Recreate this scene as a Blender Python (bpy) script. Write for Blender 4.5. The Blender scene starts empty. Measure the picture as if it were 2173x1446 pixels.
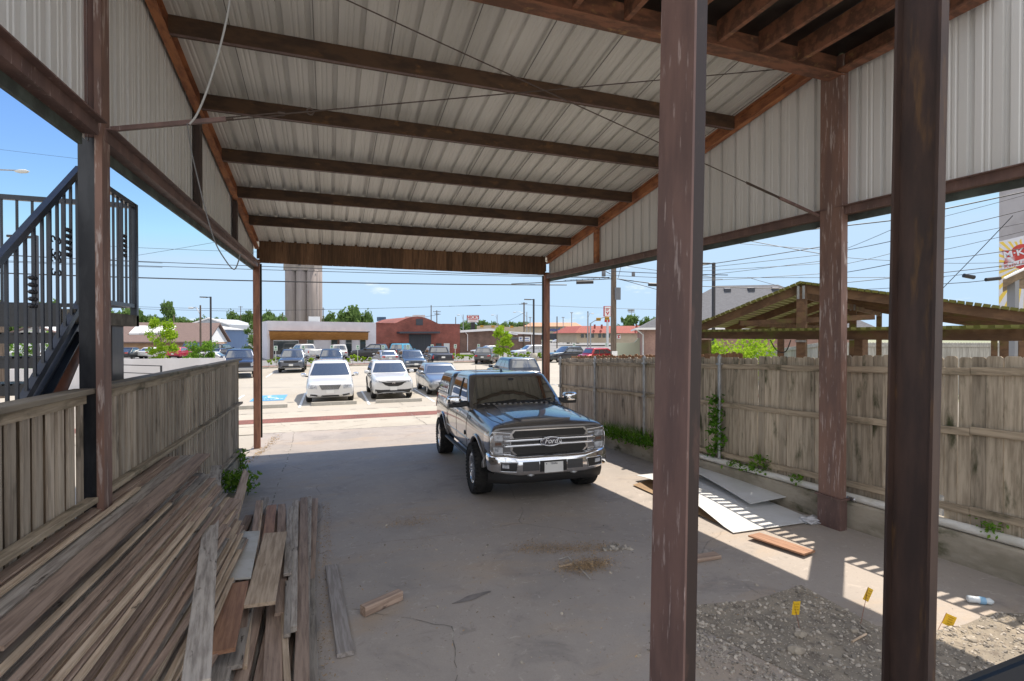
import bpy, bmesh, math, random
from mathutils import Vector, Matrix, Euler
from mathutils.bvhtree import BVHTree
random.seed(7)
R = math.radians
scn = bpy.context.scene
COL = scn.collection
# ---------------------------------------------------------------- camera model (used to place things)
F, YAW, PIT, HC, CX, CY = 1088.1, R(19.5875), R(.5205), 2.9, 1086.5, 723.0
SL, YE = .0359, 14.65           # shed floor slope and the line where it levels out
def gz(Y): return SL * max(0, YE - Y)
def ray(px, py):
    r = (px - CX) / F; u = -(py - CY) / F
    d = math.cos(PIT) + u * math.sin(PIT); z = -math.sin(PIT) + u * math.cos(PIT)
    return (d * math.sin(YAW) + r * math.cos(YAW), d * math.cos(YAW) - r * math.sin(YAW), z)
def PX(px, py, X):
    a = ray(px, py); t = X / a[0]; return Vector((X, a[1] * t, HC + a[2] * t))
def PY(px, py, Y):
    a = ray(px, py); t = Y / a[1]; return Vector((a[0] * t, Y, HC + a[2] * t))
def PZ(px, py, z=0.):
    a = ray(px, py); t = (z - HC) / a[2]; return Vector((a[0] * t, a[1] * t, z))
def G(px, py):
    p = PZ(px, py, 0)
    if 0 < p.y and p.y > YE: return p
    a = ray(px, py); t = (SL * YE - HC) / (a[2] + SL * a[1])
    return Vector((a[0] * t, a[1] * t, HC + a[2] * t))
def D(px, py, d):
    a = ray(px, py); k = a[0] * math.sin(YAW) + a[1] * math.cos(YAW); t = d / k
    return Vector((a[0] * t, a[1] * t, HC + a[2] * t))
def at(px, d, z=0.):
    p = D(px, 713, d); return Vector((p.x, p.y, z))
# ---------------------------------------------------------------- materials
MATS = {}
def N(nt, t, **k):
    n = nt.nodes.new(t)
    for a, b in k.items(): setattr(n, a, b)
    return n
def rgb(c): return (c[0], c[1], c[2], 1)
def mat(name, c1, c2=None, sc=(1, 1, 1), ns=5., lo=.4, hi=.6, detail=6, rough=.8, metal=0., bump=0., c3=None, s3=(1, 1, 1), ns3=30., lo3=.5, hi3=.7,
        isl=0., obj=0., coat=0., spec=None, coord='Object', rough2=None, emit=None, a3=1., bsc=None):
    if name in MATS: return MATS[name]
    m = bpy.data.materials.new(name); m.use_nodes = True; nt = m.node_tree
    b = nt.nodes['Principled BSDF']; L = nt.links.new
    b.inputs['Roughness'].default_value = rough; b.inputs['Metallic'].default_value = metal
    if coat: b.inputs['Coat Weight'].default_value = coat; b.inputs['Coat Roughness'].default_value = .04
    if spec is not None: b.inputs['Specular IOR Level'].default_value = spec
    b.inputs['Base Color'].default_value = rgb(c1)
    if emit: b.inputs['Emission Color'].default_value = rgb(emit[0]); b.inputs['Emission Strength'].default_value = emit[1]
    last = None
    tc = N(nt, 'ShaderNodeTexCoord')
    def noise(scv, s, lo_, hi_, det):
        mp = N(nt, 'ShaderNodeMapping'); mp.inputs['Scale'].default_value = scv; L(tc.outputs[coord], mp.inputs[0])
        src = mp.outputs[0]
        if obj or isl:
            ad = N(nt, 'ShaderNodeVectorMath', operation='ADD'); L(src, ad.inputs[0])
            if isl: g = N(nt, 'ShaderNodeNewGeometry').outputs['Random Per Island']
            else: g = N(nt, 'ShaderNodeObjectInfo').outputs['Random']
            ml = N(nt, 'ShaderNodeMath', operation='MULTIPLY'); L(g, ml.inputs[0]); ml.inputs[1].default_value = 57.
            L(ml.outputs[0], ad.inputs[1]); src = ad.outputs[0]
        n = N(nt, 'ShaderNodeTexNoise'); n.inputs['Scale'].default_value = s; n.inputs['Detail'].default_value = det; n.inputs['Roughness'].default_value = .62
        L(src, n.inputs['Vector'])
        mr = N(nt, 'ShaderNodeMapRange', interpolation_type='SMOOTHSTEP'); mr.inputs['From Min'].default_value = lo_; mr.inputs['From Max'].default_value = hi_
        L(n.outputs[0], mr.inputs[0]); return n.outputs[0], mr.outputs[0]
    def mix(fac, a, bcol):
        x = N(nt, 'ShaderNodeMix', data_type='RGBA'); L(fac, x.inputs['Factor'])
        if a is None: x.inputs['A'].default_value = rgb(c1)
        else: L(a, x.inputs['A'])
        x.inputs['B'].default_value = rgb(bcol); return x.outputs['Result']
    raw = None
    if c2:
        raw, f = noise(sc, ns, lo, hi, detail); last = mix(f, None, c2)
        if rough2 is not None:
            mr = N(nt, 'ShaderNodeMapRange'); mr.inputs['To Min'].default_value = rough; mr.inputs['To Max'].default_value = rough2
            L(f, mr.inputs[0]); L(mr.outputs[0], b.inputs['Roughness'])
    if c3:
        _, f3 = noise(s3, ns3, lo3, hi3, 5)
        if a3 != 1.:
            mm = N(nt, 'ShaderNodeMath', operation='MULTIPLY'); L(f3, mm.inputs[0]); mm.inputs[1].default_value = a3; f3 = mm.outputs[0]
        last = mix(f3, last, c3)
    v = isl or obj
    if v:
        if isl: g = N(nt, 'ShaderNodeNewGeometry').outputs['Random Per Island']
        else: g = N(nt, 'ShaderNodeObjectInfo').outputs['Random']
        mr = N(nt, 'ShaderNodeMapRange'); mr.inputs['To Min'].default_value = 1 - v; mr.inputs['To Max'].default_value = 1 + v; L(g, mr.inputs[0])
        x = N(nt, 'ShaderNodeVectorMath', operation='SCALE')
        if last: L(last, x.inputs[0])
        else: x.inputs[0].default_value = c1
        L(mr.outputs[0], x.inputs['Scale']); last = x.outputs[0]
    if last: L(last, b.inputs['Base Color'])
    if bump:
        if bsc or raw is None: raw, _ = noise(bsc or (1, 1, 1), ns3 if bsc else ns, 0, 1, 8)
        bp = N(nt, 'ShaderNodeBump'); bp.inputs['Strength'].default_value = bump; bp.inputs['Distance'].default_value = .02
        L(raw, bp.inputs['Height']); L(bp.outputs[0], b.inputs['Normal'])
    MATS[name] = m; return m
# ---------------------------------------------------------------- mesh builder
class MB:
    def __init__(s): s.v = []; s.f = []; s.m = []; s.sm = []
    def add(s, vs, fs, m=0, smooth=False):
        o = len(s.v); s.v += [Vector(v) for v in vs]
        for f in fs: s.f.append([i + o for i in f]); s.m.append(m); s.sm.append(smooth)
        return s
    def box(s, lo, hi, m=0):
        x0, y0, z0 = lo; x1, y1, z1 = hi
        v = [(x0, y0, z0), (x1, y0, z0), (x1, y1, z0), (x0, y1, z0), (x0, y0, z1), (x1, y0, z1), (x1, y1, z1), (x0, y1, z1)]
        return s.add(v, [(0, 3, 2, 1), (4, 5, 6, 7), (0, 1, 5, 4), (1, 2, 6, 5), (2, 3, 7, 6), (3, 0, 4, 7)], m)
    def bar(s, p0, p1, w, h, up=(0, 0, 1), m=0, roll=0., bev=0., taper=1.):
        """rectangular bar from p0 to p1; w across, h along 'up'"""
        p0 = Vector(p0); p1 = Vector(p1); d = (p1 - p0).normalized(); up = Vector(up)
        if abs(d.dot(up)) > .999: up = Vector((0, 1, 0))
        a = d.cross(up).normalized(); b = a.cross(d).normalized()
        if roll: q = Matrix.Rotation(roll, 3, d); a = q @ a; b = q @ b
        def ring(p, k):
            W, Hh = w / 2 * k, h / 2 * k
            if bev:
                e = bev
                pts = [(-W + e, -Hh), (W - e, -Hh), (W, -Hh + e), (W, Hh - e), (W - e, Hh), (-W + e, Hh), (-W, Hh - e), (-W, -Hh + e)]
            else: pts = [(-W, -Hh), (W, -Hh), (W, Hh), (-W, Hh)]
            return [p + a * x + b * y for x, y in pts]
        v = ring(p0, 1) + ring(p1, taper); n = len(v) // 2
        fs = [(i, (i + 1) % n, n + (i + 1) % n, n + i) for i in range(n)] + [tuple(range(n))[::-1], tuple(range(n, 2 * n))]
        return s.add(v, [f[::-1] for f in fs], m)
    def tube(s, pts, r, n=8, m=0, cap=True, smooth=True):
        pts = [Vector(p) for p in pts]; rs = r if isinstance(r, (list, tuple)) else [r] * len(pts)
        v = []; ref = None
        for i, p in enumerate(pts):
            t = (pts[min(i + 1, len(pts) - 1)] - pts[max(i - 1, 0)]).normalized()
            if ref is None: ref = Vector((0, 0, 1)) if abs(t.z) < .95 else Vector((1, 0, 0))
            a = t.cross(ref).normalized(); b = t.cross(a).normalized(); ref = -b if False else a.cross(t)
            for k in range(n):
                an = 2 * math.pi * k / n; v.append(p + (a * math.cos(an) + b * math.sin(an)) * rs[i])
        fs = [(i * n + k, i * n + (k + 1) % n, (i + 1) * n + (k + 1) % n, (i + 1) * n + k) for i in range(len(pts) - 1) for k in range(n)]
        s.add(v, fs, m, smooth)
        if cap: s.add(v[:n], [tuple(range(n))], m); s.add(v[-n:], [tuple(range(n))[::-1]], m)
        return s
    def poly(s, pts, m=0): return s.add(pts, [tuple(range(len(pts)))], m)
    def prism(s, pts, off, m=0):
        off = Vector(off); n = len(pts); p = [Vector(q) for q in pts]
        return s.add(p + [q + off for q in p], [tuple(range(n)), tuple(range(n, 2 * n))[::-1]] + [(i, n + i, n + (i + 1) % n, (i + 1) % n) for i in range(n)], m)
    def lathe(s, prof, c=(0, 0, 0), axis='Z', n=24, m=0, smooth=True, ring=False):
        c = Vector(c); v = []
        for r, h in prof:
            for k in range(n):
                a = 2 * math.pi * k / n; x, y = r * math.cos(a), r * math.sin(a)
                v.append(c + (Vector((x, y, h)) if axis == 'Z' else Vector((x, h, y)) if axis == 'Y' else Vector((h, x, y))))
        fs = [(i * n + k, i * n + (k + 1) % n, (i + 1) * n + (k + 1) % n, (i + 1) * n + k) for i in range(len(prof) - 1) for k in range(n)]
        return s.add(v, fs, m, smooth)
    def blob(s, c, r, m=0, seed=0, squash=(1, 1, 1), sub=1, jag=.25):
        bm = bmesh.new(); bmesh.ops.create_icosphere(bm, subdivisions=sub, radius=1); rn = random.Random(seed)
        vs = [Vector((v.co.x * squash[0], v.co.y * squash[1], v.co.z * squash[2])) * r * (1 + rn.uniform(-jag, jag)) + Vector(c) for v in bm.verts]
        fs = [[v.index for v in f.verts] for f in bm.faces]; bm.free(); return s.add(vs, fs, m)
    def mesh(s, name, mats, org=(0, 0, 0), fix=True):
        me = bpy.data.meshes.new(name); o = Vector(org)
        me.from_pydata([tuple(v - o) for v in s.v], [], s.f)
        for i, p in enumerate(me.polygons): p.material_index = s.m[i]; p.use_smooth = s.sm[i]
        for m in (mats if isinstance(mats, (list, tuple)) else [mats]): me.materials.append(m)
        if fix:
            bm = bmesh.new(); bm.from_mesh(me); bmesh.ops.recalc_face_normals(bm, faces=bm.faces); bm.to_mesh(me); bm.free()
        return me
    def build(s, name, mats, parent=None, fix=True, org=None, rot=None):
        """parent given: verts are in world space unless parent has '_local'"""
        o = org
        if o is None:
            tp = parent
            while tp and tp.parent: tp = tp.parent
            o = tp.location if (tp and not tp.get('_local')) else (0, 0, 0)
        ob = bpy.data.objects.new(name, s.mesh(name, mats, o, fix)); COL.objects.link(ob)
        if parent: ob.parent = parent
        else: ob.location = o
        return ob
def tag(o, label=None, cat=None, group=None, kind=None):
    for k, v in (('label', label), ('category', cat), ('group', group), ('kind', kind)):
        if v: o[k] = v
    return o
def empty(name, loc, label, cat, group=None, rz=0., local=False):
    o = bpy.data.objects.new(name, None); COL.objects.link(o); o.location = loc; o.rotation_euler = (0, 0, rz)
    o.empty_display_size = .2
    if local: o['_local'] = 1
    return tag(o, label, cat, group)
def copy_tree(o, parent=None, label=None):
    c = o.copy(); COL.objects.link(c)
    if parent: c.parent = parent
    if label: c['label'] = label
    for ch in list(o.children): copy_tree(ch, c)
    return c
def text_mb(txt, size, M, ext=.004, bold=0., m=0, shear=0.):
    """text as mesh geometry: M maps the text plane (x right, y up) into place; centred"""
    cu = bpy.data.curves.new('lettering', 'FONT'); cu.body = txt; cu.size = size; cu.align_x = 'CENTER'; cu.align_y = 'CENTER'; cu.extrude = ext; cu.offset = bold; cu.shear = shear; cu.resolution_u = 3
    ob = bpy.data.objects.new('lettering', cu); COL.objects.link(ob)
    dg = bpy.context.evaluated_depsgraph_get(); me = bpy.data.meshes.new_from_object(ob.evaluated_get(dg))
    b = MB(); b.add([M @ v.co for v in me.vertices], [list(p.vertices) for p in me.polygons], m)
    bpy.data.objects.remove(ob); bpy.data.curves.remove(cu); bpy.data.meshes.remove(me); return b
def frame(o, x, y):
    o = Vector(o); x = Vector(x).normalized(); y = Vector(y).normalized(); z = x.cross(y).normalized(); y = z.cross(x)
    return Matrix(((x.x, y.x, z.x, o.x), (x.y, y.y, z.y, o.y), (x.z, y.z, z.z, o.z), (0, 0, 0, 1)))
# ---------------------------------------------------------------- palette
WOOD = mat('wood_grey', (.43, .385, .335), (.21, .18, .155), sc=(1.2, 14, 14), ns=2.2, lo=.35, hi=.68, obj=.22, c3=(.06, .045, .035), s3=(1.5, 5, 5), ns3=2.6, lo3=.60, hi3=.70, bump=.25, rough=.85)
WOODB = mat('wood_brown', (.42, .31, .24), (.235, .165, .125), sc=(1.0, 16, 16), ns=2.2, lo=.35, hi=.68, obj=.2, c3=(.06, .04, .03), s3=(1.5, 5, 5), ns3=2.6, lo3=.64, hi3=.74, bump=.2, rough=.8)
WOODP = mat('wood_pale', (.60, .47, .345), (.36, .265, .18), sc=(1.0, 15, 15), ns=2.2, lo=.35, hi=.68, obj=.15, c3=(.09, .06, .04), s3=(1.5, 5, 5), ns3=2.6, lo3=.64, hi3=.74, bump=.2, rough=.8)
WOODR = mat('wood_red', (.40, .22, .13), (.25, .125, .075), sc=(1.0, 13, 13), ns=2.2, lo=.35, hi=.68, obj=.1, bump=.2, rough=.7)
FENCE = mat('fence_wood', (.47, .40, .32), (.27, .22, .17), sc=(9, 9, .7), ns=2.5, lo=.35, hi=.7, isl=.25, c3=(.055, .045, .032), s3=(2, 2, .8), ns3=1.6, lo3=.56, hi3=.76, bump=.3, rough=.9)
FENCEM = mat('fence_mossy', (.46, .39, .30), (.25, .205, .15), sc=(9, 9, .7), ns=2.5, lo=.35, hi=.7, isl=.25, c3=(.05, .055, .022), s3=(2.2, 2.2, .7), ns3=2.2, lo3=.53, hi3=.72, bump=.3, rough=.9)
FENCEY = mat('fence_rail', (.46, .375, .275), (.23, .185, .13), sc=(9, .7, 9), ns=2.5, lo=.35, hi=.7, c3=(.07, .065, .035), s3=(2, 1, 2), ns3=2, lo3=.5, hi3=.75, bump=.4, rough=.9)
RUSTO = mat('rust_orange', (.40, .165, .07), (.23, .09, .045), sc=(3, 1, 3), ns=3, lo=.4, hi=.62, c3=(.06, .03, .02), s3=(4, 2, 4), ns3=3, lo3=.62, hi3=.74, rough=.8)
RUSTB = mat('rust_brown', (.085, .046, .024), (.045, .025, .015), sc=(1, 3, 3), ns=3, lo=.4, hi=.65, c3=(.15, .078, .032), s3=(1, 2, 2), ns3=4, lo3=.58, hi3=.72, rough=.75)
PRIMER = mat('primer_brown', (.165, .098, .084), (.105, .064, .058), sc=(2, 2, .5), ns=2.5, lo=.35, hi=.65, c3=(.40, .33, .31), s3=(16, 16, 2.2), ns3=2.2, lo3=.60, hi3=.70, a3=.6, rough=.6)
PRIMER2 = mat('primer_worn', (.22, .125, .095), (.15, .09, .075), sc=(3, 3, .5), ns=2.5, lo=.35, hi=.65, c3=(.45, .38, .35), s3=(14, 14, 1.6), ns3=2., lo3=.55, hi3=.66, a3=.75, rough=.65)
DARKST = mat('dark_steel', (.062, .036, .028), (.034, .021, .018), sc=(3, 3, .6), ns=2.5, lo=.35, hi=.65, c3=(.16, .085, .03), s3=(3, 3, .5), ns3=3, lo3=.57, hi3=.75, a3=.7, rough=.55)
BLACKP = mat('black_paint', (.011, .013, .018), (.022, .024, .03), sc=(4, 4, 1), ns=4, rough=.35, spec=.5)
SHEETW = mat('sheet_metal', (.68, .68, .665), (.61, .605, .585), sc=(1, 1.2, .05), ns=1.3, lo=.36, hi=.66, c3=(.30, .25, .18), s3=(5, 5, .25), ns3=1.2, lo3=.62, hi3=.80, a3=.5, rough=.45)
SHEETR = mat('roof_metal', (.66, .655, .625), (.53, .525, .495), sc=(1.1, .05, .2), ns=1.1, lo=.35, hi=.65, c3=(.40, .34, .26), s3=(4, .35, 1), ns3=1.6, lo3=.60, hi3=.80, a3=.45, rough=.42)
GALV = mat('galvanised', (.42, .43, .44), (.30, .31, .32), sc=(3, 3, 1), ns=6, metal=.6, rough=.45)
CURBM = mat('curb_concrete', (.40, .355, .285), (.26, .23, .175), sc=(1, .6, 1.5), ns=2.2, lo=.4, hi=.65, c3=(.075, .075, .035), s3=(1.2, .8, 1.5), ns3=2.5, lo3=.5, hi3=.7, bump=.35, rough=.9)
BLACK = mat('black_plain', (.012, .012, .013), rough=.5)
RUBBER = mat('rubber', (.018, .018, .019), (.032, .031, .03), ns=9, rough=.85, spec=.3)
CHROME = mat('chrome', (.75, .76, .78), rough=.08, metal=1.)
ALU = mat('alloy', (.55, .56, .58), rough=.25, metal=.9)
WHITEP = mat('white_plain', (.8, .8, .8), rough=.5)
# ================================================================ GROUND
def concrete(name, c1, c2, c3, crack=0., cs=.35, ns=.5, speck=0., warm=None, bump=.12, rough=.85):
    m = bpy.data.materials.new(name); m.use_nodes = True; nt = m.node_tree; L = nt.links.new; b = nt.nodes['Principled BSDF']
    b.inputs['Roughness'].default_value = rough
    tc = N(nt, 'ShaderNodeTexCoord'); P = tc.outputs['Object']
    def nz(s, lo, hi, det=8, sc=(1, 1, 1), dist=0.):
        mp = N(nt, 'ShaderNodeMapping'); mp.inputs['Scale'].default_value = sc; L(P, mp.inputs[0])
        n = N(nt, 'ShaderNodeTexNoise'); n.inputs['Scale'].default_value = s; n.inputs['Detail'].default_value = det; n.inputs['Roughness'].default_value = .68; n.inputs['Distortion'].default_value = dist
        L(mp.outputs[0], n.inputs['Vector'])
        r = N(nt, 'ShaderNodeMapRange', interpolation_type='SMOOTHSTEP'); r.inputs[1].default_value = lo; r.inputs[2].default_value = hi; L(n.outputs[0], r.inputs[0]); return r.outputs[0], n
    def mx(f, a, c, k=1.):
        x = N(nt, 'ShaderNodeMix', data_type='RGBA')
        if k != 1.:
            q = N(nt, 'ShaderNodeMath', operation='MULTIPLY'); L(f, q.inputs[0]); q.inputs[1].default_value = k; f = q.outputs[0]
        L(f, x.inputs['Factor'])
        if isinstance(a, tuple): x.inputs['A'].default_value = rgb(a)
        else: L(a, x.inputs['A'])
        x.inputs['B'].default_value = rgb(c); return x.outputs['Result']
    f1, _ = nz(ns, .38, .66); col = mx(f1, c1, c2)
    f2, _ = nz(ns * 2.7, .52, .72, dist=.6); col = mx(f2, col, c3, .8)
    if warm: fw, _ = nz(ns * 1.3, .5, .7, sc=(.6, 1.6, 1), dist=.4); col = mx(fw, col, warm, .7)
    f3, n3 = nz(70., .3, .75, 3); col = mx(f3, col, tuple(v * .72 for v in c1), .35)
    f4, _ = nz(9., .58, .68, 5, dist=1.); col = mx(f4, col, tuple(min(1, v * 1.3) for v in c1), .5)
    f5, _ = nz(6., .60, .72, 5, dist=.8); col = mx(f5, col, tuple(v * .5 for v in c1), .45); f6, _ = nz(28., .64, .72, 3); col = mx(f6, col, tuple(v * .4 for v in c1), .5)
    if crack:
        wp = N(nt, 'ShaderNodeTexNoise'); wp.inputs['Scale'].default_value = 1.6; wp.inputs['Detail'].default_value = 6; L(P, wp.inputs['Vector'])
        ad = N(nt, 'ShaderNodeMix', data_type='VECTOR'); ad.inputs['Factor'].default_value = .25; L(P, ad.inputs['A']); L(wp.outputs['Color'], ad.inputs['B'])
        vo = N(nt, 'ShaderNodeTexVoronoi', feature='DISTANCE_TO_EDGE'); vo.inputs['Scale'].default_value = cs; L(ad.outputs['Result'], vo.inputs['Vector'])
        r = N(nt, 'ShaderNodeMapRange'); r.inputs[1].default_value = .0; r.inputs[2].default_value = .004; r.inputs[3].default_value = crack; r.inputs[4].default_value = 0; L(vo.outputs['Distance'], r.inputs[0])
        fk, _ = nz(.8, .45, .6, 3); q = N(nt, 'ShaderNodeMath', operation='MULTIPLY'); L(r.outputs[0], q.inputs[0]); L(fk, q.inputs[1])
        col = mx(q.outputs[0], col, (.05, .045, .04))
    L(col, b.inputs['Base Color'])
    bp = N(nt, 'ShaderNodeBump'); bp.inputs['Strength'].default_value = bump; bp.inputs['Distance'].default_value = .01; L(n3.outputs[0], bp.inputs['Height']); L(bp.outputs[0], b.inputs['Normal'])
    return m
FLOORM = concrete('floor_concrete', (.385, .338, .297), (.312, .278, .248), (.215, .194, .178), crack=.45, warm=(.43, .33, .235), rough=.7)
LOTM = concrete('lot_concrete', (.41, .375, .315), (.375, .34, .285), (.335, .30, .25), crack=.3, cs=.12, ns=.25)
APRON = concrete('apron_concrete', (.455, .415, .345), (.405, .365, .30), (.365, .325, .265), crack=.4, cs=.25, ns=.6)
ASPH = concrete('asphalt_grey', (.24, .235, .225), (.19, .185, .18), (.16, .155, .15), ns=.2)
BASE = concrete('ground_base', (.30, .29, .20), (.20, .24, .11), (.14, .19, .07), ns=.03)
def sheet(name, pts, m, z=0.):
    b = MB(); b.poly([(p[0], p[1], (gz(p[1]) if len(p) < 3 else p[2]) + z) for p in pts], 0)
    return tag(b.build(name, m), kind='structure')
# base ground: one sheet to the horizon, with the shed's slope in it
b = MB(); xs = [-900, -60, -1.9, 6.6, 60, 900]; ys = [-40, -6, YE, 60, 1500]
V = [(x, y, gz(max(y, -6)) - .05) for y in ys for x in xs]; nx = len(xs)
b.add(V, [(j * nx + i, j * nx + i + 1, (j + 1) * nx + i + 1, (j + 1) * nx + i) for j in range(len(ys) - 1) for i in range(nx - 1)])
tag(b.build('ground', BASE), kind='structure')
# shed slab: a sheet following the slope
b = MB(); xs = [-1.9, 1, 3.5, 6.52]; ys = [-6, 0, 5, 10, YE, 16.75]
V = [(x, y, gz(y)) for y in ys for x in xs]; nx = 4
b.add(V, [(j * nx + i, j * nx + i + 1, (j + 1) * nx + i + 1, (j + 1) * nx + i) for j in range(len(ys) - 1) for i in range(nx - 1)])
tag(b.build('concrete_floor', FLOORM), kind='structure')
sheet('side_yard_pavement', [(-40, -6), (-1.92, -6), (-1.92, YE), (-40, YE)], LOTM, -.02)
sheet('side_yard_pavement', [(-40, YE), (-1.92, YE), (-1.92, 16.75), (-40, 16.75)], LOTM, -.02)
sheet('side_yard_pavement', [(6.9, -6), (40, -6), (40, YE), (6.9, YE)], LOTM, -.02)  # pale paving added right of the shed to bounce sunlight
sheet('rear_bounce_ground', [(-40, -40), (40, -40), (40, -6.01), (-40, -6.01)], LOTM, gz(-6) - gz(-40) - .02) if 0 else None
b = MB(); b.poly([(-40, -40, gz(-6) - .02), (40, -40, gz(-6) - .02), (40, -6.01, gz(-6) - .02), (-40, -6.01, gz(-6) - .02)]); tag(b.build('rear_bounce_ground', LOTM), kind='structure')  # unseen pale ground added behind the camera to bounce sunlight inside
sheet('parking_lot', [(-60, 16.74), (48, 16.74), (48, 60), (-60, 60)], LOTM, -.008)
sheet('alley_pavement', [(-60, 16.76), (48, 16.76), (48, 21.1), (-60, 21.1)], APRON, -.003)
# joints: worn dark seams as real thin sheets of mortar
JOINT = mat('seam_dark', (.16, .14, .12), (.42, .39, .34), sc=(4, 4, 1), ns=1.5, lo=.45, hi=.6)
b = MB(); random.seed(3)
def seam(b, p, q, w, seg=.22, jit=.02, keep=1.):
    p = Vector(p); q = Vector(q); n = max(2, int((q - p).length / seg)); t = (q - p).normalized(); s = Vector((-t.y, t.x, 0)); pr = None
    for i in range(n + 1):
        c = p.lerp(q, i / n) + s * random.uniform(-jit, jit); ww = w * random.uniform(.5, 1.2)
        z = gz(c.y) + .004; a, e = c + s * ww, c - s * ww; a.z = e.z = z
        if pr and random.random() < keep: b.poly([pr[0], a, e, pr[1]])
        pr = (a, e)
seam(b, (-1.0, 16.7, 0), (-.9, 11.3, 0), .014); seam(b, (-.9, 11.3, 0), (-.82, 3, 0), .01, keep=.7)
seam(b, (-1.9, 16.78, 0), (6.5, 16.62, 0), .016)
seam(b, (-14, 18.0, 0), (12, 18.3, 0), .022, keep=.6); seam(b, (-14, 21.08, 0), (14, 21.2, 0), .03, keep=.7, jit=.06)
seam(b, (3.0, 16.7, 0), (2.7, 21, 0), .012, keep=.8); seam(b, (.2, 5.0, 0), (1.0, 4.35, 0), .0035, seg=.08, jit=.02, keep=.85)
seam(b, (1.0, 4.35, 0), (.85, 3.6, 0), .004, seg=.08, jit=.02, keep=.9)
for x in (-8.5, -5.8, 2.9): seam(b, (x, 21.3, 0), (x, 22.9, 0), .012, keep=.8)
tag(b.build('pavement_joints', JOINT), kind='structure')
# brick strip across the alley
def brickmat(name, c1, c2, mor, sx, sz, axis=None, bw=.5, rh=.25, ms=.02):
    m = bpy.data.materials.new(name); m.use_nodes = True; nt = m.node_tree; L = nt.links.new; b = nt.nodes['Principled BSDF']; b.inputs['Roughness'].default_value = .9
    tc = N(nt, 'ShaderNodeTexCoord'); sp = N(nt, 'ShaderNodeSeparateXYZ'); L(tc.outputs['Object'], sp.inputs[0]); cb = N(nt, 'ShaderNodeCombineXYZ')
    if axis == 'flat': L(sp.outputs[0], cb.inputs[0]); L(sp.outputs[1], cb.inputs[1])
    else:
        ad = N(nt, 'ShaderNodeMath', operation='ADD'); L(sp.outputs[0], ad.inputs[0]); L(sp.outputs[1], ad.inputs[1]); L(ad.outputs[0], cb.inputs[0]); L(sp.outputs[2], cb.inputs[1])
    t = N(nt, 'ShaderNodeTexBrick'); t.inputs['Color1'].default_value = rgb(c1); t.inputs['Color2'].default_value = rgb(c2); t.inputs['Mortar'].default_value = rgb(mor)
    t.inputs['Scale'].default_value = sx; t.inputs['Mortar Size'].default_value = ms; t.inputs['Brick Width'].default_value = bw; t.inputs['Row Height'].default_value = rh
    L(cb.outputs[0], t.inputs['Vector']); n = N(nt, 'ShaderNodeTexNoise'); n.inputs['Scale'].default_value = .9; n.inputs['Detail'].default_value = 5; L(tc.outputs['Object'], n.inputs['Vector'])
    r = N(nt, 'ShaderNodeMapRange'); r.inputs[1].default_value = .3; r.inputs[2].default_value = .7; r.inputs[3].default_value = .75; r.inputs[4].default_value = 1.2; L(n.outputs[0], r.inputs[0])
    x = N(nt, 'ShaderNodeVectorMath', operation='SCALE'); L(t.outputs[0], x.inputs[0]); L(r.outputs[0], x.inputs['Scale']); L(x.outputs[0], b.inputs['Base Color']); return m
BRICKF = brickmat('paving_brick', (.24, .085, .065), (.17, .065, .05), (.10, .06, .05), 2.4, 1, 'flat')
sheet('brick_strip', [(-60, 17.4 - .5), (48, 20.2), (48, 21.15), (-60, 17.85)], BRICKF, .003) if False else sheet('brick_strip', [(-40, 18.50), (44, 18.98), (44, 19.96), (-40, 19.45)], BRICKF, .001)
# parking stripes, accessible bay mark
PAINTW = mat('road_paint', (.72, .73, .72), (.55, .53, .48), ns=4, lo=.5, hi=.75, rough=.7); PAINTB = mat('road_paint_blue', (.09, .30, .56), (.2, .38, .56), ns=4, lo=.5, hi=.75, rough=.7)
for x in (-3.95, -1.16, 1.58, 4.34, 7.1, 9.85, 12.6): sheet('parking_stripe', [(x - .05, 22.4), (x + .05, 22.4), (x + .05, 28), (x - .05, 28)], PAINTW, .004)
for x in (-9.4, -6.8, -4.2, -1.4, 1.3, 4.0, 6.8, 9.6): sheet('parking_stripe', [(x - .05, 39.5), (x + .05, 39.5), (x + .05, 45.2), (x - .05, 45.2)], PAINTW, .004)
sheet('accessible_bay_paint', [(-3.35, 25.2), (-1.95, 25.2), (-1.95, 27.5), (-3.35, 27.5)], PAINTB, .004)
b = MB(); c = Vector((-2.62, 26.3, .006))
def flatpoly(pts, z): b.poly([(c.x + x, c.y + y, z) for x, y in pts])
def stroke(pts, w):
    for (x0, y0), (x1, y1) in zip(pts, pts[1:]):
        d = Vector((x1 - x0, y1 - y0, 0)).normalized(); s = Vector((-d.y, d.x, 0)) * w; p, q = Vector((x0, y0, 0)), Vector((x1, y1, 0))
        b.poly([c + p - d * w + s, c + q + d * w + s, c + q + d * w - s, c + p - d * w - s])
stroke([(-.1, .55), (-.05, -.05), (.25, -.05), (.42, -.55), (.55, -.48)], .05); stroke([(-.08, .25), (.22, .22)], .045)
ar = [(-.02 + .36 * math.cos(a), -.28 + .42 * math.sin(a)) for a in [R(x) for x in range(120, 350, 23)]]; stroke(ar, .045)
flatpoly([(-.1 + .11 * math.cos(k * .785), .78 + .13 * math.sin(k * .785)) for k in range(8)], .0062)
bb = b; o = bb.build('accessible_symbol_paint', PAINTW); tag(o, kind='structure')
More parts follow.
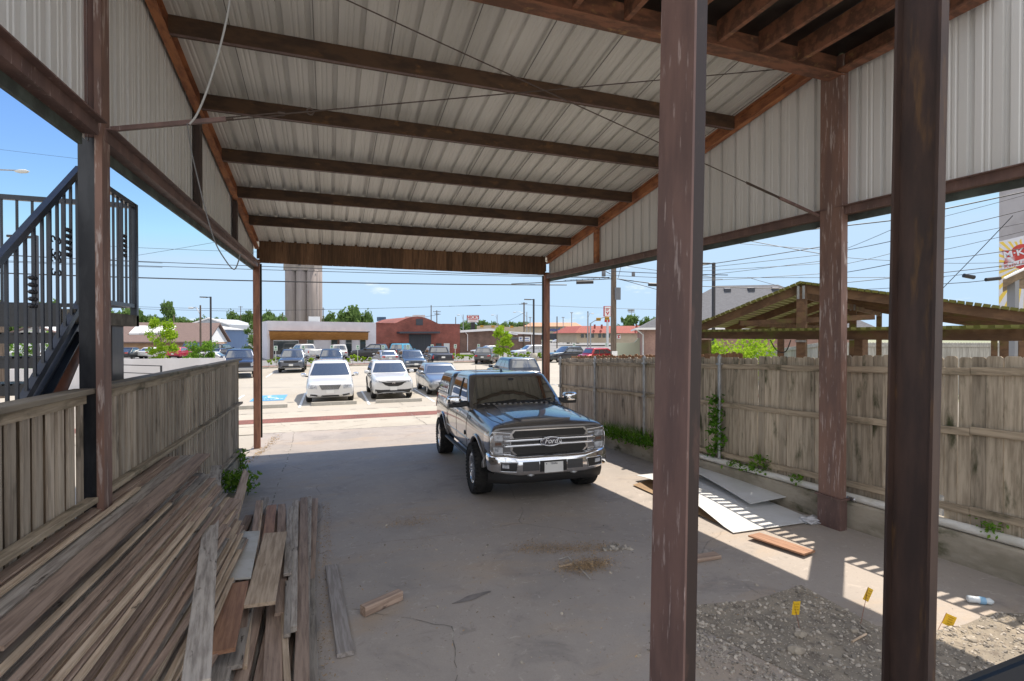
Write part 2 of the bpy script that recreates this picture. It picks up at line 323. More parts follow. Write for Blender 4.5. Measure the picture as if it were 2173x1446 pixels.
# ================================================================ SHED
XL, XR, Y0, Y1 = -1.767, 6.359, 4.937, 14.648
def zb(Y): return 4.483 + (4.668 - 4.483) * (Y - Y0) / (Y1 - Y0)
def ra(Y): return 6.124 - .1501 * (Y - 8)
PO = .2033
shed = empty('steel_shed', (2.3, 9.8, 0), 'open rust brown steel shed with white ribbed metal roof sheltering the grey pickup', 'shed')
RIB = [(0, 0), (.235, 0), (.255, .03), (.29, .03), (.31, 0)]       # ribbed panel profile, 0.31 m pitch
MINOR = [(.075, 0), (.085, .006), (.098, .006), (.108, 0), (.135, 0), (.145, .006), (.158, .006), (.168, 0)]
prof = [(0, 0)] + MINOR + [(.232, 0), (.238, .042), (.294, .042), (.300, 0), (.305, 0)]
def ribs(u0, u1):
    out = []; k = 0
    while u0 + k * .305 < u1:
        for u, h in prof[:-1]:
            if u0 + k * .305 + u <= u1: out.append((u0 + k * .305 + u, h))
        k += 1
    out.append((u1, 0)); return out
def wall(X, ya, yb, sgn, lo, hi):
    b = MB(); v = []; pr = ribs(ya, yb)
    for Y, h in pr: v += [(X + sgn * h, Y, lo(Y)), (X + sgn * h, Y, hi(Y))]
    b.add(v, [(2 * i, 2 * i + 2, 2 * i + 3, 2 * i + 1) for i in range(len(pr) - 1)])
    return b.build('wall_panel', SHEETW, shed, fix=False)
wall(XL - .06, Y0 + .1, 14.62, -1, lambda Y: zb(Y) - .02, lambda Y: ra(Y) + .2)
wall(XL - .06, .2, Y0 + .05, -1, lambda Y: zb(Y) - .02, lambda Y: 7.2)
wall(XR + .06, Y0 + .15, 14.62, 1, lambda Y: zb(Y) - .02, lambda Y: ra(Y) + .2)
wall(XR + .06, .2, Y0 + .02, 1, lambda Y: zb(Y) - .02, lambda Y: 7.2)
# roof
b = MB(); v = []; pr = ribs(XL - .25, XR + .25)
for X, h in pr:
    for Y in (4.75, 8, 11.5, 15.3): v.append((X, Y, ra(Y) + PO + .004 + h))
b.add(v, [(4 * i + j, 4 * i + j + 1, 4 * i + j + 5, 4 * i + j + 4) for i in range(len(pr) - 1) for j in range(3)])
b.build('roof_panel', SHEETR, shed, fix=False)
# lap seams between roof sheets: thin raised lips in darker grey
b = MB()
for k in range(0, 28, 3):
    X = XL - .25 + k * .305 + .02
    b.bar((X, 5, ra(5) + PO - .001), (X, 15.2, ra(15.2) + PO - .001), .007, .008)
b.build('roof_seam', mat('lap_seam_grey', (.16, .155, .145)), shed)
# purlins: C channels
for Y in (6.7551, 8.2425, 9.7903, 11.2953, 12.8185):
    b = MB(); z = ra(Y); x0, x1 = XL + .07, XR - .07
    b.box((x0, Y - .005, z - .005), (x1, Y + .007, z + PO)); b.box((x0, Y + .007, z - .005), (x1, Y + .075, z + .006)); b.box((x0, Y + .007, z + PO - .012), (x1, Y + .075, z + PO - .001))
    b.box((x0, Y - .012, z - .012), (x1, Y + .03, z - .0055), 1)
    b.build('purlin', [RUSTB, PRIMER], shed)
# rafters
for X, s in ((XL, 1), (XR, -1)):
    b = MB(); y0, y1 = 5.0, 14.6
    b.bar((X, y0, ra(y0) + .1), (X, y1, ra(y1) + .1), .012, .21)
    b.bar((X + s * .03, y0, ra(y0) - .006), (X + s * .03, y1, ra(y1) - .006), .10, .014)
    b.bar((X + s * .035, y0, ra(y0) + .195), (X + s * .035, y1, ra(y1) + .195), .07, .014)
    b.build('rafter', RUSTO, shed)
    # bottom girt with trim below
    for ya, yb in ((.2, Y0 - .02), (Y0 + .12, 14.58)):
        b = MB(); b.bar((X, ya, zb(ya) + .05), (X, yb, zb(yb) + .05), .11, .10); b.bar((X + s * .05, ya, zb(ya) + .103), (X + s * .05, yb, zb(yb) + .103), .13, .012)
        b.bar((X - s * .065, ya, zb(ya) - .025), (X - s * .065, yb, zb(yb) - .025), .03, .12, m=1)
        b.build('girt', [PRIMER, mat('trim_green', (.09, .115, .105), (.05, .06, .055), ns=3)], shed)
for px, py, X in ((420, 330, XL), (499, 450, XL), (1266, 520, XR)):
    Y = PX(px, py, X).y; s = 1 if X < 0 else -1; b = MB(); b.box((X - .04, Y - .08, zb(Y) + .1), (X + .04, Y + .08, ra(Y) - .01)); b.build('wall_strut', DARKST if X < 0 else RUSTO, shed)
# header of vertical boards
HDR = mat('header_boards', (.17, .092, .048), (.09, .05, .028), sc=(10, 10, .9), ns=2.5, lo=.35, hi=.7, isl=.35, c3=(.28, .19, .12), s3=(5, 5, .7), ns3=2.2, lo3=.62, hi3=.74, a3=.6, rough=.85)
b = MB(); x = XL + .07; random.seed(5)
while x < XR - .07:
    w = random.choice([.14, .18, .24, .29]); x1 = min(x + w, XR - .07); b.box((x + .002, 14.60 + random.uniform(0, .008), 4.776 + random.uniform(-.004, .004)), (x1 - .002, 14.63, ra(14.6) + .2 + .02)); x = x1
b.box((XL + .07, 14.631, 4.81), (XR - .07, 14.68, 5.40))
b.build('header_board', HDR, shed)
b = MB(); b.box((XL, 14.69, 4.90), (XR, 14.74, 5.2)); b.build('header_beam', RUSTB, shed)
for X, s in ((XL, 1), (XR, -1)):
    b = MB(); b.box((X - .075, 14.58, -.02), (X + .075, 14.73, 4.86)); b.build('column', RUSTO if 0 else mat('post_rust', (.27, .125, .075), (.17, .075, .05), sc=(3, 3, .5), ns=3, c3=(.07, .04, .03), s3=(6, 6, 1), ns3=2.5, lo3=.62, hi3=.75, rough=.8), shed)
    b = MB(); b.box((X + s * (.04) - .06, 14.74, .25 if X < 0 else .3), (X + s * (.04) + .07, 14.80, 4.77)); b.build('corner_trim', mat('trim_dark_green', (.035, .05, .042), (.02, .03, .026), ns=3), shed)
# frame at Y0 : upper beam, joists, deck
b = MB(); z = 6.29
b.box((XL, Y0 - .006, z), (XR - .05, Y0 + .006, z + .36)); b.box((XL, Y0 - .10, z - .014), (XR - .05, Y0 + .10, z), 0); b.box((XL, Y0 - .10, z + .36), (XR - .05, Y0 + .10, z + .374))
b.build('deck_beam', mat('beam_rust', (.24, .105, .06), (.12, .058, .036), sc=(1, 3, 3), ns=3, c3=(.36, .22, .09), s3=(2, 3, 3), ns3=3, lo3=.58, hi3=.72, a3=.7, rough=.8), shed)
for x in [XR - .87 - .62 * k for k in range(12)]:
    b = MB(); b.box((x - .005, 3.25, z + .03), (x + .005, Y0 - .1, z + .26)); b.box((x - .005, 3.25, z + .018), (x + .055, Y0 - .1, z + .03)); b.build('joist', MATS['beam_rust'], shed)
b = MB(); b.box((XR - .2, 3.25, z + .01), (XR - .05, Y0 - .1, z + .04)); b.box((XR - .06, 3.25, z + .04), (XR - .045, Y0 - .1, z + .37)); b.build('edge_beam', MATS['beam_rust'], shed)
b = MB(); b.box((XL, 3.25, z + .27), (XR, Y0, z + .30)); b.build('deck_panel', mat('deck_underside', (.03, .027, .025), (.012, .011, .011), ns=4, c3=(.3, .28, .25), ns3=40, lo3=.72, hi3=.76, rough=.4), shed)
# columns at Y0
xa = PX(1784, 800, XR - .15); ya_ = PX(1738, 800, XR - .12)
b = MB(); cx0 = XR - .10; y_n = PX(1784, 800, cx0).y; y_f = PX(1738, 800, cx0).y; xw = PY(1797, 800, y_n).x
zf = gz(y_n) - .02
b.box((cx0, y_n, zf + .44), (cx0 + .014, y_f, 6.55)); b.box((cx0 + .014, y_n, zf + .44), (xw, y_n + .012, 6.55)); b.box((cx0 + .014, y_f - .012, zf + .44), (xw, y_f, 6.55))
b.box((cx0 - .03, y_n - .035, zf + .42), (xw + .02, y_f + .03, zf + .44), 1); b.box((cx0 - .005, y_n - .006, zf), (xw + .01, y_f + .01, zf + .42), 1)
b.build('column', [PRIMER2, PRIMER], shed)
x1_ = XL + .05; y_n = PX(219, 723, x1_).y; y_f = PX(236, 723, x1_).y; x0_ = PY(203, 723, y_n).x
b = MB(); b.box((x0_, y_n, .25), (x1_, y_f, 6.9)); b.build('column', [PRIMER2], shed)
xw = PY(166, 600, y_n + .05).x
b = MB(); b.box((xw, y_n + .05, 4.50), (x0_ - .001, y_n + .07, 7.2)); b.build('column_web', mat('web_brown', (.07, .032, .024), (.045, .022, .018), sc=(3, 3, .6), ns=3), shed)
LCY, LCX0, LCX1 = y_n + .055, xw, x0_ - .003
# near channel posts
def nearpost(pl, pm, pr, L, m, openleft, lean, skin):
    kx = lambda p: (lambda a: a[0] / a[1])(ray(p, 723))
    y0 = L / (kx(pm) / kx(pl) - 1); x0 = kx(pm) * y0; x1 = kx(pr) * y0; zf = gz(y0) - .03; b = MB()
    if openleft:
        b.box((x1 - .014, y0, zf), (x1, y0 + L, 6.5)); b.box((x0, y0, zf), (x1 - .014, y0 + .016, 6.5)); b.box((x0, y0 + L - .016, zf), (x1 - .014, y0 + L, 6.5))
    else:
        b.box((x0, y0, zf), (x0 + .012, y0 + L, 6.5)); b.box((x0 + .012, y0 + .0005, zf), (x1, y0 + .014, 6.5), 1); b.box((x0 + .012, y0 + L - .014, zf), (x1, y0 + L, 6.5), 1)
    for v in b.v: v.x += lean * (v.z - 2.9)
    b.build('column', [m, skin], shed)
nearpost(1391, 1462, 1489, .254, PRIMER, False, .018, mat('post_shaded_side', (.022, .012, .011), (.06, .03, .024), sc=(3, 3, .8), ns=2.2, lo=.55, hi=.66, rough=.5))  # shade put into the colour: side faces near black, web brown
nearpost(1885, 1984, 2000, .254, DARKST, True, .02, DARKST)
# dark tar blotch on the outer near post
# X bracing in the frame plane
ROD = mat('rod_steel', (.07, .05, .04), rough=.6, metal=.4)
A0 = PX(236, 275, XL + .08); A1 = PX(1735, 140, XR - .1)
b = MB(); p = A0.lerp(A1, .105); b.bar(A0, p, .035, .035); b.build('brace_bar', PRIMER, shed)
b = MB(); b.tube([A0.lerp(A1, .19), A1], .006, 6); rod = b.build('brace_rod', ROD, shed)
b = MB(); q0, q1 = A0.lerp(A1, .105), A0.lerp(A1, .165)
for s in (-.012, .012): b.tube([q0 + Vector((0, 0, s)), q1 + Vector((0, 0, s))], .006, 6)
b.tube([q0 - Vector((.01, 0, 0)), q0 + Vector((.06, 0, .01))], .016, 8); b.tube([q1 - Vector((.06, 0, 0)), q1], .016, 8); b.tube([q1, A0.lerp(A1, .195)], .007, 6)
rc = A0.lerp(A1, .192); b.tube([rc + Vector((.03 * math.cos(a), 0, .03 * math.sin(a))) for a in [k * .524 for k in range(13)]], .007, 6)
b.build('turnbuckle', ROD, rod)
B1 = PX(1737, 458, XR - .1); B0 = PY(735, 0, Y0 - .12); B0 = B1 + (B0 - B1) * 1.35
b = MB(); b.bar(B1, B1.lerp(B0, .09), .03, .03); b.build('brace_bar', PRIMER, shed)
b = MB(); b.tube([B1.lerp(B0, .08), B0], .006, 6); rod = b.build('brace_rod', ROD, shed)
b = MB()
for s in (-.012, .012): b.tube([B1.lerp(B0, .09) + Vector((0, 0, s)), B1.lerp(B0, .16) + Vector((0, 0, s))], .005, 6)
b.build('turnbuckle', ROD, rod)
# loose conduit and wire hanging by the left wall
b = MB(); YP = 4.72
def spline(pts, n=6):
    out = []; P = [pts[0]] + list(pts) + [pts[-1]]
    for i in range(1, len(P) - 2):
        for k in range(n):
            t = k / n; out.append(.5 * ((2 * P[i]) + (-P[i - 1] + P[i + 1]) * t + (2 * P[i - 1] - 5 * P[i] + 4 * P[i + 1] - P[i + 2]) * t * t + (-P[i - 1] + 3 * P[i] - 3 * P[i + 1] + P[i + 2]) * t ** 3))
    out.append(P[-2]); return out
b.tube(spline([PY(x, y, YP) for x, y in ((492, -30), (481, 40), (463, 115), (440, 190), (418, 243), (402, 264))]), .0085, 8)
tag(b.build('hanging_conduit', mat('conduit_white', (.34, .34, .33), rough=.5)), 'loose pale conduit curving down from the roof beside the left rafter', 'conduit')
b = MB(); b.tube(spline([PY(x, y, YP) for x, y in ((397, 262), (406, 320), (421, 385), (437, 450), (457, 515), (478, 552), (494, 571), (502, 566), (510, 540))]), .005, 6)
tag(b.build('hanging_wire', mat('wire_grey', (.12, .12, .12), rough=.5)), 'thin dark wire dangling in a loop below the left wall girt', 'wire')
# ================================================================ RIGHT FENCE, CURB, PIPE
XF = 6.62
def zt(Y): return 2.847 - .045 * Y
fen = empty('wooden_fence', (XF, 8, gz(8)), 'long weathered wooden picket fence with dog-eared tops along the right side of the shed', 'fence')
random.seed(11); yb0, yb1 = 1.2, PX(1186, 765, XF).y
for seg, (ya, yb, m) in enumerate(((yb0, 5.6, FENCEM), (5.6, 9.4, FENCEM), (9.4, yb1, FENCE))):
    b = MB(); y = ya
    while y < yb - .02:
        w = random.uniform(.125, .150); e = min(y + w, yb); t = zt((y + e) / 2) + random.uniform(-.02, .02); lo = gz(y) + .36 + random.uniform(-.015, .03); xo = XF + .022 + random.uniform(-.004, .006); c = .021; tl = random.uniform(-.012, .012)
        if random.random() < .05: lo += random.uniform(.1, .4)
        g0, g1 = y + random.uniform(.001, .006), e - random.uniform(.001, .006)
        pts = [(xo, g0, lo), (xo, g1, lo), (xo, g1 + tl, t - c), (xo, g1 - c + tl, t), (xo, g0 + c + tl, t), (xo, g0 + tl, t - c)]
        b.prism(pts, (.018, 0, 0)); y = e
    b.build('picket_panel', m, fen)
def railz(p, q):
    a, c = PX(*p, XF), PX(*q, XF); return lambda Y: a.z + (c.z - a.z) * (Y - a.y) / (c.y - a.y)
for f in (railz((1193, 772), (2120, 789)), railz((1193, 819.5), (2080, 920)), railz((1483, 951), (2173, 1113))):
    yy = [yb0, 3.6, 6.1, 8.6, 11.1, yb1]
    for i in range(5):
        b = MB(); a, c = yy[i], yy[i + 1]; o = random.uniform(-.012, .012)
        b.bar((XF - .0, a + .003, f(a) + o), (XF - .0, c - .003, f(c) + o + random.uniform(-.02, .02)), .042, .085, bev=.006); b.build('rail', FENCEY, fen)
for px in (1189, 1262.5, 1367, 1527, 2330):
    Y = PX(px, 800, XF - .05).y; b = MB(); x = XF - .052
    b.tube([(x, Y, gz(Y) + .1), (x, Y, zt(Y) - .005)], .03, 10); b.lathe([(.036, 0), (.036, .03), (.022, .06), (0, .085)], (x, Y, zt(Y) - .02), n=10)
    for z in (zt(Y) - .12, zt(Y) - .85): b.box((x - .034, Y - .05, z - .015), (x + .05, Y + .05, z + .015))
    b.build('fence_post', GALV, fen)
b = MB(); Yb = PX(1456, 900, XF).y
b.bar((XF - .03, Yb + .45, gz(Yb) + .40), (XF - .03, Yb + .45, gz(Yb) + 1.32), .05, .09, up=(0, 1, 0)); b.build('patch_board', FENCE, fen)
b = MB()
for i in range(24):
    ya, yc = -2 + i * .7, -2 + (i + 1) * .7; random.seed(i)
    v = []
    for y, q in ((ya, i), (yc, i + 1)):
        rn = random.Random(q); g = gz(y); j = rn.uniform(-.012, .012); x0 = 6.49 + rn.uniform(-.008, .008)
        v += [(x0, y, g - .05), (x0 - .01, y, g + .12), (x0 + .006, y, g + .32 + j), (x0 + .03, y, g + .345 + j), (6.98, y, g + .34), (6.98, y, g - .1)]
    b.add(v, [(k, k + 1, k + 7, k + 6) for k in range(5)], 0, False)
tag(b.build('concrete_curb', CURBM), 'stained low concrete curb under the wooden fence on the right', 'curb')
PVC = mat('pvc', (.74, .73, .69), (.58, .56, .50), sc=(2, .6, 2), ns=3, rough=.45)
pipe = empty('drain_pipe', (6.57, 6, gz(6) + .4), 'long white plastic drain pipe lying on the concrete curb below the fence', 'pipe')
b = MB(); b.tube([(6.575, y, gz(y) + .345 + .05) for y in (1.0, 4, 8, 11.2, 14.2)], .05, 14); b.build('pipe_run', PVC, pipe)
for Y in (7.2, 5.15, 9.8):
    b = MB(); b.tube([(6.575, Y - .07, gz(Y - .07) + .395), (6.575, Y + .07, gz(Y + .07) + .395)], .057, 14); b.build('coupling', PVC, pipe)
# ================================================================ LEFT FENCE
lf = empty('wooden_fence', (-1.85, 8, gz(8)), 'weathered board fence with a flat cap rail along the left, behind the stacked lumber', 'fence')
def lt(Y): return 2.43 - .0085 * (Y - 5)
random.seed(21)
for (ya, yb) in ((1.5, 4.98), (5.14, 12.28)):
    b = MB(); y = ya
    while y < yb - .05:
        w = .092 + random.uniform(-.006, .006); lo = gz(y) + .30; b.box((-1.86 + random.uniform(-.006, .006), y, lo), (-1.842, min(y + w, yb), lt(y) - .06)); y += .152 + random.uniform(-.006, .006)
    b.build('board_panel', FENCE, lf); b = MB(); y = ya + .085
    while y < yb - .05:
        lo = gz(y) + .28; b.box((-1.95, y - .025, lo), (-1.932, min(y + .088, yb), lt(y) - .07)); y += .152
    b.build('back_board_panel', mat('fence_back_shade', (.20, .145, .095), (.12, .085, .055), sc=(9, 9, .7), ns=2.5, isl=.25, rough=.9), lf)  # browner back boards, darkened in colour so the gaps read as shade
    for z0, z1, x in ((1.60, 1.47, -1.80), (.74, .47, -1.80)):
        b = MB(); f = lambda Y: z0 + (z1 - z0) * (Y - 4) / 8.3
        m_ = (ya + yb) / 2; b.bar((x, ya, f(ya)), (x, m_, f(m_)), .085, .045, bev=.005); b.build('rail', FENCEY, lf)
        b = MB(); b.bar((x + .006, m_ + .004, f(m_) + .008), (x + .006, yb, f(yb)), .085, .045, bev=.005); b.build('rail', FENCEY, lf)
    b = MB(); b.bar((-1.845, ya, lt(ya) - .035), (-1.845, yb, lt(yb) - .035), .04, .07); b.build('top_rail', FENCEY, lf)
CAPM = mat('cap_wood', (.25, .215, .165), (.15, .125, .10), sc=(9, .8, 9), ns=2.3, lo=.35, hi=.7, c3=(.07, .08, .03), s3=(2, 1.4, 2), ns3=2.2, lo3=.55, hi3=.72, bump=.2, rough=.9)
for ya, yb, dz in ((1.5, 5.05, .025), (5.22, 9.1, .03), (9.1, 12.4, .022)):
    b = MB(); b.bar((-1.86, ya, lt(ya) + dz), (-1.86, yb, lt(yb) + dz), .16, .042, bev=.006); b.build('cap_rail', CAPM, lf)
b = MB(); b.box((-1.95, 12.28, .05), (-1.85, 12.38, 2.33)); b.build('fence_post', mat('post_wood_yellow', (.24, .165, .06), (.16, .11, .05), sc=(8, 8, .8), ns=2, rough=.9), lf)
b = MB(); b.box((-1.98, 6.2, -.05), (-1.76, 12.32, .02))
b.v = [Vector((v.x, v.y, gz(v.y) + (.30 if v.z > 0 else -.05))) for v in b.v]; tag(b.build('concrete_curb', CURBM), 'short low concrete curb under the far end of the left board fence', 'curb')
# ================================================================ STAIRCASE outside the left wall
XS = -1.99
st = empty('staircase', (XS - .5, 5.2, gz(5.2)), 'black steel staircase with scrolled balusters climbing to a landing outside the left fence', 'staircase')
STEEL = mat('stair_paint', (.014, .020, .032), (.026, .032, .045), ns=5, rough=.32, spec=.5)
h0, h1 = PX(0, 548, XS), PX(168, 360, XS)
sl = (h1.z - h0.z) / (h1.y - h0.y); hz = lambda Y: h0.z + sl * (Y - h0.y)
s0 = PX(45, 850, XS); s1 = PX(168, 642, XS); ss = (s1.z - s0.z) / (s1.y - s0.y); sz = lambda Y: s0.z + ss * (Y - s0.y)
WS = 1.05                                    # stair width
ye = h1.y + .01; yb = 3.0
for X, nm in ((XS, 1), (XS - WS, 0)):
    if nm: b = MB(); b.bar((X, yb, hz(yb)), (X, ye, hz(ye)), .045, .05); b.build('handrail', STEEL, st)
    b = MB(); b.bar((X, yb, sz(yb) - .02), (X, ye, sz(ye) - .02), .05, .05); b.build('bottom_rail', STEEL, st)
    b = MB(); b.bar((X - .03, yb, sz(yb) - .20), (X - .03, ye, sz(ye) - .20), .02, .16); b.bar((X, yb, sz(yb) - .275), (X, ye, sz(ye) - .275), .06, .012); b.bar((X, yb, sz(yb) - .125), (X, ye, sz(ye) - .125), .06, .012); b.build('stringer', STEEL, st)
    if not nm: continue
    b = MB(); y = 3.15
    while y < ye - .03: b.box((X - .009, y - .009, sz(y)), (X + .009, y + .009, hz(y))); y += .112
    b.build('baluster_panel', STEEL, st)
def scroll(b, c, ax, s=1.):
    """pair of C scrolls, ax = horizontal direction of the panel"""
    for sg in (-1, 1):
        for up in (-1, 1):
            pts = []
            for k in range(15):
                a = k / 14 * 4.6; r = .034 * s * (1 - .55 * k / 14)
                pts.append(Vector(c) + Vector(ax) * (sg * (.012 + .036 * s - r * math.cos(a) * 1.)) + Vector((0, 0, up * (.045 * s + r * math.sin(a)))))
            b.tube(pts, .006 * s, 5)
    return b
def collar(b, c, n=5):
    for k in range(n):
        z = c[2] + (k - (n - 1) / 2) * .05
        for dy in (-.021, .021): b.blob((c[0], c[1] + dy, z), .02, squash=(1, 1, .85), jag=.02, sub=2)
    return b
for px, py in ((145, 515), (70, 620)): b = MB(); p = PX(px, py, XS); collar(b, p); b.build('collar_stack', BLACKP, st)
for px, py in ((119, 548),): b = MB(); p = PX(px, py, XS); scroll(b, (p.x, p.y, p.z + .09), (0, 1, 0)); scroll(b, (p.x, p.y, p.z - .06), (0, 1, 0)); b.build('scroll', BLACKP, st)
# treads
for k, py in enumerate((850, 838 - 66, 716)):
    yt = PX(20, py, XS).y; z = PX(110 if py > 700 else 150, py, XS).z
for k in range(8):
    z = 3.10 - .185 * (k + 1); Y = s0.y + (z + .12 - s0.z) / ss
    b = MB(); b.box((XS - WS + .03, Y - .02, z - .03), (XS - .03, Y + .24, z))
    for i in range(22): b.box((XS - WS + .05 + i * .045, Y - .035, z), (XS - WS + .08 + i * .045, Y + .22, z + .012))
    b.box((XS - WS + .03, Y - .022, z - .075), (XS - .03, Y - .012, z - .03)); b.build('tread', BLACKP, st)
# landing, corner at px 284
XLd = -2.0; c = PX(284, 438, XLd); yc = c.y; ztop = c.z; zd = PX(284, 664, XLd).z; zdb = PX(284, 693, XLd).z; yn = 5.18; xw = -6.2
DECKM = mat('landing_concrete', (.17, .155, .13), (.10, .09, .075), sc=(2, 2, 2), ns=3, rough=.9)
b = MB(); b.box((xw, yn, zdb), (XLd + .03, yc + .04, zd - .03)); b.build('landing_slab', DECKM, st)
b = MB(); b.box((xw, yn - .012, zdb - .03), (XLd - .06, yn - .002, zd + .0)); b.build('landing_fascia', BLACKP, st)
b = MB()
yr_ = 5.55; b.bar((xw, yc, ztop), (XLd, yc, ztop), .045, .05); b.bar((XLd, yr_, ztop), (XLd, yc, ztop), .045, .05)
b.bar((xw, yc, zd + .07), (XLd, yc, zd + .07), .04, .04); b.bar((XLd, yr_, zd + .07), (XLd, yc, zd + .07), .04, .04); b.build('handrail', STEEL, st)
b = MB(); b.box((XLd - .03, yc - .03, zd - .15), (XLd + .03, yc + .03, ztop + .02))
b.build('corner_post', STEEL, st)
b = MB()
x = XLd - .13
while x > xw: b.box((x - .009, yc - .009, zd + .07), (x + .009, yc + .009, ztop)); x -= .125
y = yc - .12
while y > yr_: b.box((XLd - .009, y - .009, zd + .07), (XLd + .009, y + .009, ztop)); y -= .112
b.build('baluster_panel', STEEL, st)
b = MB(); p = PX(264, 522, XLd); collar(b, p); b.build('collar_stack', BLACKP, st)
b = MB(); p0 = PX(238, 690, XLd - .04); p1 = PX(262, 690, XLd - .04); b.box((XLd - .22, p0.y, 0), (XLd - .04, p1.y, zdb)); b.build('support_post', BLACKP, st)
b = MB(); b.box((LCX0, LCY, .2), (LCX1, LCY + .16, 4.50)); b.build('support_post', BLACKP, st)
b = MB(); a, e = PX(105, 850, XS - .14), PX(166, 712, XS - .14); d = (e - a).normalized(); b.tube([a - d * 1.4, e + d * .1], .085, 16); b.build('brace_pipe', mat('pipe_rust', (.19, .07, .04), (.11, .045, .03), sc=(3, 3, 1), ns=3, rough=.5), st)
# second, nearer railing: the corner of a dark handrail at the bottom right
rl = empty('porch_railing', (1.5, .75, gz(0)), 'dark blue-black porch handrail crossing the bottom right corner', 'railing')
a, e = D(2049, 1470, 1.28), D(2210, 1408, 1.18)
b = MB(); d = (e - a); b.bar(a - d * .6, e + d * .5, .05, .045, bev=.006); b.build('handrail', mat('rail_blue', (.010, .017, .028), rough=.35), rl)
b = MB(); p = a - d * .58; b.box((p.x - .02, p.y - .02, gz(p.y) - .02), (p.x + .02, p.y + .02, p.z - .02)); p = e + d * .45; b.box((p.x - .02, p.y - .02, gz(p.y) - .02), (p.x + .02, p.y + .02, p.z - .02)); b.build('railing_post', BLACKP, rl)
# ================================================================ LUMBER
def board(p, q, w, t, m, label, roll=0., group=None, name='board', bend=0.):
    """plank whose top centre line runs p -> q"""
    p = Vector(p); q = Vector(q); d = (q - p); Ln = d.length; d.normalize(); up = Vector((0, 0, 1)); a = d.cross(up).normalized(); u = a.cross(d).normalized()
    if roll: qq = Matrix.Rotation(roll, 3, d); a = qq @ a; u = qq @ u
    e = min(.003, t * .2); n = 7; v = []
    for i in range(n):
        x = Ln * i / (n - 1); zb_ = -bend * 4 * (i / (n - 1)) * (1 - i / (n - 1))
        W, T = w / 2, t
        v += [(x, -W + e, zb_), (x, W - e, zb_), (x, W, zb_ - e), (x, W, zb_ - T + e), (x, W - e, zb_ - T), (x, -W + e, zb_ - T), (x, -W, zb_ - T + e), (x, -W, zb_ - e)]
    fs = [(i * 8 + k, i * 8 + (k + 1) % 8, i * 8 + 8 + (k + 1) % 8, i * 8 + 8 + k) for i in range(n - 1) for k in range(8)] + [tuple(range(8)), tuple(range(n * 8 - 8, n * 8))[::-1]]
    b = MB(); b.add(v, fs); me = b.mesh(name, m); o = bpy.data.objects.new(name, me); COL.objects.link(o)
    o.matrix_world = Matrix(((d.x, a.x, u.x, p.x), (d.y, a.y, u.y, p.y), (d.z, a.z, u.z, p.z), (0, 0, 0, 1)))
    return tag(o, label, 'board', group)
random.seed(33)
GL = 'boards in the tall stack along the left fence'
LAB = ['grey weathered board in the tall slanting lumber stack along the left fence', 'brown planed board in the tall slanting lumber stack along the left fence', 'pale fresh board in the tall slanting lumber stack along the left fence']
far0, far1 = PX(396, 962, -1.62), PX(452, 1005, -1.12)
near0, near1 = PX(0, 1262, -1.70), PX(0, 1446, -1.42)
# named wide boards on top of the stack
ML = [WOOD, WOODB, WOODP]
def pile(kf, z_, jf=0.): pass
# cross-section of the heap: x offset from the fence -> top height (far end / near end); boards lean down to the right
prof_f = [(-1.70, 1.50), (-1.50, 1.48), (-1.30, 1.46), (-1.14, 1.38), (-1.02, 1.20), (-.93, 1.02), (-.86, .86), (-.80, .70)]
prof_n = [(-1.78, 1.50), (-1.60, 1.47), (-1.42, 1.44), (-1.26, 1.34), (-1.13, 1.17), (-1.03, 1.00), (-.95, .84), (-.88, .70)]
def interp(P, t):
    t = max(0, min(.9999, t)) * (len(P) - 1); i = int(t); f = t - i; return P[i][0] + (P[i + 1][0] - P[i][0]) * f, P[i][1] + (P[i + 1][1] - P[i][1]) * f
nb = 50
for i in range(nb):
    t = i / (nb - 1); xf, _z = interp(prof_f, t); xn, _z = interp(prof_n, t); z1 = 1.50 - .0165 * i; z0 = 1.50 - .0165 * i
    yf = 7.15 - 1.3 * t + random.choice([0, 0, random.uniform(-.8, .15)]); yn = 2.3 + random.uniform(-.5, .3) + .9 * t
    k = random.choice([0, 0, 1, 1, 2, 0]); w = random.choice([.09, .09, .14]); tw = random.uniform(-.022, .022); o_ = -.05
    board((xn + tw + o_, yn, z0 + random.uniform(-.003, .006)), (xf - tw + o_, yf, z1 + random.uniform(-.003, .006)), w, .015, ML[k], LAB[k], roll=R(random.uniform(-1, 3) + 8 * t), group=GL + ' ' + ('grey', 'brown', 'pale')[k])
    if i % 3 == 1:
        k = random.choice([1, 2]); board((xn + .04 + random.uniform(-.03, .05), yn, z0 + .028), (xf + .03 + random.uniform(-.06, .03), yf - random.uniform(.2, 1.5), z1 + .03), .04, .022, ML[k], LAB[k], roll=R(random.uniform(-12, 12)), group=GL + ' ' + ('grey', 'brown', 'pale')[k])
# filler courses under the visible top so that the stack is solid
for r_ in range(9):
    for c_ in range(3):
        z = (1.32, 1.08, .86)[c_] - r_ * .10; y2 = 6.4 - random.uniform(0, .4); k = random.choice([0, 1])
        board((-1.66 + c_ * .2, 2.2 + random.uniform(-.3, .2), z), (-1.58 + c_ * .19, y2, z), .17, .06, ML[k], LAB[k], group=GL + ' ' + ('grey', 'brown', 'pale')[k])
# the wide board along the fence, on top
board(PX(-60, 1330, -1.66), PX(398, 966, -1.60), .15, .03, WOOD, 'wide dark grey board lying against the left fence at the top of the stack')
board(PX(-30, 1395, -1.50) + Vector((0, 0, .05)), PX(432, 972, -1.36) + Vector((0, 0, .05)), .14, .028, WOODB, 'wide brown board topmost on the tall lumber stack, ending nearest the fence gap', roll=R(6))
